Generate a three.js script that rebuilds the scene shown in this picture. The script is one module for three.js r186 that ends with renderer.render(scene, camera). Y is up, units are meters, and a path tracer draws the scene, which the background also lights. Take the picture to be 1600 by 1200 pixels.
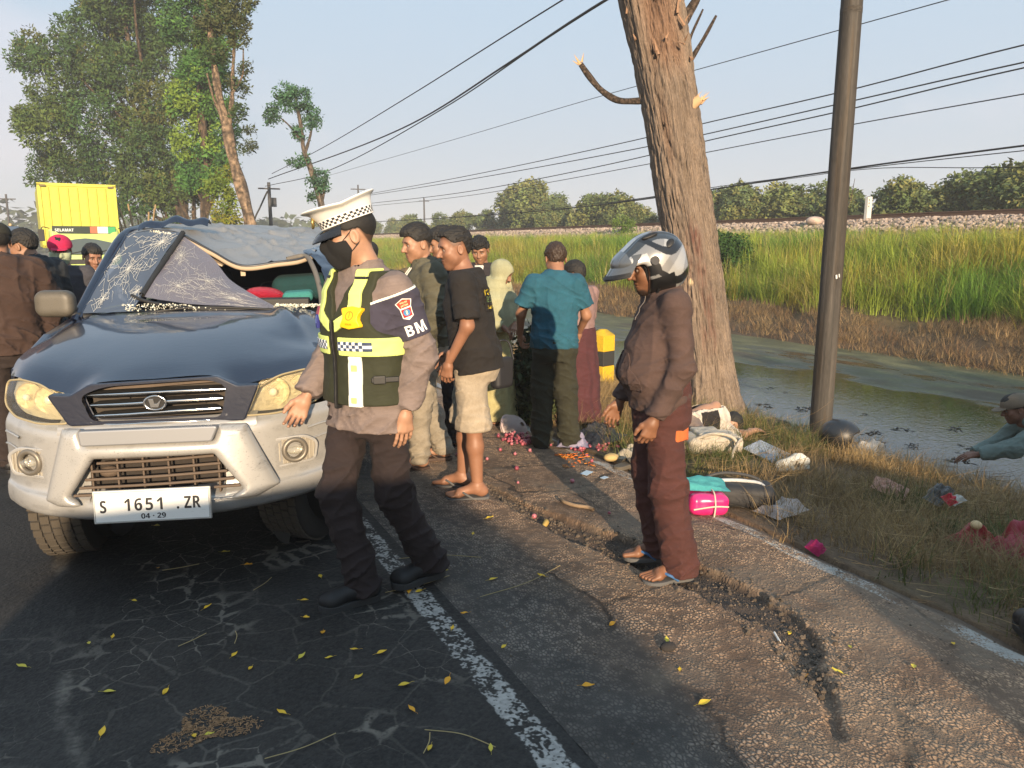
import * as THREE from 'three';
import { ImprovedNoise } from 'three/addons/math/ImprovedNoise.js';
import { mergeGeometries } from 'three/addons/utils/BufferGeometryUtils.js';
import { RoundedBoxGeometry } from 'three/addons/geometries/RoundedBoxGeometry.js';

// ---------- camera, exposure, sky, sun ----------
const scene = new THREE.Scene();
const camera = new THREE.PerspectiveCamera(53.05, 4 / 3, 0.05, 3000);
camera.rotation.order = 'YXZ';
camera.position.set(0, 1.52, 0);
camera.rotation.set(-10.37 * Math.PI / 180, -26.1 * Math.PI / 180, 0);
const renderer = new THREE.WebGLRenderer({ antialias: true });
renderer.toneMapping = THREE.LinearToneMapping;
renderer.toneMappingExposure = 1.85;
renderer.shadowMap.enabled = true;
const SUN = new THREE.Vector3(-0.2426, 0.22, 0.948).normalize();
const sun = new THREE.DirectionalLight(new THREE.Color().setRGB(1, 0.77, 0.52), 5);
sun.position.copy(SUN).multiplyScalar(60).add(new THREE.Vector3(2, 0, -5));
sun.target.position.set(2, 0, -5); sun.castShadow = true; sun.shadow.radius = 1;
sun.shadow.mapSize.set(4096, 4096);
Object.assign(sun.shadow.camera, { left: -30, right: 30, top: 30, bottom: -30, near: 1, far: 140 });
scene.add(sun, sun.target);
{ // hazy late-afternoon sky: pale blue above, greyish warm haze at the horizon, a pinkish cloud bank at the left
  const W = 1024, H = 512, a = new Float32Array(W * H * 4), nz = new ImprovedNoise();
  const fb = (x, y, z) => { let s = 0, k = .5, f = 1; for (let i = 0; i < 5; i++) { s += k * nz.noise(x * f, y * f, z * f + i * 7.3); k *= .5; f *= 2.1; } return s; };
  for (let j = 0; j < H; j++) for (let i = 0; i < W; i++) {
    const ph = (j + .5) / H * Math.PI - Math.PI / 2, th = ((i + .5) / W - .5) * 2 * Math.PI;
    const y = Math.sin(ph), x = Math.cos(th) * Math.cos(ph), z = Math.sin(th) * Math.cos(ph);
    const e = Math.max(0, y), t = 1 - Math.exp(-e * 4.2);
    const c = [.385 + t * (-.125), .385 + t * (-.015), .39 + t * .095];
    const toSun = Math.max(0, x * SUN.x + z * SUN.z), g = Math.pow(toSun, 3) * Math.exp(-e * 3);
    c[0] += .26 * g; c[1] += .15 * g; c[2] += .04 * g;
    const n = fb(x * 2.2 + 3.1, y * 4, z * 2.2), m = Math.max(0, Math.min(1, (n + .02 - Math.abs(e - .13) * 1.4 + .9 * Math.max(0, -x * 1.2 - z * .6 - .45)) * 4)) * .6;
    c[0] += m * .11; c[1] += m * .055; c[2] += m * .035;
    const k = (j * W + i) * 4, gr = y < 0 ? Math.max(.3, 1 + y * 2.5) : 1;
    a[k] = c[0] * gr; a[k + 1] = c[1] * gr; a[k + 2] = c[2] * gr; a[k + 3] = 1;
  }
  const t = new THREE.DataTexture(a, W, H, THREE.RGBAFormat, THREE.FloatType);
  t.mapping = THREE.EquirectangularReflectionMapping; t.magFilter = THREE.LinearFilter; t.minFilter = THREE.LinearFilter; t.needsUpdate = true;
  scene.background = t; scene.environment = t;
}

// ---------- helpers ----------
const V = (x, y, z) => new THREE.Vector3(x, y, z), RAD = Math.PI / 180;
let seed = 20240;
const rnd = () => { seed = (seed * 1664525 + 1013904223) >>> 0; return seed / 4294967296; };
const rr = (a, b) => a + (b - a) * rnd();
const PN = new ImprovedNoise(), noise = (x, y, z) => PN.noise(x + 31.7, y + 17.3, z + 5.1);
const fbm = (x, y, z, o = 4) => { let s = 0, k = .5, f = 1; for (let i = 0; i < o; i++) { s += k * noise(x * f, y * f, z * f + i * 9.7); k *= .5; f *= 2.03; } return s; };
const clamp = (x, a = 0, b = 1) => x < a ? a : x > b ? b : x, lerp = (a, b, t) => a + (b - a) * t;
const sst = (a, b, x) => { const t = clamp((x - a) / (b - a)); return t * t * (3 - 2 * t); };
const used = {};
function numbered(n) { const k = used[n] = (used[n] ?? -1) + 1; return k ? n + '_' + String(k).padStart(3, '0') : n; }
function tag(o, label, category, group) { o.userData.label = label; o.userData.category = category; if (group) o.userData.group = group; return o; }
function thing(name, label, category, p = [0, 0, 0], turn = 0, group) {
  const o = new THREE.Group(); o.name = numbered(name); o.position.set(...p); o.rotation.y = turn; scene.add(o);
  return tag(o, label, category, group);
}
const shade = m => (m.traverse ? m.traverse(c => { if (c.isMesh) { c.castShadow = c.receiveShadow = true; } }) : 0, m);
function part(name, geo, mat, parent, p, r) {
  const m = new THREE.Mesh(Array.isArray(geo) ? merge(geo) : geo, mat);
  if (parent) { m.name = name; parent.add(m); } else { m.name = numbered(name); scene.add(m); }
  if (p) m.position.set(...p); if (r) m.rotation.set(...r);
  m.castShadow = m.receiveShadow = true; return m;
}
function single(name, geo, mat, label, category, p, r, group) { return tag(part(name, geo, mat, null, p, r), label, category, group); }
function struct(name, geo, mat) { const m = part(name, geo, mat); m.userData.kind = 'structure'; return m; }
function merge(list) {
  const keep = ['position', 'normal', 'uv'];
  const anyC = list.some(g => g.attributes.color);
  list = list.map(g => { const q = g.index ? g.toNonIndexed() : g.clone(); for (const k of Object.keys(q.attributes)) if (!keep.includes(k) && !(anyC && k === 'color')) q.deleteAttribute(k);
    const n = q.attributes.position.count; if (!q.attributes.uv) q.setAttribute('uv', new THREE.BufferAttribute(new Float32Array(n * 2), 2));
    if (anyC && !q.attributes.color) q.setAttribute('color', new THREE.BufferAttribute(new Float32Array(n * 3).fill(1), 3)); return q; });
  return mergeGeometries(list, false);
}
function xf(g, p, r, s) { p = p || [0, 0, 0]; r = r || [0, 0, 0]; s = s || [1, 1, 1];
  g.applyMatrix4(new THREE.Matrix4().compose(V(...p), new THREE.Quaternion().setFromEuler(new THREE.Euler(...r)), V(...(Array.isArray(s) ? s : [s, s, s])))); return g;
}
const box = (w, h, d, p, r, b = .004) => xf(b ? new RoundedBoxGeometry(w, h, d, 2, Math.min(b, w / 2.1, h / 2.1, d / 2.1)) : new THREE.BoxGeometry(w, h, d), p, r);
const cyl = (r1, r2, h, p, r, n = 20) => xf(new THREE.CylinderGeometry(r1, r2, h, n), p, r);
function tube(pts, rad, n = 6, seg) { // tapered tube along a spline; rad number or function of t
  const c = new THREE.CatmullRomCurve3(pts.map(p => p.isVector3 ? p : V(...p)), false, 'centripetal');
  seg = seg || pts.length * 5; const g = new THREE.TubeGeometry(c, seg, 1, n, false), P = g.attributes.position, q = V(), o = V();
  for (let i = 0; i <= seg; i++) { const t = i / seg, R = typeof rad === 'function' ? rad(t) : rad; c.getPointAt(t, o);
    for (let j = 0; j <= n; j++) { const k = i * (n + 1) + j; q.fromBufferAttribute(P, k).sub(o).multiplyScalar(R).add(o); P.setXYZ(k, q.x, q.y, q.z); } }
  return g;
}
function patch(rows, nu = 24, nv = 24, f) { // smooth surface through a grid of control points
  const cs = rows.map(r => new THREE.CatmullRomCurve3(r.map(p => V(...p)), false, 'centripetal')), pos = [], uv = [], idx = [];
  for (let i = 0; i <= nu; i++) {
    const u = i / nu;
    const cc = rows.length > 2 ? null : 0, col = cs.map(c => c.getPoint(u)), cv = rows.length > 1 ? new THREE.CatmullRomCurve3(col, false, 'centripetal') : null;
    for (let j = 0; j <= nv; j++) { let p = cv.getPoint(j / nv); if (f) p = f(p, u, j / nv) || p; pos.push(p.x, p.y, p.z); uv.push(u, j / nv); }
  }
  for (let i = 0; i < nu; i++) for (let j = 0; j < nv; j++) { const a = i * (nv + 1) + j, b = a + nv + 1; idx.push(a, b, a + 1, b, b + 1, a + 1); }
  const g = new THREE.BufferGeometry(); g.setAttribute('position', new THREE.Float32BufferAttribute(pos, 3)); g.setAttribute('uv', new THREE.Float32BufferAttribute(uv, 2)); g.setIndex(idx); g.computeVertexNormals(); return g;
}
const shapeOf = pts => { const s = new THREE.Shape(); pts.forEach((p, i) => i ? s.lineTo(...p) : s.moveTo(...p)); s.closePath(); return s; };
function rounded(pts, r) { // polygon with rounded corners
  const s = new THREE.Shape(), n = pts.length;
  for (let i = 0; i < n; i++) { const a = pts[(i + n - 1) % n], b = pts[i], c = pts[(i + 1) % n], q = Array.isArray(r) ? r[i] : r;
    const la = Math.hypot(a[0] - b[0], a[1] - b[1]), lc = Math.hypot(c[0] - b[0], c[1] - b[1]), ka = Math.min(q / la, .49), kc = Math.min(q / lc, .49);
    const p = [lerp(b[0], a[0], ka), lerp(b[1], a[1], ka)], e = [lerp(b[0], c[0], kc), lerp(b[1], c[1], kc)];
    i ? s.lineTo(...p) : s.moveTo(...p); s.quadraticCurveTo(b[0], b[1], e[0], e[1]); }
  s.closePath(); return s;
}
const extrude = (s, d, b = .004, bs = 2) => new THREE.ExtrudeGeometry(s, { depth: d, bevelEnabled: b > 0, bevelSize: b, bevelThickness: b, bevelSegments: bs, curveSegments: 10 });
// data textures
function dtex(w, h, fn, srgb, rep) { // fn(i,j) -> [r,g,b] 0..1 (sRGB values when srgb)
  const a = new Uint8Array(w * h * 4);
  for (let j = 0; j < h; j++) for (let i = 0; i < w; i++) { const c = fn(i, j), k = (j * w + i) * 4; a[k] = clamp(c[0]) * 255; a[k + 1] = clamp(c[1]) * 255; a[k + 2] = clamp(c[2]) * 255; a[k + 3] = c[3] === undefined ? 255 : clamp(c[3]) * 255; }
  const t = new THREE.DataTexture(a, w, h); t.magFilter = THREE.LinearFilter; t.minFilter = THREE.LinearMipmapLinearFilter; t.generateMipmaps = true;
  t.wrapS = t.wrapT = rep === false ? THREE.ClampToEdgeWrapping : THREE.RepeatWrapping; if (srgb) t.colorSpace = THREE.SRGBColorSpace; t.needsUpdate = true; return t;
}
function ctex(w, h, draw) { const c = document.createElement('canvas'); c.width = w; c.height = h; draw(c.getContext('2d'), w, h); const t = new THREE.CanvasTexture(c); t.colorSpace = THREE.SRGBColorSpace; t.anisotropy = 8; return t; }
const hash2 = (x, y) => { let h = (x * 374761393 + y * 668265263) | 0; h = Math.imul(h ^ (h >>> 13), 1274126177); return ((h ^ (h >>> 16)) >>> 0) / 4294967296; };
// periodic value noise for repeating textures
function vn(x, y, per) { const xi = Math.floor(x), yi = Math.floor(y), fx = x - xi, fy = y - yi, u = fx * fx * (3 - 2 * fx), v = fy * fy * (3 - 2 * fy), m = k => ((k % per) + per) % per;
  const a = hash2(m(xi), m(yi)), b = hash2(m(xi + 1), m(yi)), c = hash2(m(xi), m(yi + 1)), d = hash2(m(xi + 1), m(yi + 1)); return a + (b - a) * u + (c - a) * v + (a - b - c + d) * u * v; }
const WEAVE = dtex(256, 256, (i, j) => { const w = .5 + .22 * Math.sin(i * Math.PI / 4) * Math.sin(j * Math.PI / 4), n = vn(i / 4, j / 4, 64) * .35 + vn(i / 16, j / 16, 16) * .25; const v = w * .6 + n * .8; return [v, v, v]; });
WEAVE.repeat.set(6, 6);
const GRAIN = dtex(256, 256, (i, j) => { const v = vn(i / 2, j / 2, 128) * .4 + vn(i / 8, j / 8, 32) * .35 + vn(i / 32, j / 32, 8) * .25; return [v, v, v]; });
const GRAINC = dtex(256, 256, (i, j) => { const v = .8 + .2 * (vn(i / 2, j / 2, 128) * .4 + vn(i / 8, j / 8, 32) * .3 + vn(i / 32, j / 32, 8) * .3); return [v, v, v]; }, true);
const GRAINC2 = dtex(256, 256, (i, j) => { const v = .80 + .2 * (vn(i, j, 256) * .35 + vn(i / 3, j / 5, 51) * .3 + vn(i / 24, j / 24, 10) * .45); return [v, v, v]; }, true); GRAINC2.repeat.set(2.2, 2.2);
const lin = (r, g, b) => new THREE.Color().setRGB(r, g, b);
const std = (c, rough = .7, o = {}) => new THREE.MeshStandardMaterial({ color: Array.isArray(c) ? lin(...c) : c, roughness: rough, side: THREE.DoubleSide, ...o });
const phys = (c, rough = .4, o = {}) => new THREE.MeshPhysicalMaterial({ color: Array.isArray(c) ? lin(...c) : c, roughness: rough, side: THREE.DoubleSide, ...o });
const cloth = (c, o = {}) => std(c, .92, { map: GRAINC2, bumpMap: WEAVE, bumpScale: .0014, ...o });

// ---------- signed distance modelling ----------
const smin = (a, b, k) => { const h = k - Math.abs(a - b); return h <= 0 ? (a < b ? a : b) : (a < b ? a : b) - h * h / (4 * k); };
const smax = (a, b, k) => -smin(-a, -b, k);
function cap(a, b, ra, rb = ra) { const [ax, ay, az] = a, bx = b[0] - ax, by = b[1] - ay, bz = b[2] - az, L = 1 / Math.max(1e-9, bx * bx + by * by + bz * bz), dr = rb - ra;
  return (x, y, z) => { x -= ax; y -= ay; z -= az; let h = (x * bx + y * by + z * bz) * L; h = h < 0 ? 0 : h > 1 ? 1 : h; x -= bx * h; y -= by * h; z -= bz * h; return Math.sqrt(x * x + y * y + z * z) - ra - dr * h; }; }
function ell(c, r) { const [cx, cy, cz] = c, [rx, ry, rz] = r; return (x, y, z) => { x = (x - cx) / rx; y = (y - cy) / ry; z = (z - cz) / rz; const k0 = Math.sqrt(x * x + y * y + z * z); if (k0 < 1e-6) return -Math.min(rx, ry, rz); x /= rx; y /= ry; z /= rz; return k0 * (k0 - 1) / Math.sqrt(x * x + y * y + z * z); }; }
function rbox(c, h, r) { return (x, y, z) => { x = Math.abs(x - c[0]) - h[0] + r; y = Math.abs(y - c[1]) - h[1] + r; z = Math.abs(z - c[2]) - h[2] + r; const m = Math.max(x, y, z); x = x > 0 ? x : 0; y = y > 0 ? y : 0; z = z > 0 ? z : 0; return Math.sqrt(x * x + y * y + z * z) + Math.min(m, 0) - r; }; }
const join = (fs, k) => (x, y, z) => { let d = fs[0](x, y, z); for (let i = 1; i < fs.length; i++) d = smin(d, fs[i](x, y, z), k); return d; };
function skin(f, lo, hi, cell, col) { // surface nets
  const n = [0, 1, 2].map(i => Math.ceil((hi[i] - lo[i]) / cell) + 1), [nx, ny, nz] = n, v = new Float32Array(nx * ny * nz), B = 5, hd = B * cell * .87 * 1.7 + .012;
  for (let k = 0; k < nz; k += B) for (let j = 0; j < ny; j += B) for (let i = 0; i < nx; i += B) {
    const c = f(lo[0] + (i + B / 2) * cell, lo[1] + (j + B / 2) * cell, lo[2] + (k + B / 2) * cell), far = Math.abs(c) > hd, ie = Math.min(i + B, nx), je = Math.min(j + B, ny), ke = Math.min(k + B, nz);
    for (let c2 = k; c2 < ke; c2++) for (let b = j; b < je; b++) for (let a = i; a < ie; a++) v[(c2 * ny + b) * nx + a] = far ? c : f(lo[0] + a * cell, lo[1] + b * cell, lo[2] + c2 * cell);
  }
  const id = new Int32Array(nx * ny * nz).fill(-1), pos = [], idx = [];
  for (let k = 0; k < nz - 1; k++) for (let j = 0; j < ny - 1; j++) for (let i = 0; i < nx - 1; i++) {
    const o = (k * ny + j) * nx + i; let m = 0; const q = [v[o], v[o + 1], v[o + nx], v[o + nx + 1], v[o + nx * ny], v[o + nx * ny + 1], v[o + nx * ny + nx], v[o + nx * ny + nx + 1]];
    for (let a = 0; a < 8; a++) if (q[a] < 0) m |= 1 << a; if (m === 0 || m === 255) continue;
    let sx = 0, sy = 0, sz = 0, c = 0;
    for (let a = 0; a < 8; a++) for (const b of [1, 2, 4]) if (!(a & b)) { const e = a | b; if ((q[a] < 0) !== (q[e] < 0)) { const t = q[a] / (q[a] - q[e]); sx += (a & 1) + (b === 1 ? t : 0); sy += ((a >> 1) & 1) + (b === 2 ? t : 0); sz += ((a >> 2) & 1) + (b === 4 ? t : 0); c++; } }
    id[o] = pos.length / 3; pos.push(lo[0] + (i + sx / c) * cell, lo[1] + (j + sy / c) * cell, lo[2] + (k + sz / c) * cell);
  }
  const quad = (a, b, c, d, fl) => { if (a < 0 || b < 0 || c < 0 || d < 0) return; fl ? idx.push(a, b, c, a, c, d) : idx.push(a, c, b, a, d, c); };
  const X = 1, Y = nx, Z = nx * ny;
  for (let k = 1; k < nz - 1; k++) for (let j = 1; j < ny - 1; j++) for (let i = 1; i < nx - 1; i++) {
    const o = k * Z + j * Y + i, s = v[o] < 0;
    if (s !== (v[o + X] < 0)) quad(id[o], id[o - Y], id[o - Y - Z], id[o - Z], s);
    if (s !== (v[o + Y] < 0)) quad(id[o], id[o - Z], id[o - Z - X], id[o - X], s);
    if (s !== (v[o + Z] < 0)) quad(id[o], id[o - X], id[o - X - Y], id[o - Y], s);
  }
  const N = pos.length / 3, nor = new Float32Array(N * 3), uv = new Float32Array(N * 2), cl = col ? new Float32Array(N * 3) : null, e = cell * .6;
  for (let a = 0; a < N; a++) {
    const x = pos[a * 3], y = pos[a * 3 + 1], z = pos[a * 3 + 2]; let gx = f(x + e, y, z) - f(x - e, y, z), gy = f(x, y + e, z) - f(x, y - e, z), gz = f(x, y, z + e) - f(x, y, z - e), l = 1 / (Math.hypot(gx, gy, gz) || 1);
    nor[a * 3] = gx *= l; nor[a * 3 + 1] = gy *= l; nor[a * 3 + 2] = gz *= l; uv[a * 2] = (x + z * .8); uv[a * 2 + 1] = y + z * .15;
    if (cl) { const c = col(x, y, z, gx, gy, gz); cl[a * 3] = c[0]; cl[a * 3 + 1] = c[1]; cl[a * 3 + 2] = c[2]; }
  }
  const g = new THREE.BufferGeometry(); g.setAttribute('position', new THREE.Float32BufferAttribute(pos, 3)); g.setAttribute('normal', new THREE.BufferAttribute(nor, 3)); g.setAttribute('uv', new THREE.BufferAttribute(uv, 2));
  if (cl) g.setAttribute('color', new THREE.BufferAttribute(cl, 3)); g.setIndex(idx); return g;
}
// ---------- people ----------
const vsub = (a, b) => [a[0] - b[0], a[1] - b[1], a[2] - b[2]], vadd = (a, b, k = 1) => [a[0] + b[0] * k, a[1] + b[1] * k, a[2] + b[2] * k];
const vdot = (a, b) => a[0] * b[0] + a[1] * b[1] + a[2] * b[2], vcr = (a, b) => [a[1] * b[2] - a[2] * b[1], a[2] * b[0] - a[0] * b[2], a[0] * b[1] - a[1] * b[0]];
const vn3 = a => { const l = Math.hypot(...a) || 1; return [a[0] / l, a[1] / l, a[2] / l]; }, vmix = (a, b, t) => [lerp(a[0], b[0], t), lerp(a[1], b[1], t), lerp(a[2], b[2], t)];
const PROF = [[-.3, .14, .105, 0], [-.05, .16, .114, -.004], [.25, .148, .106, 0], [.6, .168, .116, .006], [.82, .165, .1, -.004], [.95, .1, .078, -.012], [1.08, .055, .058, -.005]];
function torso(J, prof, infl = 0) {
  const P = J.pelvis, N = J.neck, up0 = vsub(N, P), len = Math.hypot(...up0), up = vn3(up0), hx = vn3(vsub(J.hipL, J.hipR)), sx = vn3(vsub(J.shL, J.shR));
  const t0 = prof[0][0], t1 = prof[prof.length - 1][0];
  return (x, y, z) => {
    const p = [x - P[0], y - P[1], z - P[2]], s = vdot(p, up), t = s / len, tc = clamp(t, t0, t1);
    let i = 0; while (i < prof.length - 2 && prof[i + 1][0] < tc) i++;
    const a = prof[i], b = prof[i + 1], k = sst(a[0], b[0], tc), w = lerp(a[1], b[1], k) + infl, d = lerp(a[2], b[2], k) + infl, zo = lerp(a[3], b[3], k);
    let L = vmix(hx, sx, clamp(t)); const q = vdot(L, up); L = vn3([L[0] - up[0] * q, L[1] - up[1] * q, L[2] - up[2] * q]); const F = vcr(L, up);
    const lx = vdot(p, L), lz = vdot(p, F) - zo, e = Math.sqrt((lx / w) ** 2 + (lz / d) ** 2), m = Math.min(w, d);
    const side = e < 1e-4 ? -m : (e - 1) * e / Math.sqrt((lx / (w * w)) ** 2 + (lz / (d * d)) ** 2), over = Math.max(t0 - t, t - t1) * len;
    return side < 0 ? Math.max(side, over) : over > 0 ? Math.hypot(side, over) : side;
  };
}
const J0 = { pelvis: [0, .9, 0], neck: [0, 1.4, -.005], head: [0, 1.53, .02], shL: [.168, 1.335, -.015], shR: [-.168, 1.335, -.015], elL: [.212, 1.075, -.03], elR: [-.212, 1.075, -.03], wrL: [.205, .845, .03], wrR: [-.205, .845, .03],
  hipL: [.085, .86, 0], hipR: [-.085, .86, 0], knL: [.095, .47, .015], knR: [-.095, .47, .015], anL: [.1, .085, -.02], anR: [-.1, .085, -.02] };
function frame(o, Y, P) { // local frame of a head, hand or foot: maps a point of the person into it
  return (x, y, z) => { const p = [x - o[0], y - o[1], z - o[2]]; return [vdot(p, P[0]), vdot(p, P[1]), vdot(p, P[2])]; };
}
function headAxes(h = {}) { const m = new THREE.Matrix4().makeRotationFromEuler(new THREE.Euler((h.pitch || 0) * RAD, (h.yaw || 0) * RAD, (h.roll || 0) * RAD, 'YXZ')).elements; return [[m[0], m[1], m[2]], [m[4], m[5], m[6]], [m[8], m[9], m[10]]]; }
const toW = (o, A, q) => [o[0] + A[0][0] * q[0] + A[1][0] * q[1] + A[2][0] * q[2], o[1] + A[0][1] * q[0] + A[1][1] * q[1] + A[2][1] * q[2], o[2] + A[0][2] * q[0] + A[1][2] * q[1] + A[2][2] * q[2]];
function headSDF(F = {}) {
  const nl = F.nose || 1, jw = F.jaw || 1;
  const base = join([ell([0, .032, -.012], [.076, .088, .096]), ell([0, -.045, .022], [.058 * jw, .07, .066]), cap([0, -.092, .058], [0, -.09, .05], .023), cap([-.036, -.018, .05], [-.04, -.05, .02], .031, .028), cap([.036, -.018, .05], [.04, -.05, .02], .031, .028), cap([0, -.05, -.02], [0, -.14, -.035], .05, .054)], .028);
  const brow = cap([-.032, .03, .068], [.032, .03, .068], .0165), bridge = cap([0, .022, .079], [0, -.02, .1 + .006 * nl], .0085, .0125), nL = ell([.0115, -.026, .089], [.0105, .0085, .012]), nR = ell([-.0115, -.026, .089], [.0105, .0085, .012]);
  const s1 = ell([.031, .008, .09], [.019, .0125, .02]), s2 = ell([-.031, .008, .09], [.019, .0125, .02]), e1 = ell([.03, .009, .0675], [.013, .0125, .013]), e2 = ell([-.03, .009, .0675], [.013, .0125, .013]);
  const lu = ell([0, -.053, .0815], [.023, .0062, .0105]), ll = ell([0, -.064, .0795], [.02, .0068, .0105]), mo = ell([0, -.0585, .092], [.024, .0016, .009]);
  const ear = (s) => { const a = ell([s * .08, -.004, -.012], [.0085, .031, .02]), b = ell([s * .0885, -.004, -.006], [.006, .02, .011]); return (x, y, z) => smax(a(x, y, z), -b(x, y, z), .006); }, a1 = ear(1), a2 = ear(-1);
  return (x, y, z) => {
    let d = base(x, y, z); if (d > .06) return d - .02;
    d = smin(d, brow(x, y, z), .02); d = smax(d, -s1(x, y, z), .014); d = smax(d, -s2(x, y, z), .014);
    d = Math.min(d, e1(x, y, z), e2(x, y, z)); const lid = y - .0075;
    d = smin(d, bridge(x, y, z), .013); d = smin(d, nL(x, y, z), .008); d = smin(d, nR(x, y, z), .008);
    d = smin(d, lu(x, y, z), .008); d = smin(d, ll(x, y, z), .008); d = smax(d, -mo(x, y, z), .004);
    return Math.min(d, smin(a1(x, y, z), base(x, y, z) + .004, .008), smin(a2(x, y, z), base(x, y, z) + .004, .008));
  };
}
function headCol(sk, F = {}) {
  const hc = F.hair || [.012, .01, .009];
  return (x, y, z) => {
    let c = [...sk]; const n = 1 + .12 * noise(x * 60, y * 60, z * 60) + .08 * noise(x * 18, y * 18, z * 18); c = c.map(v => v * n);
    const mx = (t, d) => { c = [lerp(c[0], d[0], t), lerp(c[1], d[1], t), lerp(c[2], d[2], t)]; };
    const ax = Math.abs(x);
    if (z > .05) {
      mx(sst(.016, .006, Math.hypot(x / 1.5, (y + .0585) / .9, 0)) * .5, [sk[0] * .72, sk[1] * .5, sk[2] * .5]);
      mx(sst(.006, .003, Math.abs(y - .0305 - (.03 - ax) * .12)) * sst(.05, .045, ax) * sst(.008, .014, ax) * .85, hc);
      const eo = Math.hypot((ax - .03) / 1.55, (y - .008) / .72); if (z > .068) { mx(sst(.0085, .0065, eo), [.32, .28, .25]); mx(sst(.0052, .0042, Math.hypot(ax - .03, y - .0085)) * sst(.0085, .0065, eo), [.012, .008, .006]); mx(sst(.0025, .001, Math.abs(y - .0148 + (ax - .03) ** 2 * 12)) * sst(.018, .014, Math.abs(ax - .03)) * .8, [.02, .014, .01]); }
      if (F.moustache) mx(sst(.008, .003, Math.abs(y + .043)) * sst(.03, .018, ax) * F.moustache, hc);
    }
    if (F.beard) mx(sst(-.075, -.09, y) * sst(.0, .03, z) * sst(.045, .03, ax) * F.beard, hc);
    if (F.stubble) mx(sst(-.035, -.06, y) * sst(-.02, .02, z) * F.stubble, hc);
    if (F.buzz ?? .9) { const hl = z < -.02 ? lerp(-.05, .02, sst(-.075, -.03, z)) : lerp(.02, .07, sst(.018, .066, z)); mx(sst(hl - .012, hl + .012, y) * (F.buzz ?? .9) * (ax > .07 && z < .02 && y < .02 && z > -.035 ? .0 : 1), hc); }
    return c;
  };
}
function hairSDF(H) { // H: thick, top, front (hairline height), back, tuft
  const th = H.thick || .012, tp = H.top || .012, b = join([ell([0, .034, -.014], [.077 + th, .09 + tp, .098 + th]), ell([0, .075, .035], [.055, .035 + tp, .045 + tp])], .03);
  const fr = H.front ?? .062, bk = H.back ?? -.055, tf = H.tuft ?? .006;
  return (x, y, z) => {
    const hl = z < -.02 ? lerp(bk, H.temple ?? .024, sst(-.075, -.03, z)) : lerp(H.temple ?? .024, fr, sst(.018, .066, z));
    let d = b(x, y, z) + tf * (.8 * noise(x * 42 + 3, y * 26, z * 14) + .7 * noise(x * 120, y * 50, z * 22) + .4 * noise(x * 230, y * 90, z * 40));
    d += (H.fade ? .004 + H.fade * .07 : .004) * sst(.05, -.03, y) + .006 * sst(.03, .08, z) * sst(.115, .07, y);
    d = smax(d, (hl - y) * .8 + .003 * noise(x * 140, 1, z * 140), .006);
    if (H.part) d += .008 * Math.exp(-(((x - H.part) / .008) ** 2)) * sst(.06, .1, y);
    return d;
  };
}
function handSDF(wr, D, M, T, curl = .5, spread = 1) { // D along the fingers, M palm normal, T thumb side
  const f = [], W = (u, v, w) => [wr[0] + T[0] * u + D[0] * v + M[0] * w, wr[1] + T[1] * u + D[1] * v + M[1] * w, wr[2] + T[2] * u + D[2] * v + M[2] * w];
  const base = [[.029, .088, .073, .0082], [.0095, .092, .081, .0085], [-.0105, .089, .076, .008], [-.029, .081, .058, .0072]], chains = [];
  base.forEach(([u, v, L, r], i) => { let a = 0, p = [u, v, 0], q = p; const su = u * .12 * spread; chains.push(cap(W(u * .6, .035, 0), W(...p), .011, .0105));
    const c = Array.isArray(curl) ? curl[i] : curl; [.45, .32, .23].forEach((k, s) => { a += c * (s ? .85 : .6); q = [p[0] + su * k, p[1] + L * k * Math.cos(a), p[2] + L * k * Math.sin(a)]; chains.push(cap(W(...p), W(...q), r * (1 - s * .08), r * (.94 - s * .1))); p = q; }); });
  const th = join([cap(W(.018, .022, .004), W(.041, .05, .014), .0145, .0115), cap(W(.041, .05, .014), W(.05, .078, .02), .0108, .0098), cap(W(.05, .078, .02), W(.053, .1, .021), .0095, .0075)], .008);
  const pl = join([cap(W(.016, .03, 0), W(.022, .085, 0), .0165, .0125), cap(W(-.014, .03, 0), W(-.022, .08, 0), .0155, .0115), cap(W(0, .03, 0), W(0, .086, -.002), .017, .012), cap(W(0, -.05, 0), W(0, .03, 0), .0245, .021)], .02);
  const fg = [0, 4, 8, 12].map(i => join(chains.slice(i, i + 4), .004));
  return (x, y, z) => { const p0 = pl(x, y, z); if (p0 > .16) return p0 - .1; let d = p0; for (let i = 0; i < 4; i++) { d = smin(d, fg[i](x, y, z), .0045); } return smin(d, th(x, y, z), .01); };
}
function footSDF(an, fd, lift) { // bare foot
  const s = [fd[2], 0, -fd[0]], W = (u, v, w) => [an[0] + s[0] * u + fd[0] * w, lift + v, an[2] + s[2] * u + fd[2] * w];
  const b = join([cap(W(0, .034, -.035), W(0, .03, -.025), .033), cap(an, W(0, .06, .0), .038, .036), cap(W(0, .055, .01), W(0, .03, .1), .034, .027), cap(W(.024, .02, .12), W(-.026, .018, .11), .02, .018)], .03), t = [];
  const sg = an[0] >= 0 ? -1 : 1; [[.032, .185, .0125], [.012, .187, .0092], [-.005, .18, .0088], [-.021, .171, .0082], [-.035, .16, .008]].forEach(([u, w, r]) => t.push(cap(W(u * sg * .9, .02, .12), W(u * sg, .011, w), r + .003, r)));
  const tt = join(t, .003); return (x, y, z) => smin(b(x, y, z), tt(x, y, z), .008);
}
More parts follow.
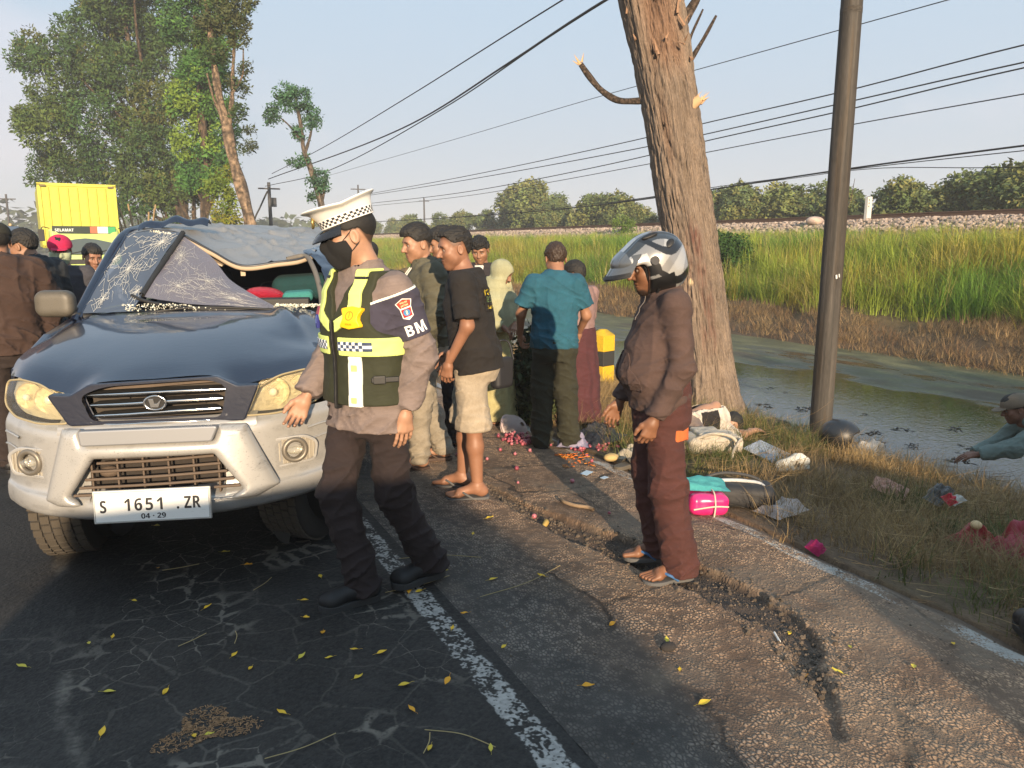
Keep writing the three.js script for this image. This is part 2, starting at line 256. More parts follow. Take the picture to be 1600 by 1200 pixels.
function shoeSDF(an, fd, up = .012) {
  const s = [fd[2], 0, -fd[0]], W = (u, v, w) => [an[0] + s[0] * u + fd[0] * w, v + up, an[2] + s[2] * u + fd[2] * w];
  const b = join([cap(W(0, .045, -.04), W(0, .045, .0), .041), cap(an, W(0, .06, .01), .045, .043), cap(W(0, .06, .02), W(0, .034, .13), .043, .038), cap(W(.012, .03, .14), W(-.012, .03, .16), .036, .033)], .03);
  return (x, y, z) => smax(b(x, y, z), up + .006 - y, .006);
}
function soleShape(w = 1, L = .255) { const s = new THREE.Shape(); s.moveTo(0, -.07); s.bezierCurveTo(.04 * w, -.072, .036 * w, -.02, .034 * w, .03); s.bezierCurveTo(.034 * w, .06, .056 * w, .1, .05 * w, .14); s.bezierCurveTo(.045 * w, .2, -.04 * w, .21, -.05 * w, .14); s.bezierCurveTo(-.054 * w, .1, -.036 * w, .06, -.036 * w, .02); s.bezierCurveTo(-.036 * w, -.03, -.04 * w, -.07, 0, -.07); return s; }
const dirY = d => Math.atan2(d[0], d[2]);
const SKINM = phys([1, 1, 1], .52, { vertexColors: true, bumpMap: GRAIN, bumpScale: .0004, sheen: .15, sheenRoughness: .6 });
function person(o) {
  const root = thing(o.name || 'person', o.label, 'person', o.p, (o.turn ?? 0) * RAD), S = (o.h || 1.65) / 1.65; root.scale.setScalar(S);
  const J = { ...J0, ...o.J }, cb = o.cell || .012, ch = o.headCell || .005, chd = o.handCell || .0045, sk = o.skin || [.30, .155, .09];
  const A = headAxes(o.head), toH = frame(J.head, 0, A), hs = headSDF(o.face), hcF = headCol(sk, o.face), HF = f => (x, y, z) => { const q = toH(x, y, z); return f(q[0], q[1], q[2]); };
  const scol = (x, y, z) => { const n = 1 + .1 * noise(x * 14, y * 14, z * 14) + .08 * noise(x * 60, y * 60, z * 60); return sk.map(v => v * n); };
  const prof = (o.prof || PROF), slim = prof.map(r => [Math.max(r[0], -.14), r[1] - .016, r[2] - .016, r[3]]);
  const neckTop = toW(J.head, A, [0, -.05, -.02]);
  const bk = join([torso(J, slim), cap(vadd(J.neck, [0, -.05, 0]), neckTop, .062, .052), ...['L', 'R'].flatMap(s => [cap(J['sh' + s], J['el' + s], .047, .037), cap(J['el' + s], J['wr' + s], .038, .0245), cap(J['hip' + s], J['kn' + s], .075, .052), cap(J['kn' + s], vmix(J['kn' + s], J['an' + s], .35), .05, .05), cap(vmix(J['kn' + s], J['an' + s], .35), J['an' + s], .05, .034)])], .03);
  const all = Object.values(J), lo = [0, 1, 2].map(i => Math.min(...all.map(q => q[i])) - .2), hi = [0, 1, 2].map(i => Math.max(...all.map(q => q[i])) + .2);
  const geos = [skin(bk, lo, hi, cb, scol)];
  const hb = .15; geos.push(skin(HF(hs), vadd(J.head, [-hb, -hb, -hb]), vadd(J.head, [hb, hb, hb]), ch, (x, y, z) => hcF(...toH(x, y, z))));
  const hands = {};
  for (const s of ['L', 'R']) { const wr = J['wr' + s], H = { d: vn3(vsub(wr, J['el' + s])), m: s === 'L' ? [-1, 0, 0] : [1, 0, 0], curl: .45, ...(o.hands && o.hands[s]) };
    if (H.none) continue;
    const D = vn3(H.d), q = vdot(H.m, D), M = vn3(vadd(H.m, D, -q)), T = s === 'L' ? vcr(M, D) : vcr(D, M); hands[s] = { D, M, T };
    const c = vadd(wr, D, .07); geos.push(skin(handSDF(wr, D, M, T, H.curl), c.map(v => v - .14), c.map(v => v + .14), chd, scol)); }
  const feet = {};
  for (const s of ['L', 'R']) { const an = J['an' + s], fd = vn3((o.feet?.[s]) || [s === 'L' ? .18 : -.18, 0, 1]); feet[s] = fd; const by = an[1] - .085;
    if (o.shoes === 'none') continue;
    if (o.shoes?.type === 'shoe') { const f = shoeSDF(an, fd, by + .012), c = vadd(an, fd, .06); const sh = part('shoe', skin(f, [c[0] - .18, by - .03, c[2] - .18], [c[0] + .18, by + .2, c[2] + .18], .006), o.shoes.mat, root);
      part('sole', xf(extrude(soleShape(.92), .022, .004), [an[0] + fd[0] * .0, by + .026, an[2]], [Math.PI / 2, 0, -dirY(fd)]), o.shoes.soleMat || o.shoes.mat, sh); }
    else { const L = o.shoes ? .022 : 0; const c = vadd(an, fd, .06); geos.push(skin(footSDF(vadd(an, [0, L * .5, 0]), fd, by + L), [c[0] - .18, by - .01, c[2] - .18], [c[0] + .18, by + .16, c[2] + .18], o.footCell || .006, scol));
      if (o.shoes) { const sd = part('sandal', xf(extrude(soleShape(1), .014, .004), [an[0], by + .019, an[2]], [Math.PI / 2, 0, -dirY(fd)]), o.shoes.mat, root);
        const sx = [fd[2], 0, -fd[0]], Wp = (u, v, w) => [an[0] + sx[0] * u + fd[0] * w, by + v, an[2] + sx[2] * u + fd[2] * w]; const sg = an[0] >= 0 ? -1 : 1;
        part('strap', [tube([Wp(.016 * sg, .02, .145), Wp(.02 * sg, .052, .12), Wp(.044, .05, .075), Wp(.046, .02, .03)], .0075, 6), tube([Wp(.016 * sg, .02, .145), Wp(.016 * sg, .052, .12), Wp(-.04, .05, .075), Wp(-.042, .02, .03)], .0075, 6)], o.shoes.strapMat || o.shoes.mat, sd); } }
  }
  part('body', geos, SKINM, root);
  // clothes
  const rg = v => { v = 1 - Math.abs(v) * 1.6; return v < 0 ? 0 : v * v * v; };
  const wrk = (a, seedv = 0) => (x, y, z, kf = 1) => a * (.5 * noise(x * 5 + seedv, y * 6, z * 5) - .9 * rg(noise(x * 8 + seedv, y * 2.6 + x, z * 8)) - .95 * kf * rg(noise((x + y * .5) * 5 + seedv, (y - x * .5 + z * .3) * 13, z * 5 + 3)) - .28 * kf * rg(noise(x * 16 + seedv, y * 26 + x * 9, z * 16)) + .75);
  const jf = (x, y, z, c, r) => Math.exp(-((x - c[0]) ** 2 + (y - c[1]) ** 2 + (z - c[2]) ** 2) / (r * r));
  const upv = vn3(vsub(J.neck, J.pelvis)), slen = Math.hypot(...vsub(J.neck, J.pelvis));
  const tOf = (x, y, z) => ((x - J.pelvis[0]) * upv[0] + (y - J.pelvis[1]) * upv[1] + (z - J.pelvis[2]) * upv[2]) / slen;
  const out = { root, J, A, toH, HF, tOf, hands, feet, skin: sk };
  if (o.pants) { const P = o.pants, w = P.wide || 1, hem = P.hem ?? .05, W = wrk(P.wr ?? .007, 9), legs = [], pz = P.infl ?? .008;
    const hipf = torso(J, [[-.36, .12, .1, 0], [-.22, .16, .118, -.004], [.0, .163, .116, -.004], [.16, .152, .11, 0]], pz);
    for (const s of ['L', 'R']) { const K = J['kn' + s], H = J['hip' + s], a = J['an' + s]; legs.push(cap(vmix(H, K, .12), K, .084 + pz * .6, .062 * w + pz * .6)); legs.push(cap(K, vadd(a, vsub(a, K), .04), .062 * w + pz * .6, .056 * w * (P.flare || 1) + pz * .6)); }
    const lg = [join(legs.slice(0, 2), .03), join(legs.slice(2, 4), .03)], mid = (J.hipL[1] + J.hipR[1]) / 2;
    const f = (x, y, z) => { let d = smin(lg[0](x, y, z), lg[1](x, y, z), y > mid - .16 ? .03 : .006); d = smin(d, hipf(x, y, z), .035); if (d > .05) return d;
      const kf = .9 + 1.3 * (jf(x, y, z, J.knL, .12) + jf(x, y, z, J.knR, .12)) + 1.8 * (jf(x, y, z, J.anL, .14) + jf(x, y, z, J.anR, .14)) * (P.stack ?? 1) + 1.2 * jf(x, y, z, J.pelvis, .16);
      d += W(x, y, z, kf); const near = Math.abs(x - J.anL[0]) + Math.abs(z - J.anL[2]) < Math.abs(x - J.anR[0]) + Math.abs(z - J.anR[2]) ? J.anL[1] : J.anR[1];
      return smax(d, (P.hemY ?? (near - .085 + hem)) - y, .008); };
    out.pants = f; part(P.name || 'trousers', skin(f, lo, [hi[0], J.pelvis[1] + .2, hi[2]], P.cell || cb, P.col), P.mat, root); }
  if (o.skirt) { const K = o.skirt, W = wrk(.006, 3), b = K.hem ?? .06, f = (x, y, z) => { const t = clamp((K.top - y) / (K.top - b)), w = lerp(K.w0, K.w1, t), d = lerp(K.d0, K.d1, t), e = Math.hypot((x - lerp(J.pelvis[0], K.x || 0, t)) / w, (z - lerp(J.pelvis[2], K.z || 0, t)) / d), an = Math.atan2(x, z); let q = (e - 1) * Math.min(w, d) * .9 + .012 * t * Math.sin(an * 9 + noise(x * 4, y * 3, z * 4) * 4) + W(x, y, z); return smax(smax(q, b - y, .01), y - K.top, .02); };
    part('skirt', skin(f, [-.45, 0, -.45], [.45, K.top + .03, .45], cb), K.mat, root); }
  if (o.shirt) { const P = o.shirt, inf = P.infl ?? .012, hem = P.hem ?? -.18, W = wrk(P.wr ?? .006, 2), arms = [];
    const tp = torso(J, (P.prof || prof), inf);
    for (const s of ['L', 'R']) { const H = J['sh' + s], E = J['el' + s], R = J['wr' + s], af = P.arm || 1;
      const up = cap(H, E, .058 * af + inf * .5, .049 * af + inf * .5), fo = cap(E, R, .048 * af + inf * .5, .036 * af + inf * .5);
      if (P.sleeve === 'half') { const c = vmix(H, E, P.cut ?? .78), D = vn3(vsub(E, H)), u2 = cap(H, E, .06 * af + inf * .5, .066 * af + inf * .5); arms.push((x, y, z) => smax(u2(x, y, z), (x - c[0]) * D[0] + (y - c[1]) * D[1] + (z - c[2]) * D[2], .006)); }
      else { const D = vn3(vsub(R, E)), c = vadd(R, D, P.cuff ?? -.012), q = join([up, fo], .03); arms.push((x, y, z) => smax(q(x, y, z), (x - c[0]) * D[0] + (y - c[1]) * D[1] + (z - c[2]) * D[2], .005)); } }
    const col = P.collar ? cap(vadd(J.neck, [0, -.03, -.002]), vadd(J.neck, [0, P.collar, .006]), .075, .066) : null, sh = cap(J.shL, J.shR, .056 + inf * .5), nk = cap(vadd(J.neck, upv, -.02), vadd(J.neck, [0, .08, .03]), P.open ?? .058, .07);
    const nc = vadd(J.neck, upv, P.neckCut ?? .0);
    const f = (x, y, z) => { let d = smin(tp(x, y, z), sh(x, y, z), .05); if (P.extra) d = smin(d, P.extra(x, y, z), .06); d = smin(d, smin(arms[0](x, y, z), arms[1](x, y, z), .001), P.arm_k ?? .026);
      if (d > .06) return d; const t = tOf(x, y, z);
      const kf = 1 + 1.7 * (jf(x, y, z, J.elL, .1) + jf(x, y, z, J.elR, .1)) + .9 * sst(.35, 0, t); d += W(x, y, z, kf);
      if (P.band) d += .012 * sst(P.band + .035, P.band + .02, t) * 1;
      d = smax(d, (hem - t) * slen + .008 * noise(x * 6, 0, z * 6), .006);
      if (col) d = smin(d, col(x, y, z), .02); else d = smax(d, (t - 1.02) * slen, .01);
      return smax(d, -nk(x, y, z), .006); };
    out.shirt = f; const sh2 = part(P.name || 'shirt', skin(f, lo, [hi[0], J.neck[1] + .12, hi[2]], P.cell || cb, P.col), P.mat, root); out.shirtMesh = sh2; }
  if (o.hair) { const f = HF(hairSDF(o.hair)); part('hair', skin(f, vadd(J.head, [-.17, -.17, -.17]), vadd(J.head, [.17, .2, .17]), o.hair.cell || .005), o.hair.mat || HAIRM, root); }
  return out;
}
const HAIRM = std([.011, .0098, .009], .72, { bumpMap: GRAIN, bumpScale: .002 });
function shellPiece(P, f, off, region, lo, hi, cell, mat, name, parent, uvf) { // thin piece lying on cloth f, cut to region
  const g = (x, y, z) => { const d = Math.abs(f(x, y, z) - off * .5) - off * .5; return Math.max(d, region(x, y, z)); };
  const q = skin(g, lo, hi, cell); if (uvf) { const p = q.attributes.position, u = q.attributes.uv; for (let i = 0; i < p.count; i++) u.setXY(i, ...uvf(p.getX(i), p.getY(i), p.getZ(i))); }
  return part(name, q, mat, parent);
}
// ---------- the ground: road, broken shoulder, verge, ditch, railway bank ----------
function hBase(x) {
  const P = [[-60, -.5], [-9, -.35], [-6.5, -.12], [-5.6, -.01], [-2, .02], [1, 0], [3, -.06], [3.5, -.1], [5.2, -.24], [5.7, -.34], [6.35, -.52], [7.2, -.78], [11.2, -.8], [12.3, -.5], [13, -.12], [14.2, .25], [18.4, 1.62], [19.2, 1.78], [20.1, 2.0], [21.2, 2.22], [24.6, 2.22], [26.5, 1.6], [29, 1.3], [400, 1.3], [3000, 1.3]];
  let i = 0; while (i < P.length - 2 && P[i + 1][0] < x) i++; return lerp(P[i][1], P[i + 1][1], clamp((x - P[i][0]) / (P[i + 1][0] - P[i][0])));
}
function hAt(x, z) {
  let h = hBase(x); const far = sst(60, 30, Math.hypot(x, z));
  if (x > 3.05) h += (fbm(x * 1.1, 0, z * 1.1, 3) * .1 + fbm(x * 5, 2, z * 5, 3) * .03) * sst(3.05, 3.8, x) * sst(7.5, 6.2, x);
  if (x > 11) h += fbm(x * .5, 1, z * .5, 4) * .35 * sst(11.6, 13.2, x) * sst(19.6, 18, x) + fbm(x * .35, 1, z * .28, 3) * .25 * sst(11, 12, x) * sst(13.5, 12.4, x);
  if (x > 19.3 && x < 26) h += fbm(x * 3, 4, z * 3, 3) * .05;
  return h;
}
function grid(xs, zs, hf, colf) {
  const pos = [], uv = [], col = [], idx = [], n = zs.length;
  for (const x of xs) for (const z of zs) { const h = hf(x, z); pos.push(x, h, z); uv.push(x, z); if (colf) col.push(...colf(x, z, h)); }
  for (let i = 0; i < xs.length - 1; i++) for (let j = 0; j < n - 1; j++) { const a = i * n + j, b = a + n; zs[1] > zs[0] ? idx.push(a, a + 1, b, b, a + 1, b + 1) : idx.push(a, b, a + 1, b, b + 1, a + 1); }
  const g = new THREE.BufferGeometry(); g.setAttribute('position', new THREE.Float32BufferAttribute(pos, 3)); g.setAttribute('uv', new THREE.Float32BufferAttribute(uv, 2));
  if (colf) g.setAttribute('color', new THREE.Float32BufferAttribute(col, 3)); g.setIndex(idx); g.computeVertexNormals(); return g;
}
const span = (a, b, s) => { const n = Math.max(1, Math.round((b - a) / s)); return Array.from({ length: n + 1 }, (_, i) => a + (b - a) * i / n); };
const cat = (...ls) => ls.flatMap((l, i) => i ? l.slice(1) : l);
const DIRT = dtex(512, 512, (i, j) => { const a = vn(i / 3, j / 3, 170), b = vn(i / 12, j / 12, 42), c = vn(i / 50, j / 50, 10), s = vn(i / 1.3, j / 9, 60); const v = .5 + .5 * (a * .3 + b * .3 + c * .25 + s * .15); return [v, v * .98, v * .95]; }, true); DIRT.repeat.set(1, 1);
{ // one sheet of land out to the horizon
  const xs = cat(span(-2600, -60, 500), span(-60, -9, 8), span(-9, -5.6, .8), span(-5.6, 3, 2), span(3, 6.6, .045), span(6.6, 11.2, .6), span(11.2, 14.5, .12), span(14.5, 20, .25), span(20, 26.5, .3), span(26.5, 60, 6), span(60, 2600, 500));
  const zs = cat(span(-2600, -200, 400), span(-200, -60, 10), span(-60, -24, 1), span(-24, -10, .25), span(-10, 1, .06), span(1, 12, .6), span(12, 80, 8), span(80, 600, 200));
  const col = (x, z, h) => {
    const n = .5 + .5 * fbm(x * .9, 0, z * .9, 4), m = .5 + .5 * fbm(x * 4, 3, z * 4, 3); let c;
    if (x < -5.7) c = [.11, .10, .055];
    else if (x < 3.05) c = [.09, .08, .07];
    else if (x < 6.3) { const d = [.20, .135, .082], g = [.10, .095, .045], k = [.085, .066, .048]; c = [0, 1, 2].map(i => lerp(lerp(d[i], g[i], sst(.5, .75, n)), k[i], sst(.55, .8, m) * .7)); if (x > 5.7) c = [0, 1, 2].map(i => lerp(c[i], [.07, .055, .045][i], sst(5.7, 6.2, x))); }
    else if (x < 12) c = [.05, .042, .03];
    else if (x < 14.6) { const t = sst(12.2, 14.4, x + (n - .5) * 1.5); c = [0, 1, 2].map(i => lerp([.14, .10, .065][i], [.19, .15, .075][i], t) * (.6 + .8 * m)); }
    else if (x < 19.2) c = [.15, .16, .045].map(v => v * (.6 + .8 * m));
    else if (x < 26) c = [.32, .255, .205].map(v => v * (.6 + .7 * m));
    else c = [.12, .14, .045];
    return c;
  };
  struct('ground', grid(xs, zs, (x, z) => x > -5.7 && x < 3.05 ? hAt(x, z) - .03 - (x > .9 ? .09 : 0) : hAt(x, z), col), std([1.25, 1.25, 1.25], .95, { vertexColors: true, map: DIRT, bumpMap: DIRT, bumpScale: .012 }));
}
// asphalt of the lane: dark, with an alligator of cracks filled by pale dust; textures are unique over the near stretch
const cellNoise = (x, y) => { let a = 9, b = 9; const xi = Math.floor(x), yi = Math.floor(y); for (let i = -1; i < 2; i++) for (let j = -1; j < 2; j++) { const px = xi + i + hash2(xi + i, yi + j) * .9, py = yi + j + hash2(xi + i + 71, yi + j + 13) * .9, d = Math.hypot(px - x, py - y); if (d < a) { b = a; a = d; } else if (d < b) b = d; } return b - a; };
const v2 = (x, y) => vn(x, y, 1 << 20);
const vf2 = (x, y, o = 4) => { let s = 0, k = .5, f = 1; for (let i = 0; i < o; i++) { s += k * v2(x * f + i * 31, y * f + i * 17); k *= .5; f *= 2.07; } return s; };
const stones0 = (x, y, s) => { const d = cellNoise(x / s, y / s); return d; };
function laneAt(x, z) { // returns colour and height of the worn lane at a point
  const g = v2(x * 240, z * 240), g2 = v2(x * 90 + 5, z * 90), b = vf2(x * 1.3 + 7, z * 1.3, 4), b2 = vf2(x * 5, z * 5, 3);
  let v = .018 + .016 * (g - .5) + .016 * (g2 - .5) + .03 * (b - .47) + (b2 - .47) * .02, h = .5 + .25 * (g2 - .5) + .2 * (g - .5), t = [1.1, 1, .88];
  const wx = x + .1 * (vf2(x * 4 + 3, z * 4) - .5), wz = z + .1 * (vf2(x * 4 + 40, z * 4 + 9) - .5), zone = sst(-.42, .0, x + .25 * (b - .5)) * sst(1.0, .72, x + .3 * (b2 - .5)) * sst(-4.6, -4.0, z) + .5 * sst(.46, .56, b);
  const jx = x + .018 * (vf2(x * 28, z * 28 + 5, 3) - .5) + .05 * (vf2(x * 6, z * 6) - .5), jz = z + .018 * (vf2(x * 28 + 60, z * 28, 3) - .5) + .05 * (vf2(x * 6 + 30, z * 6) - .5);
  const e = cellNoise(jx * 8.5, jz * 8.5), q1 = vf2(x * 3.1 + 50, z * 3.1), w = .03 + .34 * sst(.46, .68, q1), pat = sst(.42, .58, vf2(x * 1.9 + 11, z * 1.9 + 80));
  const thin = sst(.05, .02, cellNoise(jx * 4.3 + 20, jz * 4.3)) * .22;
  let c = Math.max(sst(w, w * .25, e) * pat, thin) * zone * sst(.2, .5, .6 * v2(x * 45 + 9, z * 45) + .4 * v2(x * 130, z * 130)) * (.6 + 1.2 * b2);
  c = clamp(c); const pale = [.17, .152, .125]; h -= c * .5;
  // worn pale streak of an old line at the left
  const lx = -.42 + (z + 4.2) * .075, s = sst(.05, .012, Math.abs(x - lx + .03 * (b2 - .5))) * sst(.36, .6, vf2(x * 9, z * 3.2 + 4)) * sst(-.8, -2, z) * (.3 + .7 * g2) * .55;
  let col = [0, 1, 2].map(i => lerp(lerp(Math.max(.006, v) * t[i], pale[i], c * .8), [.2, .18, .15][i], s));
  // solid edge line, worn through to the stones
  const le = Math.abs(x - 1.018 + .012 * (v2(z * 9, 3) - .5)); if (le < .06) { const wear = .42 * vf2(x * 14, z * 14, 3) + .24 * v2(x * 45, z * 45) + .34 * v2(x * 110, z * 110) + .14 * g; const k = sst(.055, .048, le + .012 * (g2 - .5)) * sst(.61, .5, wear) ; col = col.map((q, i) => lerp(q, [.36, .35, .325][i] * (.72 + .4 * g2), k)); h += k * .12; }
  return [col, clamp(h)];
}
function shoulderAt(x, z) {
  const wz2 = z * .8 + x * .25; const s1 = cellNoise(x * 62, wz2 * 62), s2 = cellNoise(x * 118 + 9, z * 118), g = v2(x * 200, z * 200), b = vf2(x * 1.6 + 3, z * 1.6, 4), b2 = vf2(x * 6, z * 6, 3), id = v2(x * 48 + 3, z * 48);
  const near = sst(1.95, 1.35, x + .5 * (b - .5)); // greyer, smoother strip beside the line
  let stone = sst(.1, .42, s1) * sst(.25, .75, id) * .85 + sst(.1, .4, s2) * .22; stone *= .45 + 1.1 * sst(.36, .6, vf2(x * 3.2 + 33, z * 3.2, 4)); stone = Math.min(1.1, stone); let h = .25 + .55 * stone + .15 * (g - .5);
  const base = [lerp(.13, .046, near), lerp(.082, .041, near), lerp(.052, .036, near)], top = [lerp(.50, .215, near), lerp(.325, .185, near), lerp(.20, .155, near)];
  let col = [0, 1, 2].map(i => lerp(base[i], top[i], stone) * (.62 + .5 * b + .5 * (b2 - .3)));
  { const jx = x + .03 * (vf2(x * 20, z * 20, 3) - .5) + .12 * (vf2(x * 5, z * 5) - .5), jz = z + .03 * (vf2(x * 20 + 9, z * 20, 3) - .5) + .12 * (vf2(x * 5 + 70, z * 5) - .5), k = sst(.05, .012, cellNoise(jx * 1.7 + 4, jz * 1.25 + 2)) * sst(1.3, 1.7, x) * sst(.38, .5, vf2(x * 1.4 + 60, z * 1.4)); col = col.map(q => q * (1 - .72 * k)); h -= .5 * k; }
  const blot = .72 + .56 * vf2(x * 11 + 5, z * 11, 3) ; col = col.map(q => q * blot); const dust = sst(.5, .66, vf2(x * 2.4 + 90, z * 2.4)) * (.4 + .6 * v2(x * 60, z * 60)) * (1 - near * .5); col = col.map((q, i) => lerp(q, [.24, .185, .13][i], dust * .55));
  { const hq = hollow(x, z); col = col.map((q, i) => lerp(q, [.034, .026, .022][i] * (.5 + b2), hq * .85)); }
  if (x > 2.86) { const le = Math.abs(x - 2.97 + .03 * (vf2(z * 3, 1) - .5)); const k = sst(.05, .04, le + .03 * (b2 - .5)) * sst(.52, .42, .75 * vf2(x * 9, z * 4, 3) + .25 * g); col = col.map((q, i) => lerp(q, [.40, .38, .34][i], k)); h += .1 * k; const soil = sst(3.0, 3.06, x + .06 * (b2 - .5)); col = col.map((q, i) => lerp(q, [.1, .075, .055][i], soil * (1 - k) * .7)); }
  return [col, clamp(h)];
}
const g22 = v => Math.pow(v, 1 / 2.2);
const toS = c => c.map(v => v <= .0031308 ? 12.92 * v : 1.055 * g22p(v) - .055), g22p = v => Math.pow(Math.max(v, 0), 1 / 2.4);
function region(w, h, x0, x1, z0, z1, fn) { // colour and bump textures over a rectangle of the road
  const hh = new Float32Array(w * h), col = dtex(w, h, (i, j) => { const [c, q] = fn(lerp(x0, x1, (i + .5) / w), lerp(z0, z1, (j + .5) / h)); hh[j * w + i] = q; return toS(c); }, true, false);
  const bmp = dtex(w, h, (i, j) => { const v = hh[j * w + i]; return [v, v, v]; }, false, false); col.anisotropy = bmp.anisotropy = 8;
  return [col, bmp, g => { const p = g.attributes.position, u = g.attributes.uv; for (let i = 0; i < p.count; i++) u.setXY(i, (p.getX(i) - x0) / (x1 - x0), (p.getZ(i) - z0) / (z1 - z0)); return g; }];
}
// a long hollow broken out of the shoulder, and shallower dips: real relief
const TR = [[1.94, -4.35], [1.98, -3.85], [2.06, -3.45], [2.2, -3.0], [2.3, -2.55], [2.31, -2.2], [2.24, -1.98], [2.13, -1.86], [2.06, -1.72], [1.9, -1.52]];
const TW = [.04, .06, .10, .13, .13, .11, .075, .035, .025, .015];
function hollow(x, z) { let d = 0; for (let i = 0; i < TR.length - 1; i++) { const a = TR[i], b = TR[i + 1], vx = b[0] - a[0], vz = b[1] - a[1], t = clamp(((x - a[0]) * vx + (z - a[1]) * vz) / (vx * vx + vz * vz)), q = Math.hypot(x - a[0] - vx * t, z - a[1] - vz * t), w = lerp(TW[i], TW[i + 1], t) * (1 + .5 * fbm(x * 7, 1, z * 7, 3)); d = Math.max(d, sst(w + .012, w * .8, q + .02 * fbm(x * 26, 3, z * 26, 2)) * Math.min(1, .35 + w * 4.5)); } return d; }
function shH(x, z) { const e = sst(2.95, 3.05, x); return hBase(x) + .004 - (.042 + .012 * fbm(x * 14, 2, z * 14, 2)) * hollow(x, z) + .012 * sst(0, .12, x - 2.05 - .15 * fbm(x, 3, z * 1.5, 2)) * sst(2.9, 2.6, x) + .022 * fbm(x * 1.5, 5, z * 1.5, 3) * sst(1.05, 1.5, x) + .007 * fbm(x * 9, 2, z * 9, 3) - .02 * sst(2.98, 3.08, x + .06 * fbm(x * 4, 1, z * 4, 2)) * e; }
{
  const [lc, lb, lu] = region(1024, 2048, -1.6, 1.12, -6.2, -.9, laneAt);
  const [sc, sb, su] = region(1024, 2048, 1.12, 3.12, -7.4, -.9, shoulderAt);
  struct('road', lu(grid(span(-1.6, 1.12, .04), span(-6.2, -.9, .04), (x, z) => hBase(x) + .004 + .004 * fbm(x * 2, 0, z * 2, 3))), std([1, 1, 1], .82, { map: lc, bumpMap: lb, bumpScale: .007 }));
  struct('road_shoulder', su(grid(span(1.12, 3.12, .0125), span(-7.4, -.9, .0145), shH)), std([1, 1, 1], .9, { map: sc, bumpMap: sb, bumpScale: .012 }));
  // coarser asphalt beyond and behind the near stretch
  const far = dtex(512, 512, (i, j) => { const x = i / 512, y = j / 512, v = .8 * (vn(i / 2, j / 2, 256) * .5 + vn(i / 9, j / 9, 57) * .3 + vn(i / 60, j / 60, 9) * .3); return [.3 + .28 * v, .285 + .26 * v, .27 + .24 * v]; }, true); far.repeat.set(.5, .5);
  const fm = std([.85, .85, .85], .85, { map: far, bumpMap: far, bumpScale: .006 });
  const hr = (x, z) => hBase(x) + .003;
  struct('road', grid(span(-5.6, -1.6, .5), cat(span(-400, -40, 20), span(-40, 14, 1)), hr), fm);
  struct('road', [grid(span(-1.6, 1.12, .34), cat(span(-400, -40, 20), span(-40, -6.2, 1)), hr), grid(span(-1.6, 1.12, .34), span(-.9, 14, 1), hr)], fm);
  struct('road_shoulder', [grid(span(1.12, 3.06, .1), cat(span(-400, -40, 20), span(-40, -7.4, .3)), (x, z) => hr(x, z) + .012 * fbm(x * 2, 0, z * 2, 3)), grid(span(1.12, 3.06, .1), span(-.9, 14, .5), hr)], std([1.9, 1.6, 1.3], .9, { map: far, bumpMap: far, bumpScale: .008 }));
  const ln = std([.38, .36, .33], .8, { map: GRAINC }); struct('road_line', [grid(span(.96, 1.07, .055), cat(span(-200, -40, 10), span(-40, -6.2, 1)), (x, z) => hBase(x) + .008), grid(span(2.93, 3.03, .05), cat(span(-200, -40, 10), span(-40, -7.4, .4)), (x, z) => hBase(x) + .02)], ln);
}
{ // ditch water: sky-mirroring shallows near the verge, matted scum towards the far bank
  const W = 1024, H = 2048, x0 = 5.4, x1 = 13.2, z0 = -40, z1 = 6;
  const f = (i, j) => { const x = lerp(x0, x1, i / W), z = lerp(z0, z1, j / H), n = vf2(x * .9 + 3, z * .45, 4), m = vf2(x * 5, z * 2.2, 4); return [sst(.40, .62, n * .55 + m * .22 + (x - 6.2) * .085 - .17 + .1 * sst(-9, -14, z)), m, n]; };
  const cm = dtex(W, H, (i, j) => { const [k, m, n] = f(i, j), fl = v2(i * .7, j * .9); const sc = [.12 + .09 * m, .118 + .08 * m, .055 + .04 * m], gr = sst(.5, .62, n); const c = [0, 1, 2].map(q => lerp([.036, .033, .026][q], lerp(sc[q], [.12, .095, .055][q], gr) * (.55 + .8 * fl * m), k)); return toS(c); }, true, false);
  const rm = dtex(512, 1024, (i, j) => { const [k] = f(i * 2, j * 2); const r = lerp(.07, .75, k); return [r, r, r]; }, false, false);
  const bm = dtex(512, 512, (i, j) => { const v = vn(i / 10, j / 4, 51) * .5 + vn(i / 4, j / 3, 128) * .3 + vn(i / 40, j / 16, 13) * .4; return [v, v, v]; }); 
  const g = grid(span(x0, x1, .6), span(z0, z1, 1), () => -.5), p = g.attributes.position; for (let i = 0; i < p.count; i++) g.attributes.uv.setXY(i, (p.getX(i) - x0) / (x1 - x0), (p.getZ(i) - z0) / (z1 - z0));
  bm.repeat.set(5, 22);
  struct('water', g, phys([1, 1, 1], 1, { map: cm, roughnessMap: rm, bumpMap: bm, bumpScale: .0015, ior: 1.42, specularIntensity: 1 }));
  struct('water', [grid(span(6, 12.6, 3), cat(span(-300, -40, 20)), () => -.5)], phys([.06, .06, .03], .5, { ior: 1.33 }));
}
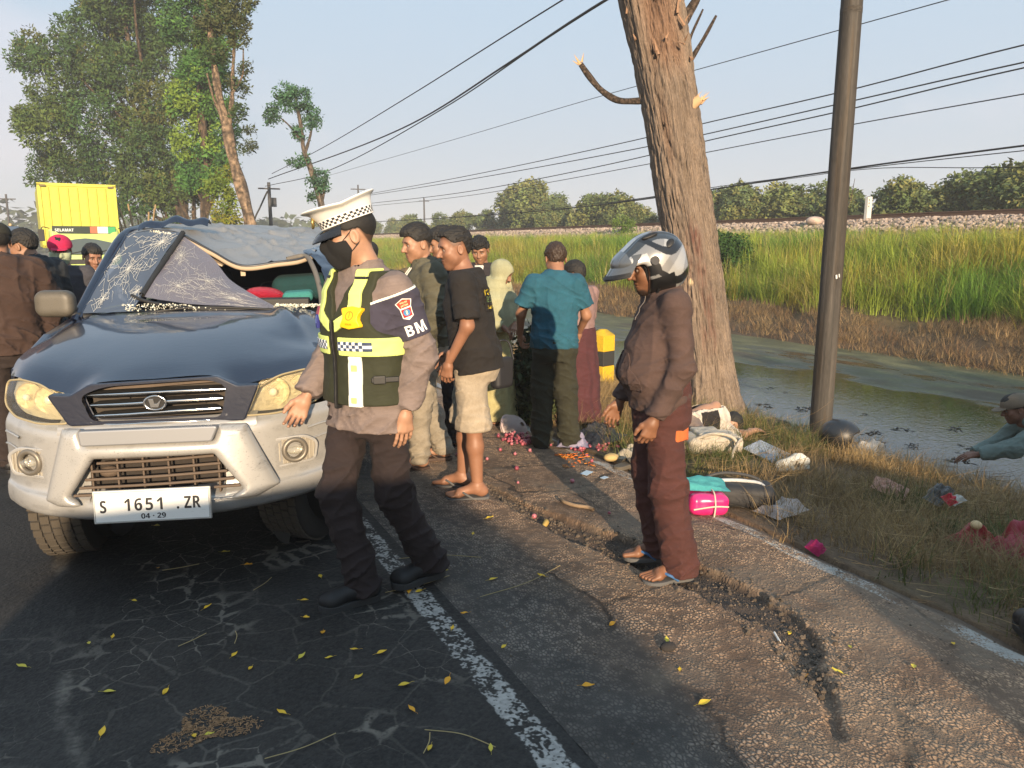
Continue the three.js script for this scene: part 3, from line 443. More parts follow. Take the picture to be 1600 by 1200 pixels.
// ---------- the crashed car ----------
const SCRATCH = dtex(512, 512, (i, j) => { const v = .5 + .3 * (vn(i / 40, j / 40, 12) - .5) + .3 * (vn(i / 7, j / 7, 73) - .5) + .2 * (vn(i / 1.5, j / 1.5, 256) - .5); return [v, v, v]; });
const SPECK = dtex(512, 512, (i, j) => { const d = .95 - .10 * sst(.55, .8, vn(i / 30, j / 30, 17)) * vn(i / 2, j / 2, 256) - (vn(i / 2 + 90, j / 2, 256) > .93 ? .2 : 0), s = 0; return [d + s, d + s, d + s]; }, true);
const BLUE = phys([.006, .010, .027], .4, { clearcoat: .9, clearcoatRoughness: .05, metalness: .1, bumpMap: SCRATCH, bumpScale: .0008 });
const SILVER = phys([.47, .465, .45], .34, { metalness: .3, clearcoat: .4, clearcoatRoughness: .3, map: SPECK, bumpMap: SCRATCH, bumpScale: .0006 });
const CHROME = std([.75, .74, .72], .16, { metalness: 1 }), PLASTIC = std([.018, .018, .018], .6), DIRTY = std([.13, .095, .07], .75, { map: SPECK }), RUBBER = std([.032, .029, .026], .9, { bumpMap: GRAIN, bumpScale: .001 });
const mir = (pts) => pts.map(([x, y, z]) => [-x, y, z]);
const CAR = thing('crashed_car', 'dark blue crashed car with caved-in roof, shattered windscreen and silver bumper', 'car', [.02, 0, -3.41], -17 * RAD);
const toCar = (x, y, z) => { const c = Math.cos(-17 * RAD), s = Math.sin(-17 * RAD); return [.02 + x * c + z * s, y, -3.41 - x * s + z * c]; };
{
  const bonRows = [
    [[-.705, .935, -.45], [-.61, .948, -.31], [-.42, .908, -.185], [-.33, .902, -.135], [-.25, .945, -.11], [0, .962, -.10], [.25, .966, -.11], [.33, .925, -.135], [.42, .93, -.185], [.6, .958, -.31], [.70, .955, -.45]],
    [[-.72, .985, -.55], [-.61, .998, -.43], [-.42, .982, -.31], [-.33, .985, -.27], [-.2, 1.0, -.25], [0, 1.012, -.24], [.2, 1.012, -.25], [.33, .995, -.27], [.42, .993, -.31], [.6, 1.005, -.43], [.71, .995, -.55]],
    [[-.735, 1.03, -.78], [-.61, 1.055, -.70], [-.42, 1.062, -.60], [-.33, 1.066, -.58], [-.2, 1.075, -.57], [0, 1.085, -.56], [.2, 1.083, -.57], [.33, 1.07, -.58], [.42, 1.06, -.60], [.6, 1.05, -.70], [.71, 1.02, -.78]],
    [[-.725, 1.075, -1.02], [-.61, 1.1, -.97], [-.42, 1.112, -.92], [-.33, 1.116, -.91], [-.2, 1.124, -.9], [0, 1.13, -.9], [.2, 1.13, -.9], [.33, 1.125, -.91], [.44, 1.13, -.93], [.57, 1.12, -.98], [.69, 1.045, -1.02]],
    [[-.69, 1.12, -1.25], [-.6, 1.135, -1.22], [-.42, 1.146, -1.2], [-.33, 1.15, -1.19], [-.2, 1.154, -1.185], [0, 1.156, -1.18], [.2, 1.156, -1.185], [.33, 1.156, -1.19], [.46, 1.165, -1.2], [.56, 1.14, -1.22], [.66, 1.06, -1.25]]];
  const dent = p => { const { x, z } = p; const a = (x - .5) + (z + .85) * -.35; p.y += -.03 * Math.exp(-((x - .62) ** 2 / .006 + (z + .85) ** 2 / .05)) + .016 * Math.exp(-(a * a) / .0012) * sst(-.5, -.85, z) + .006 * fbm(x * 6, 3, z * 6, 3) * sst(.2, .5, x) + .008 * Math.exp(-((x + .05) ** 2 / .08 + (z + 1.1) ** 2 / .004)) - .009 * Math.exp(-((x + .12) ** 2 / .05 + (z + 1.02) ** 2 / .004)); };
  const tr = r => r[0].map((_, i) => r.map(q => q[i]));
  part('bonnet', patch(tr(bonRows), 44, 60, dent), BLUE, CAR);
  part('cowl', [patch([[[-.68, 1.125, -1.24], [0, 1.15, -1.2], [.66, 1.1, -1.24]], [[-.68, 1.10, -1.3], [0, 1.13, -1.3], [.66, 1.08, -1.3]], [[-.68, 1.13, -1.36], [0, 1.15, -1.36], [.66, 1.12, -1.36]]], 8, 24)], PLASTIC, CAR);
  // nose panel around the grille opening
  const gro = rounded([[-.292, .897], [-.2, .936], [.22, .956], [.29, .925], [.262, .792], [-.255, .79]], [.03, .05, .05, .03, .03, .03]);
  const nose = rounded([[-.412, .902], [-.33, .896], [-.25, .942], [.25, .963], [.33, .92], [.414, .922], [.352, .778], [-.342, .778]], .012); nose.holes.push(new THREE.Path(gro.getPoints(6)));
  part('nose_panel', xf(extrude(nose, .04, .006), [0, 0, -.135]), BLUE, CAR);
  const gr = new THREE.Group(); gr.name = 'grille'; CAR.add(gr);
  part('grille_backing', [box(.56, .17, .01, [0, .865, -.2], [0, 0, .03]), ...[0, 1, 2, 3, 4, 5, 6].map(i => box(.03 + .03 * hash2(i, 3), .02, .02, [-.22 + i * .075, .905 - .03 * (i % 3), -.185]))], std([.05, .04, .032], .8), gr);
  const yl = [[.897, .908], [.853, .868], [.808, .825]]; // three chrome bars, a little higher at the right
  yl.forEach(([a, b], i) => { const w = .278 - i * .012; part('chrome_bar', tube([[-w, a, -.118], [-w * .5, a + (b - a) * .2 + .002, -.102], [0, (a + b) / 2 + .003, -.098], [w * .5, b - (b - a) * .2 + .002, -.102], [w, b, -.118]], .0062, 8), CHROME, gr);
    part('slat', [patch([[[-w, a - .006, -.115], [0, (a + b) / 2 - .004, -.098], [w, b - .006, -.115]], [[-w + .03, a - .017, -.14], [0, (a + b) / 2 - .018, -.13], [w - .03, b - .017, -.14]]], 4, 16), patch([[[-w, a + .006, -.115], [0, (a + b) / 2 + .008, -.1], [w, b + .006, -.115]], [[-w + .03, a + .014, -.15], [0, (a + b) / 2 + .018, -.14], [w - .03, b + .014, -.15]]], 4, 16)], PLASTIC, gr); });
  part('dust_panel', xf(extrude(rounded([[-.245, .905], [.245, .935], [.25, .952], [-.2, .93]], .006), .01, .002), [0, 0, -.17]), DIRTY, gr);
  part('trim', tube([[-.30, .89, -.112], [-.285, .85, -.108], [-.257, .79, -.1], [0, .781, -.075], [.262, .795, -.1], [.285, .85, -.108], [.294, .92, -.112]], .004, 6), CHROME, gr);
  { const em = new THREE.Group(); em.name = 'emblem'; CAR.add(em); em.position.set(.0, .862, -.088);
    part('ring', xf(new THREE.TorusGeometry(.036, .0045, 10, 32), [0, 0, 0], [0, 0, 0], [1.18, .82, 1]), CHROME, em); part('plate', xf(new THREE.CylinderGeometry(.034, .034, .006, 28), [0, 0, -.004], [Math.PI / 2, 0, 0], [1.18, .82, 1]), std([.03, .03, .03], .4, { metalness: .6 }), em);
    part('letter_mark', [xf(extrude(shapeOf([[-.024, .016], [-.006, .016], [-.002, -.004], [.008, -.004], [.026, .014], [.012, -.018], [-.016, -.018]]), .005, .001), [0, 0, 0])], CHROME, em); shade(em); }
  // headlamps
  for (const s of [-1, 1]) {
    const dy = s > 0 ? .008 : 0, pts = [[.405, .893], [.342, .783], [.48, .775], [.62, .788], [.695, .83], [.69, .925], [.6, .942], [.49, .932]].map(([x, y]) => [x * s, y + dy + (s > 0 ? (x - .34) * .03 : 0)]);
    const bend = (g, dz) => { const p = g.attributes.position; for (let i = 0; i < p.count; i++) { const x = Math.abs(p.getX(i)), y = p.getY(i); p.setZ(i, p.getZ(i) - .10 - Math.max(0, x - .33) ** 1.7 * 1.25 - Math.max(0, y - .78) * .42 + dz); } g.computeVertexNormals(); return g; };
    const dense = (shp) => { const g = extrude(shp, .018, .006, 3); return g; };
    const hl = new THREE.Group(); hl.name = 'headlight'; CAR.add(hl);
    const lensS = rounded(pts, .03), fill = (d) => { // fine grid over the outline so that it can be bent
      const bb = pts.map(p => p[0]), x0 = Math.min(...bb), x1 = Math.max(...bb), P = lensS.getPoints(12), col = [];
      for (let i = 0; i <= 26; i++) { const x = lerp(x0 + .002, x1 - .002, i / 26); let lo = 9, hi = -9; for (let k = 0; k < P.length; k++) { const a = P[k], b = P[(k + 1) % P.length]; if ((a.x - x) * (b.x - x) <= 0 && a.x !== b.x) { const y = a.y + (b.y - a.y) * (x - a.x) / (b.x - a.x); lo = Math.min(lo, y); hi = Math.max(hi, y); } } if (lo > hi) lo = hi = .85; col.push([[x, lo, 0], [x, (lo + hi) / 2, .012], [x, hi, 0]]); }
      return bend(patch([0, 1, 2].map(r => col.map(c => c[r])), 26, 12), d); };
    part('reflector', [fill(-.085), xf(new THREE.SphereGeometry(1, 24, 14, 0, 7, 0, 1.5), [.455 * s, .86 + dy, -.235], [-Math.PI / 2, 0, 0], [.075, .06, .066]), xf(new THREE.SphereGeometry(1, 24, 14, 0, 7, 0, 1.5), [.575 * s, .865 + dy, -.30], [-Math.PI / 2, 0, 0], [.055, .06, .06])], std([.98, .90, .66], .3, { metalness: .5, bumpMap: SCRATCH, bumpScale: .010 }), hl);
    for (const g of [xf(new THREE.SphereGeometry(.02, 12, 8), [.46 * s, .862 + dy, -.215]), xf(new THREE.SphereGeometry(.016, 12, 8), [.575 * s, .866 + dy, -.275])]) part('bulb', g, phys([.9, .85, .7], .1, { clearcoat: 1 }), hl);
    part('lens', fill(.0), phys([1, .97, .86], .05, { transmission: .95, thickness: 0, ior: 1.45, map: SPECK, bumpMap: SCRATCH, bumpScale: .001 }), hl);
    part('lens_rim', (() => { const P = lensS.getPoints(10).map(p => { const x = Math.abs(p.x); return V(p.x, p.y, -.10 - Math.max(0, x - .33) ** 1.7 * 1.25 - Math.max(0, p.y - .78) * .42); }); P.push(P[0]); return tube(P, .0045, 6, 120); })(), std([.35, .29, .17], .5), hl);
    part('turn_signal', patch([[[.694 * s, .80 + dy, -.40], [.70 * s, .86 + dy, -.43], [.69 * s, .935 + dy, -.45]], [[.72 * s, .80 + dy, -.47], [.725 * s, .86 + dy, -.5], [.715 * s, .935 + dy, -.52]], [[.735 * s, .81 + dy, -.56], [.74 * s, .86 + dy, -.58], [.73 * s, .935 + dy, -.6]]], 8, 8), phys([.85, .42, .10], .3, { clearcoat: .6 }), hl);
    shade(hl);
  }
  // silver bumper: wings, upper strip, lip
  const zB = x => -.045 - Math.pow(Math.abs(x) / .76, 3.2) * .40;
  const bRow = (y, dz) => x => [x, y + (x > 0 ? x * .03 : 0), zB(x) + dz];
  const bl = [[.772, -.055], [.735, -.012], [.66, -.006], [.55, -.004], [.485, .006], [.468, .03], [.425, .038], [.39, .025], [.372, -.02]];
  for (const s of [-1, 1]) { const xs = [.27, .35, .45, .55, .63, .69, .73, .75, .755].map(v => v * s), rip = p => { const t = sst(.62, .74, p.x) * sst(.5, .4, p.y); p.y += t * (.02 * noise(p.x * 30, p.y * 30, 2) + .05); p.z -= t * .05; };
    part('bumper', [patch(bl.map(([y, d], k) => xs.map((x, i) => { const q = bRow(y, d)(x); if (i > 6) q[2] -= (i - 6) * .14; return q; })), 40, 40, rip)], SILVER, CAR);
    part('crease', [tube([[.60 * s, .70, zB(.6) + .004], [.66 * s, .705, zB(.66) + .004], [.715 * s, .70, zB(.715)]], .006, 6)], SILVER, CAR); part('crease', [tube([[.62 * s, .645, zB(.62) + .004], [.68 * s, .65, zB(.68) + .002], [.73 * s, .64, zB(.73)]], .005, 6)], SILVER, CAR);
    // fog lamp in its ribbed panel
    const fx = (s > 0 ? .535 : -.53), fy = s > 0 ? .615 : .606, fg = new THREE.Group(); fg.name = 'fog_light'; CAR.add(fg); fg.position.set(fx, fy, zB(.53) + .004); fg.rotation.y = .32 * s;
    const out = rounded([[-.125, .055], [.06, .062], [.115, .03], [.1, -.055], [-.09, -.072]].map(([a, b]) => [a * s, b]), .025), inn = rounded([[-.118, .048], [.058, .055], [.106, .026], [.093, -.048], [-.085, -.064]].map(([a, b]) => [a * s, b]), .022);
    const rim = out.clone(); rim.holes.push(new THREE.Path(inn.getPoints(8))); part('rim', xf(extrude(rim, .008, .004), [0, 0, -.004]), SILVER, fg);
    inn.holes.push(new THREE.Path().absarc(.012 * s, 0, .046, 0, Math.PI * 2)); part('panel', xf(extrude(inn, .004, 0), [0, 0, -.002]), std([.30, .27, .22], .6, { map: SPECK }), fg);
    part('ribs', Array.from({ length: 13 }, (_, i) => { const u = (-.105 + i * .0165) * s, k = Math.abs(u - .01 * s) < .062; return k ? [box(.006, .016, .006, [u, .048, .004], 0, .002), box(.006, .018, .006, [u, -.05, .004], 0, .002)] : [box(.006, .085, .006, [u, -.004, .004], 0, .002)]; }).flat(), std([.36, .33, .27], .55), fg);
    part('bowl', [xf(new THREE.TorusGeometry(.047, .012, 12, 32), [.012 * s, 0, .006]), xf(new THREE.CylinderGeometry(.047, .036, .03, 28, 1, true), [.012 * s, 0, -.006], [Math.PI / 2, 0, 0])], std([.2, .18, .15], .45, { metalness: .5 }), fg);
    part('lamp_reflector', xf(new THREE.SphereGeometry(.036, 24, 12, 0, 7, 0, 1.4), [.012 * s, 0, .0], [-Math.PI / 2, 0, 0], [1, 1, .7]), CHROME, fg); part('lamp_lens', xf(new THREE.SphereGeometry(.04, 24, 12, 0, 7, 0, 1.2), [.012 * s, 0, .0], [Math.PI / 2, 0, 0], [1, 1, .5]), phys([.95, .93, .85], .1, { transmission: .85, thickness: 0 }), fg); shade(fg);
  }
  part('bumper_top', patch([[.788, -.075], [.778, -.045], [.765, -.02], [.74, -.01], [.715, -.012]].map(([y, d]) => [-.40, -.2, 0, .2, .40].map(x => bRow(y, d)(x))), 30, 10), SILVER, CAR);
  part('bumper_lip', patch([[.50, -.05], [.478, .01], [.462, .035], [.425, .042], [.392, .028], [.372, -.02]].map(([y, d]) => [-.45, -.3, 0, .3, .45].map(x => { const q = bRow(y, d)(x); q[1] += -.012 + .012 * (Math.abs(x) / .45); return q; })), 30, 16), SILVER, CAR);
  // bull bar with its lower grille
  const psdf = P => (x, y) => { let d = 1e9, sg = 1; for (let i = 0, j = P.length - 1; i < P.length; j = i++) { const ex = P[j][0] - P[i][0], ey = P[j][1] - P[i][1], wx = x - P[i][0], wy = y - P[i][1], t = clamp((wx * ex + wy * ey) / (ex * ex + ey * ey)), bx = wx - ex * t, by = wy - ey * t; d = Math.min(d, bx * bx + by * by); const c1 = y >= P[i][1], c2 = y < P[j][1], c3 = ex * wy > ey * wx; if ((c1 && c2 && c3) || (!c1 && !c2 && !c3)) sg = -sg; } return sg * Math.sqrt(d); };
  const barO = psdf([[-.355, .775], [-.28, .775], [-.262, .717], [.24, .717], [.262, .778], [.368, .772], [.492, .49], [.40, .452], [-.385, .45], [-.448, .472]]), barI = psdf([[-.225, .642], [.235, .645], [.335, .50], [.30, .478], [-.29, .474], [-.322, .498]]);
  part('bull_bar', skin((x, y, z) => { const d2 = smax(barO(x, y), -barI(x, y) + .008, .03), zz = zB(x) + .05 - (y - .6) * .10; return smax(d2, Math.abs(z - zz) - .034, .042); }, [-.5, .42, -.2], [.54, .82, .16], .0075), SILVER, CAR);
  part('step_panel', xf(extrude(rounded([[-.262, .772], [.262, .775], [.238, .722], [-.258, .72]], .008), .03, .006), [0, 0, -.0]), phys([.27, .28, .30], .45, { metalness: .4 }), CAR);
  part('radiator', box(.62, .2, .02, [0, .57, -.13]), std([.03, .024, .02], .9), CAR);
  [.634, .600, .566, .532, .50].forEach((y, i) => part('lower_slat', tube([[-.225 - i * .025, y - .006, -.02], [0, y, -.008], [.235 + i * .025, y + .008, -.02]], .0065, 6), DIRTY, CAR));
  for (let i = 0; i < 6; i++) part('lower_upright', box(.008, .17, .03, [-.25 + i * .1, .565, -.04], 0, .002), DIRTY, CAR);
  part('horn', xf(new THREE.SphereGeometry(.04, 16, 10), [-.2, .575, -.08], 0, [1, .6, .6]), DIRTY, CAR);
  { const tx = ctex(1024, 320, (c, w, h) => { c.fillStyle = '#e9e9e4'; c.fillRect(0, 0, w, h); c.fillStyle = 'rgba(90,80,60,.10)'; for (let i = 0; i < 60; i++) c.fillRect(hash2(i, 1) * w, hash2(i, 2) * h, 3 + 30 * hash2(i, 3), 2 + 3 * hash2(i, 4));
      c.fillStyle = '#26262a'; const t = (s, x, y, sz, sx = .82) => { c.save(); c.translate(x, y); c.scale(sx, 1); c.font = `bold ${sz}px sans-serif`; c.fillText(s, 0, 0); c.restore(); };
      t('S', 46, 215, 178, .72); t('1', 258, 205, 178, .8); t('6', 348, 205, 178, .8); t('5', 445, 205, 178, .8); t('1', 545, 205, 178, .8); t('.', 720, 205, 150); t('ZR', 792, 205, 178, .72); t('04 · 29', 404, 292, 76, .98); c.strokeStyle = '#8d8d86'; c.lineWidth = 5; c.strokeRect(7, 7, w - 14, h - 14); });
    const pl = new THREE.Group(); pl.name = 'number_plate'; CAR.add(pl); pl.position.set(.004, .468, .075); pl.rotation.set(-.05, 0, .0);
    part('plate_frame', box(.456, .138, .012, [0, 0, -.008], 0, .005), std([.55, .55, .52], .4, { metalness: .5 }), pl); const f = part('plate_face', new THREE.PlaneGeometry(.446, .128), phys(0xffffff, .42, { map: tx, bumpMap: tx, bumpScale: -.0015 }), pl); f.position.z = .0; shade(pl); }
  // body sides, pillars, floor
  const side = new THREE.Shape(); [[-.5, .95], [-.5, .78], [-.53, .55]].forEach((p, i) => i ? side.lineTo(...p) : side.moveTo(...p)); side.absarc(-.88, .40, .40, .35, Math.PI - .25, false); side.lineTo(-1.35, .36); side.lineTo(-2.65, .36); side.absarc(-3.05, .40, .38, Math.PI * .02, Math.PI - .2, false); side.lineTo(-3.6, .45); side.lineTo(-3.65, 1.12); side.lineTo(-1.3, 1.12); side.lineTo(-.9, 1.06); side.closePath();
  for (const s of [-1, 1]) part('body_side', (() => { const g = extrude(side, .02, .012, 3); g.rotateY(-Math.PI / 2); const p = g.attributes.position; for (let i = 0; i < p.count; i++) { const x = p.getX(i), y = p.getY(i), z = p.getZ(i); p.setXYZ(i, s * (.735 - (z > -.75 ? (z + .75) * .12 : 0) - Math.max(0, y - .85) * .12) + x * -s + (s > 0 ? .02 * fbm(y * 5, z * 5, 1) : 0), y, z); } g.computeVertexNormals(); return g; })(), BLUE, CAR);
  for (const z of [-.88, -3.05]) for (const x of [-.56, .56]) part('wheel_arch', xf(new THREE.CylinderGeometry(.4, .4, .3, 24, 1, true), [x, .42, z], [0, 0, Math.PI / 2]), PLASTIC, CAR);
  part('underbody', [box(1.36, .3, 2.9, [0, .55, -1.95], 0, .03), box(.95, .4, .6, [0, .55, -.5], 0, .03), box(1.36, .5, .1, [0, .9, -3.55])], PLASTIC, CAR);
  part('axle', [cyl(.04, .04, 1.2, [0, .34, -.9], [0, 0, Math.PI / 2]), cyl(.03, .03, .5, [.35, .45, -.8], [.5, 0, .9]), cyl(.03, .03, .5, [-.35, .45, -.8], [.5, 0, -.9])], std([.04, .032, .026], .8), CAR);
  part('dashboard', [box(1.24, .16, .3, [0, 1.05, -1.5], 0, .05)], PLASTIC, CAR); part('seat', [box(.5, .6, .16, [-.34, 1.05, -2.35], [-.2, 0, 0], .06), box(.5, .16, .5, [-.34, .76, -2.1], 0, .06)], std([.03, .033, .04], .9), CAR); part('seat', [box(.5, .55, .16, [.34, 1.0, -2.45], [-.3, 0, .1], .06), box(.5, .16, .5, [.34, .76, -2.1], 0, .06)], std([.03, .033, .04], .9), CAR);
  part('tailgate', patch([[[-.62, .95, -3.62], [0, .95, -3.66], [.62, .95, -3.62]], [[-.62, 1.15, -3.62], [0, 1.15, -3.66], [.62, 1.15, -3.62]], [[-.55, 1.62, -3.5], [0, 1.6, -3.52], [.52, 1.58, -3.5]]], 10, 10), std([.012, .014, .02], .4), CAR);
  // crushed roof
  const cr = p => { const { x, z } = p, k = sst(-1.85, -2.0, z); for (const [a, b, c, w, h] of [[1, .5, 1.3, .0005, .016], [1, -.6, -1.55, .0004, .015], [.3, 1, 2.25, .0006, -.014], [1, .15, .12, .0004, -.013], [1, -.25, -.95, .0004, .013], [.6, 1, 2.75, .0007, .014], [-.5, 1, 2.85, .0007, -.012], [1, .9, 2.5, .0005, -.014]]) p.y += k * h * Math.exp(-((a * x + b * z + c) ** 2) / w) * (.5 + sst(-.3, .3, noise(x * 3 + a, b, z * 2 + c))); p.y += .006 * k * (1 - Math.abs(noise(x * 5.2 + z * 1.5, 3, z * 3.6)) * 2.6) + .006 * fbm(x * 3, 4, z * 3, 4) + .012 * Math.exp(-(((x * 1.1 + (z + 2.2) * .55 - .1)) ** 2) / .0006) * k + .014 * Math.exp(-(((x - (z + 2.4) * .5 + .05)) ** 2) / .0006) * 1 + .011 * Math.exp(-(((x - .2 - (z + 2.4) * .8)) ** 2) / .0005) + .01 * Math.exp(-(((z + 2.35 + x * .3)) ** 2) / .0008) * k - .02 * Math.exp(-(((x + .1 + (z + 2.4) * .18)) ** 2) / .01) * k; };
  const roofRows = [[[-.61, 1.575, -1.88], [-.45, 1.60, -1.88], [-.31, 1.585, -1.87], [-.1, 1.475, -1.82], [.085, 1.385, -1.76], [.3, 1.405, -1.79], [.42, 1.42, -1.83], [.5, 1.45, -1.9]], [[-.6, 1.61, -2.1], [-.45, 1.62, -2.1], [-.3, 1.60, -2.1], [-.1, 1.535, -2.1], [.085, 1.46, -2.05], [.3, 1.46, -2.05], [.42, 1.47, -2.08], [.53, 1.48, -2.1]], [[-.59, 1.63, -2.5], [-.45, 1.64, -2.5], [-.3, 1.63, -2.5], [-.1, 1.58, -2.5], [.1, 1.545, -2.5], [.3, 1.53, -2.5], [.42, 1.53, -2.5], [.56, 1.51, -2.5]], [[-.58, 1.645, -3.0], [-.45, 1.655, -3.0], [-.3, 1.655, -3.0], [-.1, 1.64, -3], [.1, 1.62, -3.0], [.3, 1.60, -3.0], [.42, 1.59, -3], [.57, 1.56, -3.0]], [[-.56, 1.64, -3.5], [-.45, 1.655, -3.52], [-.3, 1.67, -3.53], [-.1, 1.672, -3.55], [.1, 1.668, -3.55], [.3, 1.655, -3.53], [.42, 1.64, -3.52], [.56, 1.60, -3.5]]];
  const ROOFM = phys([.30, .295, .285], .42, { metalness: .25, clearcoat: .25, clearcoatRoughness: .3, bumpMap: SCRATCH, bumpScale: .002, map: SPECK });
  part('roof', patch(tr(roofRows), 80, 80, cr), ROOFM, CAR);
  part('headliner', [patch(tr(roofRows.slice(0, 2).map((r, i) => r.map(([x, y, z]) => [x, y - .03 - (i ? .03 : 0), z]))), 40, 6), tube(roofRows[0].slice(2).map(([x, y, z]) => [x, y - .018, z + .006]), .014, 8)], std([.42, .33, .23], .85), CAR);
  part('roof_edge', tube(roofRows[0].slice(1).map(([x, y, z]) => [x, y - .002, z + .004]), .009, 8), std([.06, .062, .068], .4, { metalness: .5 }), CAR);
  part('sun_visor', [box(.2, .012, .1, [-.13, 1.425, -1.86], [.1, 0, -.42], .005), box(.03, .035, .01, [.085, 1.335, -1.80])], std([.5, .4, .29], .8), CAR);
  part('roof_flap', (() => { const f = [], n = 14; for (let k = 0; k < 3; k++) f.push(Array.from({ length: n }, (_, i) => { const t = i / (n - 1); return [-.56 + .40 * t, 1.59 + .05 * Math.sin(t * 2.6) + (k === 1 ? .045 : k === 2 ? .02 : 0) + .012 * Math.sin(t * 15), -1.95 - t * .1 - k * .06]; })); return patch(f, 40, 10, p => { p.y += .01 * noise(p.x * 14, 2, p.z * 14); }); })(), BLUE, CAR);
  for (const [s, top, mid] of [[-1, [-.625, 1.565, -1.88], [-.662, 1.36, -1.56]]]) part('pillar', [tube([[-.70, 1.10, -1.2], mid, top, [-.6, 1.61, -2.1], [-.59, 1.635, -2.6], [-.57, 1.64, -3.5]], .026, 10), tube([[-.675, 1.12, -1.215], [mid[0] + .025, mid[1], mid[2] + .012], [top[0] + .03, top[1] + .008, top[2] + .01]], .012, 8)], BLUE, CAR);
  part('pillar', [patch([[[.68, 1.02, -1.2], [.70, 1.2, -1.42], [.64, 1.36, -1.7], [.53, 1.455, -1.92]], [[.64, 1.05, -1.24], [.62, 1.22, -1.45], [.56, 1.38, -1.72], [.46, 1.46, -1.93]], [[.71, 1.0, -1.5], [.69, 1.26, -1.7], [.6, 1.44, -1.95], [.5, 1.5, -2.15]], [[.72, 1.0, -1.9], [.68, 1.26, -2.1], [.63, 1.42, -2.2], [.56, 1.5, -2.4]]].reverse(), 30, 30, p => { p.x += .022 * noise(p.x * 4 + 9, p.y * 9, p.z * 14); p.y += .014 * noise(p.x * 8, p.y * 10 + 5, p.z * 12); })], BLUE, CAR);
  part('pillar_trim', [tube([[.60, 1.1, -1.26], [.585, 1.22, -1.42], [.52, 1.38, -1.7], [.45, 1.44, -1.88], [.35, 1.42, -1.84]], .016, 8)], std([.14, .125, .105], .7), CAR);
  for (const g of [tube([[-.7, 1.1, -2.35], [-.6, 1.62, -2.45]], .03, 8), tube([[.68, 1.05, -2.5], [.6, 1.35, -2.5], [.57, 1.52, -2.55]], .03, 8), tube([[-.66, 1.1, -3.55], [-.56, 1.63, -3.5]], .035, 8), tube([[.66, 1.1, -3.55], [.55, 1.6, -3.5]], .035, 8)]) part('rear_pillar', g, BLUE, CAR);
  // shattered windscreen: the left sheet still stands, a triangular sheet has slumped across the dashboard
  const w1 = [[[-.665, 1.145, -1.235], [-.66, 1.3, -1.45], [-.635, 1.45, -1.68], [-.595, 1.575, -1.86]], [[-.54, 1.15, -1.215], [-.52, 1.3, -1.44], [-.49, 1.45, -1.66], [-.45, 1.595, -1.86]], [[-.40, 1.155, -1.2], [-.38, 1.28, -1.42], [-.34, 1.44, -1.64], [-.28, 1.585, -1.85]]];
  const w2 = [[[-.37, 1.225, -1.33], [-.345, 1.34, -1.5], [-.31, 1.46, -1.68], [-.275, 1.575, -1.84]], [[-.22, 1.20, -1.29], [-.18, 1.28, -1.40], [-.14, 1.36, -1.52], [-.08, 1.45, -1.66]], [[.0, 1.18, -1.25], [.03, 1.22, -1.31], [.06, 1.26, -1.36], [.09, 1.30, -1.44]], [[.34, 1.16, -1.21], [.345, 1.162, -1.212], [.35, 1.164, -1.214], [.355, 1.166, -1.216]]];
  const glass = phys([.16, .20, .28], .08, { transmission: .6, thickness: 0, ior: 1.5, bumpMap: SCRATCH, bumpScale: .0006 }), milky = phys([.26, .25, .30], .3, { transmission: .5, thickness: 0, ior: 1.5, bumpMap: SCRATCH, bumpScale: .006 });
  const bow = p => { p.z += .006 * fbm(p.x * 6, p.y * 6, 2, 3); }, sag = p => { p.y += .012 * fbm(p.x * 5, 7, p.z * 5, 3); };
  part('windscreen', patch(w1, 24, 30, bow), glass, CAR); part('slumped_windscreen', patch(w2, 40, 24, sag), milky, CAR);
  const crackOn = (rows, f, n, seedPts, r, jit) => { const cs = rows.map(q => new THREE.CatmullRomCurve3(q.map(p => V(...p)), false, 'centripetal')), P = (u, v) => { const c = new THREE.CatmullRomCurve3(cs.map(k => k.getPoint(clamp(v))), false, 'centripetal'), p = c.getPoint(clamp(u)); f(p); p.z += .003; p.y += .002; return p; }, out = [];
    for (const [cu, cv, m, len] of seedPts) for (let i = 0; i < m; i++) { let a = i / m * 6.283 + rr(-.3, .3), u = cu + rr(-.05, .05), v = cv + rr(-.05, .05); const pts = [P(u, v)]; for (let k = 0; k < 7; k++) { a += rr(-jit, jit); u += Math.cos(a) * len / 7 * rr(.5, 1.4); v += Math.sin(a) * len / 7 * rr(.5, 1.4); if (u < 0 || u > 1 || v < 0 || v > 1) break; pts.push(P(u, v)); } if (pts.length > 2) out.push(tube(pts, t => r * (1.15 - t), 4, pts.length * 2)); }
    return out; };
  seed = 77; const WHITE = std([.62, .62, .58], .6);
  const ck = (g, par) => { const m = part('cracks', g, WHITE, par); m.userData.kind = 'stuff'; };
  const spider = (rows, f, list, r) => { const cs = rows.map(q => new THREE.CatmullRomCurve3(q.map(p => V(...p)), false, 'centripetal')), P = (u, v) => { const c = new THREE.CatmullRomCurve3(cs.map(k => k.getPoint(clamp(v))), false, 'centripetal'), p = c.getPoint(clamp(u)); f(p); p.z += .003; p.y += .002; return p; }, out = [], ok = (u, v) => u > .01 && u < .99 && v > .01 && v < .99;
    const seg = (a, b, w) => { if (ok(...a) && ok(...b)) { const m = [(a[0] + b[0]) / 2 + rr(-.006, .006), (a[1] + b[1]) / 2 + rr(-.006, .006)]; out.push(tube([P(...a), P(...m), P(...b)], w, 3, 3)); } };
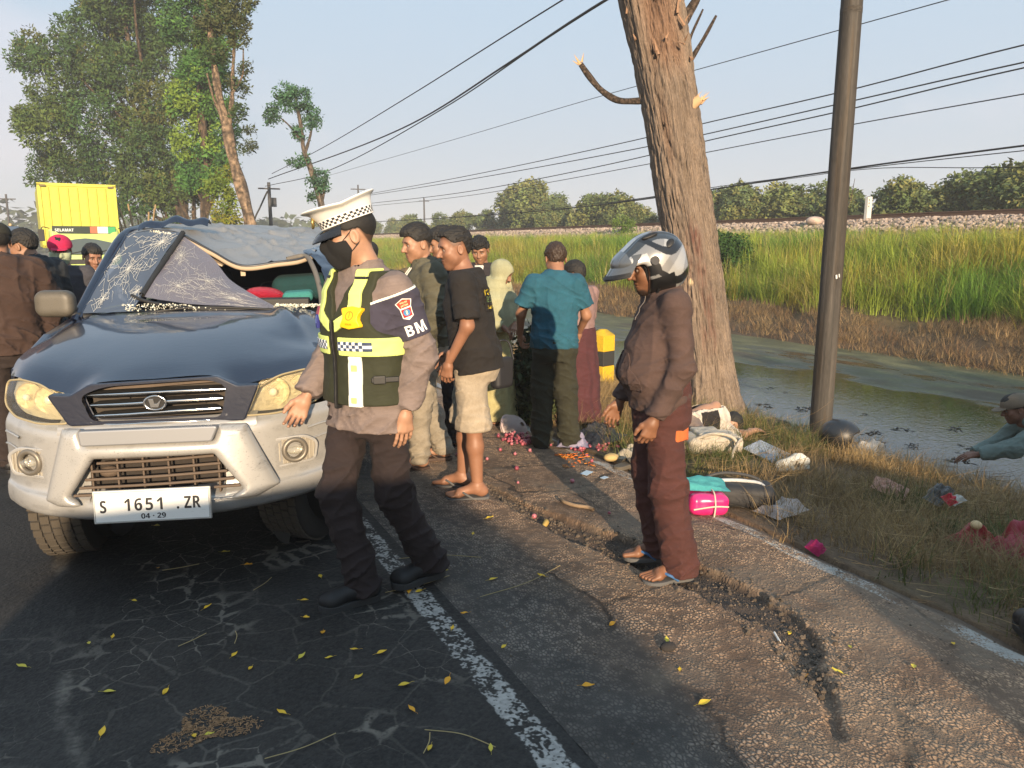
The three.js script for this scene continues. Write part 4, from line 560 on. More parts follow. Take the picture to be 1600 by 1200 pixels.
    for (const [cu, cv, n, R, sq] of list) { const ang = Array.from({ length: n }, (_, i) => (i + rr(-.3, .3)) / n * 6.283), rad = Array.from({ length: 9 }, (_, k) => R * Math.pow((k + 1) / 9, 1.3) ), at2 = (i, k) => { const a = ang[(i + n) % n] + .05 * Math.sin(k * 2 + i), q = k < 0 ? .004 : rad[k] * (1 + .12 * Math.sin(i * 3.1 + k)); return [cu + Math.cos(a) * q * sq, cv + Math.sin(a) * q]; };
      for (let i = 0; i < n; i++) { const L = 3 + (rnd() * 6 | 0); for (let k = 0; k < L; k++) { seg(at2(i, k - 1), at2(i, k), r * (1.1 - k * .07)); if (rnd() < .62 - k * .03) seg(at2(i, k), at2(i + 1, k), r * .8); } } }
    return out; };
  ck([...spider(w1, bow, [[.8, .85, 22, .5, 1.3], [.5, .5, 16, .42, 1], [.12, .62, 14, .35, 1], [.88, .25, 12, .3, 1], [.3, .15, 12, .3, 1]], .0011), ...crackOn(w1, bow, 0, Array.from({ length: 18 }, () => [rr(.1, .98), rr(.02, .98), 2, .16]), .001, .5)], CAR);
  ck([...spider(w2, sag, [[.12, .75, 16, .35, .8], [.3, .3, 14, .4, .8], [.5, .65, 14, .35, .8], [.75, .4, 10, .3, .8]], .0006), ...crackOn(w2, sag, 0, Array.from({ length: 40 }, () => [rr(.02, .9), rr(.05, .95), 3, .14]), .0005, .5)], CAR);
  { const out = []; const chip = (x, y, z, s) => out.push(xf(new THREE.TetrahedronGeometry(s, 0), [x, y, z], [rr(0, 6), rr(0, 6), rr(0, 6)]));
    for (let i = 0; i < 240; i++) { const t = rnd(); chip(lerp(-.45, -.28, t) + rr(-.02, .02), lerp(1.60, 1.565, t) - rnd() * rnd() * .09, lerp(-1.86, -1.84, t) + .008, rr(.003, .009)); }
    for (let i = 0; i < 260; i++) { const x = rr(-.45, .1); chip(x, 1.158 + rr(0, .035) * sst(.1, -.2, x), -1.205 + rr(-.03, .01), rr(.002, .007)); }
    for (let i = 0; i < 260; i++) { const x = rr(.34, .6); chip(x, 1.165 + rr(0, .015), -1.22 + rr(-.06, .02), rr(.003, .008)); }
    const m = part('glass_fragments', out, phys([.72, .72, .6], .3, { clearcoat: .5 }), CAR); m.userData.kind = 'stuff'; }
  part('windscreen_strip', [tube([[-.262, 1.585, -1.835], [-.30, 1.48, -1.69], [-.345, 1.36, -1.52], [-.385, 1.235, -1.34]], .0165, 6)], PLASTIC, CAR); part('windscreen_strip', [tube([[-.44, 1.232, -1.34], [-.36, 1.205, -1.29], [-.15, 1.17, -1.22], [.1, 1.158, -1.2], [.32, 1.158, -1.2]], t => .011 - t * .004, 6)], PLASTIC, CAR);
  part('wiper', [tube([[-.34, 1.145, -1.19], [-.1, 1.17, -1.21], [.2, 1.165, -1.19], [.42, 1.15, -1.18]], .007, 6)], PLASTIC, CAR);
  // door mirror, open front door
  { const mr = new THREE.Group(); mr.name = 'door_mirror'; CAR.add(mr); mr.position.set(-.79, 1.2, -1.22);
    part('mirror_housing', skin((x, y, z) => { const q = rbox([0, 0, 0], [.098, .072, .06], .05)(x, y, z); return smax(q, z - .05, .02) ; }, [-.13, -.1, -.1], [.13, .1, .1], .008), std([.10, .09, .072], .5, { map: SPECK }), mr); part('mirror_arm', tube([[.05, -.05, 0], [.11, -.07, -.02], [.16, -.08, -.04]], .02, 8), PLASTIC, mr); shade(mr);
    const d = new THREE.Group(); d.name = 'door'; CAR.add(d); d.position.set(-.735, 0, -1.32); d.rotation.y = -.24;
    part('door_panel', box(.05, .72, 1.0, [0, .76, -.52], 0, .02), BLUE, d); part('window_frame', [tube([[.0, 1.12, -.1], [.02, 1.3, -.32], [.05, 1.46, -.58], [.06, 1.53, -.72], [.06, 1.545, -.9], [.04, 1.4, -1.0], [0, 1.12, -1.02]], .026, 8)], PLASTIC, d); part('door_handle', box(.03, .03, .12, [-.035, .98, -.9], 0, .01), PLASTIC, d); shade(d); }
  // wheels
  const wheel = (x, z, steer, camber) => { const w = new THREE.Group(); w.name = 'wheel'; CAR.add(w); w.position.set(x, .345, z); w.rotation.set(0, steer, camber);
    const prof = [[.19, -.085], [.24, -.108], [.29, -.115], [.325, -.108], [.338, -.095], [.34, 0], [.338, .095], [.325, .108], [.29, .115], [.24, .108], [.19, .085]].map(([r, y]) => new THREE.Vector2(r, y));
    part('tyre', xf(new THREE.LatheGeometry(prof, 64), [0, 0, 0], [0, 0, Math.PI / 2]), RUBBER, w);
    const blocks = []; for (let i = 0; i < 44; i++) for (let k = 0; k < 5; k++) { const a = (i + (k % 2) * .5) / 44 * 6.283, r = .3405; blocks.push(xf(new THREE.BoxGeometry(.036, .009, .039), [(k - 2) * .0425, Math.cos(a) * r, Math.sin(a) * r], [a, (k - 2) * .05, 0])); }
    const tm = part('tread', blocks, std([.085, .072, .056], .95, { map: SPECK }), w); tm.userData.kind = 'stuff';
    part('rim', [cyl(.19, .19, .16, [0, 0, 0], [0, 0, Math.PI / 2], 32), ...[0, 1, 2, 3, 4].map(i => box(.012, .05, .17, [.085 * Math.sign(x), Math.cos(i * 1.257) * .09, Math.sin(i * 1.257) * .09], [i * 1.257 + 1.57, 0, 0]))], std([.2, .2, .2], .4, { metalness: .8 }), w); shade(w); };
  wheel(-.60, -.72, .10, .03); wheel(.55, -.74, -.42, -.05); wheel(-.62, -3.05, 0, 0); wheel(.62, -3.05, 0, 0);
  part('mud_guard', patch([[[.36, .1, -.58], [.40, .05, -.54], [.45, .04, -.5]], [[.38, .17, -.62], [.42, .13, -.58], [.47, .11, -.54]], [[.43, .25, -.68], [.48, .22, -.64], [.53, .18, -.6]]], 10, 10), std([.035, .033, .03], .85), CAR);
  // small things lying inside, seen through the broken windscreen
  const inCar = (name, g, m, label, cat) => { const o = single(name, g, m, label, cat, [...toCar(0, 0, 0)]); o.rotation.y = -17 * RAD; return o; };
  inCar('bundle', xf(new THREE.SphereGeometry(1, 32, 20), [.24, 1.215, -1.60], [0, .2, -.1], [.115, .045, .08]), phys([.55, .02, .05], .35, { clearcoat: .4, bumpMap: SCRATCH, bumpScale: .03 }), 'shiny red plastic bundle lying on the dashboard inside the wrecked car', 'bundle');
  inCar('cloth_wad', xf(new THREE.SphereGeometry(1, 24, 16), [.13, 1.20, -1.5], [0, .2, .1], [.05, .04, .05]), cloth([.55, .17, .05]), 'small orange cloth wad beside the red bundle inside the car', 'cloth');
  inCar('pillow', xf(new RoundedBoxGeometry(.18, .065, .12, 5, .03), [.44, 1.205, -1.56], [.1, 0, .06]), cloth([.05, .26, .24]), 'turquoise pillow next to the red bundle inside the wrecked car', 'pillow');
  inCar('cushion', xf(new RoundedBoxGeometry(.36, .16, .2, 5, .06), [.42, 1.24, -1.95], [.1, 0, .06]), cloth([.008, .05, .055]), 'dark teal cushion behind the turquoise pillow inside the wrecked car', 'cushion');
  inCar('tray', box(.34, .06, .1, [.35, 1.175, -1.42], [0, .03, 0], .01), PLASTIC, 'black tray under the windscreen in front of the turquoise pillow', 'tray');
}
// ---------- truck, van and the vehicle behind the camera ----------
{
  const T = thing('box_truck', 'oncoming yellow box truck with pale yellow cab behind the wrecked car', 'truck', [-1.15, 0, -26.6], 6 * RAD), Y = std([.62, .58, .07], .6, { map: SPECK }), YC = phys([.42, .55, .16], .4, { clearcoat: .5 });
  part('cargo_box', [box(2.12, 1.95, 5, [0, 2.35, -4.1], 0, .03), box(2.16, .09, .08, [0, 3.3, -1.6]), box(2.16, .09, .08, [0, 1.42, -1.6]), ...[-1.03, 1.03].map(x => box(.1, 1.95, .08, [x, 2.35, -1.6]))], Y, T);
  for (let i = 0; i < 7; i++) part('panel_rib', box(.035, 1.72, .05, [-.78 + i * .26, 2.36, -1.59], 0, .01), std([.45, .42, .05], .7), T);
  for (const x of [-.93, .93]) part('corner_casting', box(.16, .06, .1, [x, 3.26, -1.57]), std([.16, .13, .06], .8), T);
  part('cab', [patch([[[-.9, .55, .02], [0, .55, .06], [.9, .55, .02]], [[-.92, 1.0, .04], [0, 1.0, .08], [.92, 1.0, .04]], [[-.92, 1.18, .02], [0, 1.18, .06], [.92, 1.18, .02]]], 6, 12), box(1.84, 1.5, 1.4, [0, 1.2, -.75], 0, .1)], YC, T);
  part('windscreen', patch([[[-.86, 1.2, .03], [0, 1.2, .07], [.86, 1.2, .03]], [[-.8, 1.78, -.12], [0, 1.78, -.08], [.8, 1.78, -.12]]], 6, 12), phys([.07, .09, .085], .08, { clearcoat: 1 }), T);
  const st = ctex(512, 64, (c, w, h) => { c.fillStyle = '#20302a'; c.fillRect(0, 0, w, h); c.fillStyle = '#dfe5df'; c.font = 'bold 34px sans-serif'; c.fillText('SELAMAT', 20, 46); c.fillStyle = '#c4684e'; c.fillRect(300, 4, 60, 56); c.fillStyle = '#e8e8e8'; c.fillRect(360, 4, 84, 56); c.fillStyle = '#3e9e62'; c.fillRect(444, 4, 64, 56); });
  part('sun_strip', patch([[[-.84, 1.8, -.06], [0, 1.8, -.02], [.84, 1.8, -.06]], [[-.84, 2.02, -.04], [0, 2.02, 0], [.84, 2.02, -.04]]].map(r => r), 4, 12), std(0xffffff, .6, { map: (() => { st.rotation = 0; return st; })() }), T);
  { const g = T.children[T.children.length - 1].geometry, u = g.attributes.uv, p = g.attributes.position; for (let i = 0; i < u.count; i++) u.setXY(i, p.getX(i) / 1.68 + .5, (p.getY(i) - 1.8) / .22); }
  const t2 = ctex(256, 32, (c, w, h) => { c.fillStyle = '#0f1716'; c.fillRect(0, 0, w, h); c.fillStyle = '#8fb39c'; c.font = 'bold 26px sans-serif'; c.textAlign = 'center'; c.fillText('PUTRA 88', w / 2, 26); });
  { const m = part('windscreen_lettering', new THREE.PlaneGeometry(.95, .11), std(0xffffff, .5, { map: t2 }), T, [0, 1.70, -.068]); m.rotation.x = -.25; }
  for (const g of [tube([[-.5, 1.2, .075], [.05, 1.33, .05]], .012, 5), tube([[.1, 1.2, .085], [.6, 1.33, .05]], .012, 5)]) part('wiper', g, PLASTIC, T);
  for (const s of [-1, 1]) { part('headlight', box(.32, .16, .06, [.66 * s, .8, .05], 0, .03), phys([.8, .8, .72], .15, { clearcoat: 1 }), T); part('wheel', cyl(.42, .42, .25, [.82 * s, .42, -.6], [0, 0, Math.PI / 2], 24), RUBBER, T); part('wheel', cyl(.42, .42, .4, [.78 * s, .42, -5.2], [0, 0, Math.PI / 2], 24), RUBBER, T);
    const mr = part('mirror', box(.16, .34, .06, [1.12 * s, 1.75, .02], 0, .02), PLASTIC, T); part('mirror_arm', tube([[.9 * s, 1.95, -.1], [1.08 * s, 1.98, 0], [1.12 * s, 1.9, .02]], .015, 5), PLASTIC, mr); }
  part('bumper', box(1.9, .26, .14, [0, .5, .06], 0, .04), std([.12, .13, .1], .6), T); part('grille', box(1.1, .14, .03, [0, .98, .085], 0, .02), PLASTIC, T);
  part('chassis', box(.9, .25, 6.4, [0, .62, -3.4]), PLASTIC, T);
  const mk = (name, label, p, turn, body, H, W = 1.68) => { const v = thing(name, label, name === 'parked_van' ? 'van' : 'minibus', p, turn * RAD), B = phys(body, .35, { clearcoat: .7 });
    const sh = new THREE.Shape(); [[-2.2, .35], [2.15, .35], [2.2, .8], [1.75, 1.05], [1.15, H - .08], [.9, H], [-2.0, H], [-2.2, H - .2]].forEach((q, i) => i ? sh.lineTo(...q) : sh.moveTo(...q)); sh.closePath();
    const g = extrude(sh, W - .2, .1, 4); g.translate(0, 0, -(W - .2) / 2); g.rotateY(-Math.PI / 2); part('van_body', g, B, v);
    part('windscreen', patch([[[-.68, 1.08, 1.83], [.68, 1.08, 1.83]], [[-.62, H - .1, 1.28], [.62, H - .1, 1.28]]], 4, 4), phys([.03, .035, .04], .08, { clearcoat: 1 }), v);
    for (const s of [-1, 1]) { for (const [a, b] of [[.75, 1.2], [-.5, .6], [-1.85, -.65]]) part('side_window', box(.02, H - 1.28, b - a, [s * W / 2, (H + 1.0) / 2, (a + b) / 2], 0, .008), phys([.03, .035, .04], .08, { clearcoat: 1 }), v); for (const z of [1.4, -1.35]) part('wheel', cyl(.31, .31, .2, [s * (W / 2 - .12), .31, z], [0, 0, Math.PI / 2], 28), RUBBER, v); part('headlight', box(.3, .16, .08, [s * .6, .82, 2.25], 0, .03), phys([.8, .8, .75], .1, { clearcoat: 1 }), v); }
    part('bumper', box(W, .24, .14, [0, .45, 2.25], 0, .05), PLASTIC, v); for (const q of [-1, 1]) part('roof_rail', box(.05, .05, 2.2, [q * (W / 2 - .2), H + .13, -.4], 0, .02), std([.5, .36, .2], .6), v); return v; };
  mk('minibus', 'dark minibus with tan roof rails at the far left beside the yellow truck', [-2.6, 0, -17.5], 4, [.05, .05, .055], 1.72);
  mk('parked_van', 'dark hatchback parked behind the photographer on the shoulder', [2.28, 0, 5.2], 194, [.06, .06, .07], 1.75, 1.3);
  mk('parked_van', 'silver van parked behind the photographer on the lane', [-1.42, 0, 4.6], 180, [.42, .42, .42], 2.0, 1.7);
}
// ---------- the people ----------
const groundY = (x, z) => hAt(x, z);
const at = (x, z, up = 0) => [x, groundY(x, z) + up, z];
const MID = [.27, .138, .08], DARK = [.205, .094, .05], LIGHT = [.37, .205, .13];
const BLUEF = std([.04, .12, .28], .6), GREYF = std([.1, .1, .1], .8), BROWNF = std([.06, .035, .025], .7), BLACKF = std([.012, .012, .013], .55);

{ // traffic policeman
  const shirtM = cloth([.225, .175, .158]), trM = cloth([.026, .016, .016]);
  const P = person({ label: 'policeman in white peaked cap, black face mask and yellow-green reflective vest', p: at(.86, -3.13), turn: -66, h: 1.65, skin: LIGHT, cell: .009, headCell: .0035, handCell: .0032,
    J: { pelvis: [0, .91, 0], neck: [0, 1.41, .01], head: [-.01, 1.545, .06], elL: [.222, 1.08, -.09], wrL: [.205, .85, -.02], elR: [-.215, 1.085, .0], wrR: [-.2, .885, .17], hipL: [.085, .87, -.01], hipR: [-.085, .87, .01], knL: [.085, .475, -.05], knR: [-.06, .49, .14], anL: [.12, .105, -.22], anR: [.04, .085, .1] },
    feet: { L: [-.25, 0, .95], R: [-.35, 0, .9] }, head: { yaw: -34, pitch: 14, roll: 2 }, face: { buzz: .82, jaw: 1.02 },
    hands: { L: { d: [-.04, -1, .06], m: [-.95, 0, -.35], curl: [.3, .34, .38, .42] }, R: { d: [-.1, -.8, .45], m: [.75, .3, .55], curl: [.5, .6, .7, .75] } },
    shirt: { mat: shirtM, hem: -.3, infl: .02, arm: 1.12, collar: .035, wr: .007, prof: [[-.42, .182, .13, 0], [-.05, .17, .122, 0], [.25, .158, .116, 0], [.6, .172, .12, .006], [.82, .165, .104, -.004], [.95, .1, .08, -.012], [1.08, .06, .06, -.005]] },
    pants: { mat: trM, hem: .045, wide: 1.12, wr: .010 }, shoes: { type: 'shoe', mat: std([.010, .010, .011], .6), soleMat: std([.03, .03, .03], .8) } });
  const { root, J, A, HF, tOf } = P, f = P.shirt;
  // vest
  const vt = torso(J, [[-.1, .178, .126, .004], [.25, .168, .122, .002], [.6, .176, .126, .006], [.82, .158, .11, -.004], [.97, .1, .086, -.01], [1.1, .07, .07, -.005]], .034), ya = cap(vadd(J.shL, [-.03, .018, 0]), vadd(J.shR, [.03, .018, 0]), .088);
  const vf = (x, y, z) => smin(vt(x, y, z), ya(x, y, z), .05) + .004 * noise(x * 11, y * 8, z * 11) + .002 * noise(x * 26, y * 30, z * 26);
  const arm = s => { const c = J['sh' + s], k = s === 'L' ? 1 : -1; return (x, y, z) => Math.max((x - c[0] * .87) * k, -.2); }, aL = arm('L'), aR = arm('R');
  const vneck = (x, y, z) => { if (z < 0 || y < 1.2) return 1; return Math.abs(x) - (y - 1.225) * .42; };
  const vbody = (x, y, z) => { let d = smax(vf(x, y, z), .0 - .035 - tOf(x, y, z) * .5 + .025 * (Math.abs(x) > .1 ? 1 : 0) * 0, .01); const s = y > 1.12 ? 0 : 1; const lim = .15 + (1 - sst(1.08, 1.22, y)) * .1; d = smax(d, Math.abs(x) - lim, .012); d = smax(d, (tOf(x, y, z) - 1.0) * .5, .01); return smax(d, -Math.max(vneck(x, y, z), .0 - z) , .006); };
  const vest = part('vest', skin(vbody, [-.3, .8, -.25], [.3, 1.5, .25], .006), cloth([.030, .034, .014], { roughness: .8 }), root);
  const lo = [-.3, .85, -.25], hi = [.3, 1.5, .26], yel = std([.62, .73, .22], .6), wht = std([.78, .8, .74], .5);
  const sh = (name, region, mat, off, uvf, cell = .004) => shellPiece(P, vbody, off, region, lo, hi, cell, mat, name, vest, uvf);
  const fr = z => .0 - z; // front half only
  sh('reflective_band', (x, y, z) => Math.max(Math.abs(y - 1.115) - .037, .03 - Math.abs(x) , -.02 - z), yel, .010);
  const chk = ctex(256, 32, (c, w, h) => { c.fillStyle = '#dfe3e6'; c.fillRect(0, 0, w, h); c.fillStyle = '#3a4660'; for (let i = 0; i < 24; i++) for (let j = 0; j < 3; j++) if ((i + j) % 2) c.fillRect(i * w / 24, j * h / 3, w / 24, h / 3); });
  sh('checked_tape', (x, y, z) => Math.max(Math.abs(y - 1.117) - .019, Math.abs(Math.abs(x) - .1) - .075 + .01, -.02 - z), std(0xffffff, .5, { map: chk }), .015, (x, y, z) => [x / .3 + .5, (y - 1.098) / .038]);
  sh('vertical_tape', (x, y, z) => Math.max(Math.abs(x - .095) - .026, Math.abs(y - .975) - .102, fr(z)), wht, .011);
  for (const yy of [1.03, .9]) sh('tape_mark', (x, y, z) => Math.max(Math.abs(x - .095) - .012, Math.abs(y - yy) - .013, fr(z)), yel, .014);
  for (const s of [-1, 1]) sh('shoulder_tape', (x, y, z) => { const xx = x * s; // straps running from the shoulders down to the V of the chest
    const down = Math.max(Math.abs(xx - .098 + Math.max(0, 1.30 - y) * .0) - .024, 1.235 - y), diag = Math.max(Math.abs((y - 1.195) - (xx - .02) * .62) - .024, .016 - xx, xx - .118); return Math.max(Math.min(down, diag), fr(z)); }, yel, .011);
  sh('zip', (x, y, z) => Math.max(Math.abs(x) - .006, y - 1.22, fr(z)), BLACKF, .014);
  for (const y0 of [1.385]) for (const s of [-1, 1]) sh('buckle_strap', (x, y, z) => Math.max(Math.abs(x * s - .1) - .024, Math.abs(y - y0) - .006, fr(z)), BLACKF, .015);
  { // badge on the left chest, small shield on the right
    const bad = ctex(128, 160, (c, w, h) => { c.fillStyle = '#e8b91c'; c.fillRect(0, 0, w, h); c.strokeStyle = '#9a6a10'; c.lineWidth = 5; c.beginPath(); c.arc(w / 2, h * .42, 26, 0, 7); c.stroke(); c.fillStyle = '#b8860e'; c.fillRect(w / 2 - 3, h * .25, 6, 40); c.fillStyle = '#6b4a0a'; c.font = 'bold 15px sans-serif'; c.textAlign = 'center'; c.fillText('POLISI', w / 2, h * .78); });
    const cx = .098, cy = 1.232; sh('badge', (x, y, z) => { const u = x - cx, v = y - cy; return Math.max(Math.abs(u) - .034 + .005 * Math.cos(v * 90), Math.abs(v) - .045 + Math.abs(u) * .22, fr(z)); }, phys(0xffffff, .4, { map: bad }), .018, (x, y, z) => [(x - cx) / .07 + .5, (y - cy) / .1 + .5], .003);
    const b2 = ctex(64, 96, (c, w, h) => { c.fillStyle = '#39408c'; c.fillRect(0, 0, w, h); c.fillStyle = '#a04a5a'; c.fillRect(0, 0, w, 34); c.fillStyle = '#7f8fd0'; c.fillRect(20, 40, 24, 34); });
    sh('chest_patch', (x, y, z) => Math.max(Math.abs(x + .135) - .03 + Math.max(0, 1.22 - y) * .3, Math.abs(y - 1.22) - .045, fr(z)), std(0xffffff, .7, { map: b2 }), .014, (x, y, z) => [(x + .135) / .06 + .5, (y - 1.22) / .09 + .5], .0035); }
  part('side_strap', box(.11, .022, .014, [.19, .985, .07], [0, .9, .02]), BLACKF, vest); part('buckle', box(.05, .034, .014, [.178, .985, .09], [0, .8, .02], .004), std([.02, .02, .02], .4), vest);
  { // dark armband with crest and the letters BM on the left upper arm
    const H = J.shL, E = J.elL, d = vn3(vsub(E, H)), along = (x, y, z) => (x - H[0]) * d[0] + (y - H[1]) * d[1] + (z - H[2]) * d[2];
    const q1 = vn3(vcr(d, [0, 0, 1])), q2 = vcr(d, q1);
    const tx = ctex(512, 384, (c, w, h) => { c.fillStyle = '#3d3a48'; c.fillRect(0, 0, w, h);
      c.save(); c.translate(w * .5, 0);
      c.fillStyle = '#f3ece2'; c.beginPath(); c.moveTo(-64, 64); c.lineTo(0, 36); c.lineTo(64, 64); c.lineTo(44, 118); c.lineTo(46, 196); c.lineTo(0, 222); c.lineTo(-46, 196); c.lineTo(-44, 118); c.fill();
      c.fillStyle = '#c8402e'; c.beginPath(); c.moveTo(-56, 66); c.lineTo(0, 44); c.lineTo(56, 66); c.lineTo(40, 112); c.lineTo(-40, 112); c.fill(); c.fillStyle = '#b32f2c'; c.fillRect(-38, 124, 76, 70); c.fillStyle = '#4a86b8'; c.beginPath(); c.arc(0, 158, 28, 0, 7); c.fill(); c.fillStyle = '#e8d9b0'; c.fillRect(-6, 140, 12, 34);
      c.fillStyle = '#f3d9a0'; c.font = 'bold 20px sans-serif'; c.textAlign = 'center'; c.fillText('POLRI', 0, 78); c.fillText('JATIM', 0, 102);
      c.fillStyle = '#f2f2f0'; c.font = 'bold 128px sans-serif'; c.fillText('BM', 24, 352); c.restore(); });
    const arm2 = (x, y, z) => f(x, y, z);
    const band = shellPiece(P, f, .008, (x, y, z) => { const a = along(x, y, z); return Math.max(.015 - a, a - .2, .135 - x); }, [.1, 1.05, -.25], [.42, 1.46, .2], .0045, cloth([1.1, 1.1, 1.1], { map: tx }), 'armband', root, (x, y, z) => { const a = along(x, y, z), c = [x - H[0] - d[0] * a, y - H[1] - d[1] * a, z - H[2] - d[2] * a]; const an = Math.atan2(vdot(c, [.55, 0, .835]), vdot(c, [.835, .1, -.55])); return [.5 - (an - 1.15) / 3.3, 1 - (a - .015) / .185]; });
    shellPiece(P, f, .006, (x, y, z) => { const a = along(x, y, z); return Math.max(Math.abs(a - .012) - .006, .13 - x); }, [.1, 1.05, -.2], [.4, 1.46, .2], .004, wht, 'sleeve_piping', root);
  }
  { // black mask following the face
    const hs = headSDF({ jaw: 1.04 }), g = (x, y, z) => { const d = Math.abs(hs(x, y, z) - .007) - .005; const top = .002 + .02 * sst(.06, .1, z) - sst(.03, .07, Math.abs(x)) * .012; return smax(smax(smax(d, y - top, .004), -.118 + .0 - y, .004), .012 - z + Math.abs(y + .05) * .35, .005); };
    const soft = (x, y, z) => smin(g(x, y, z), smax(ell([0, -.045, .085], [.034, .05, .03])(x, y, z), y - .012, .01), .02);
    const hb = .16; part('face_mask', skin(HF(soft), vadd(J.head, [-hb, -hb, -hb]), vadd(J.head, [hb, hb, hb]), .0035), cloth([.013, .013, .014]), root);
    for (const s of [1, -1]) for (const [a, b] of [[[.068 * s, -.012, .04], [.083 * s, .022, -.005]], [[.064 * s, -.07, .03], [.083 * s, -.03, -.02]]]) part('ear_loop', tube([toW(J.head, A, a), toW(J.head, A, [(a[0] + b[0]) / 2 + .004 * s, (a[1] + b[1]) / 2, (a[2] + b[2]) / 2]), toW(J.head, A, b)], .0017, 5), BLACKF, root); }
  part('hair', skin(HF(hairSDF({ thick: .005, top: .004, front: .055, back: -.03, tuft: .001, fade: .05 })), vadd(J.head, [-.15, -.15, -.15]), vadd(J.head, [.15, .17, .15]), .004), HAIRM, root);
  { // peaked cap in the head's frame
    const cap0 = new THREE.Group(); cap0.name = 'peaked_cap'; root.add(cap0); cap0.position.set(...J.head); cap0.rotation.set(20 * RAD, -34 * RAD, 2 * RAD, 'YXZ'); cap0.scale.set(1.02, .8, 1.02); cap0.position.y += .012;
    const bandT = ctex(512, 64, (c, w, h) => { c.fillStyle = '#eceae4'; c.fillRect(0, 0, w, h); c.fillStyle = '#1d222c'; for (let i = 0; i < 56; i++) for (let j = 0; j < 3; j++) if ((i + j) % 2) c.fillRect(i * w / 56, 8 + j * 16, w / 56, 16); });
    const ring = (y, rx, rz, zo, n = 40) => Array.from({ length: n + 1 }, (_, i) => { const a = i / n * 2 * Math.PI; return [Math.sin(a) * rx, y, Math.cos(a) * rz + zo]; });
    const loft = (rs, nu) => patch(rs, 64, nu), whiteC = std([.80, .79, .75], .6), q = .058;
    part('band', loft([ring(q, .0865, .108, -.01), ring(q + .022, .0885, .11, -.01), ring(q + .044, .092, .114, -.008)], 4), std(0xffffff, .55, { map: (bandT.repeat.set(1, 1), bandT) }), cap0);
    { const g = cap0.children[0].geometry.attributes; for (let i = 0; i < g.uv.count; i++) { const y = g.position.getY(i); g.uv.setY(i, (y - q) / .044); } }
    const tilt = ([x, y, z]) => [x, y + .006 + Math.max(0, z) * .16 + Math.max(0, -z) * .14 + Math.abs(x) * .03, z];
    part('crown', [loft([ring(q + .044, .092, .114, -.008), ring(q + .058, .108, .128, -.004).map(tilt), ring(q + .07, .128, .146, .0).map(tilt), ring(q + .0765, .134, .151, 0).map(tilt), ring(q + .083, .126, .144, 0).map(tilt), ring(q + .088, .08, .1, 0).map(([x, y, z]) => [x, y + .002 + Math.abs(z) * .07, z]), ring(q + .09, .002, .002, 0)], 26)], whiteC, cap0);
    const vis = []; for (let k = 0; k <= 4; k++) { const t = k / 4; vis.push(Array.from({ length: 17 }, (_, i) => { const a = (i / 16 - .5) * 2.5, rx = .088 + .012 * t, rz = .108 + t * .055 * Math.pow(Math.cos(a * .62), .8); return [Math.sin(a) * rx, q - .0 - t * t * .03 - t * .014 - .0, Math.cos(a) * rz - .01]; })); }
    part('peak', [patch(vis, 32, 8), xf(patch(vis, 32, 8), [0, -.004, 0])], phys([.01, .01, .012], .25, { clearcoat: .6 }), cap0);
    part('emblem', [xf(new THREE.SphereGeometry(1, 16, 10), [0, q + .05, .117], [-.25, 0, 0], [.026, .03, .006]), xf(new THREE.TorusGeometry(.026, .004, 8, 20), [0, q + .052, .12], [-.25, 0, 0])], phys([.55, .42, .16], .35, { metalness: .8 }), cap0);
    shade(cap0);
  }
}
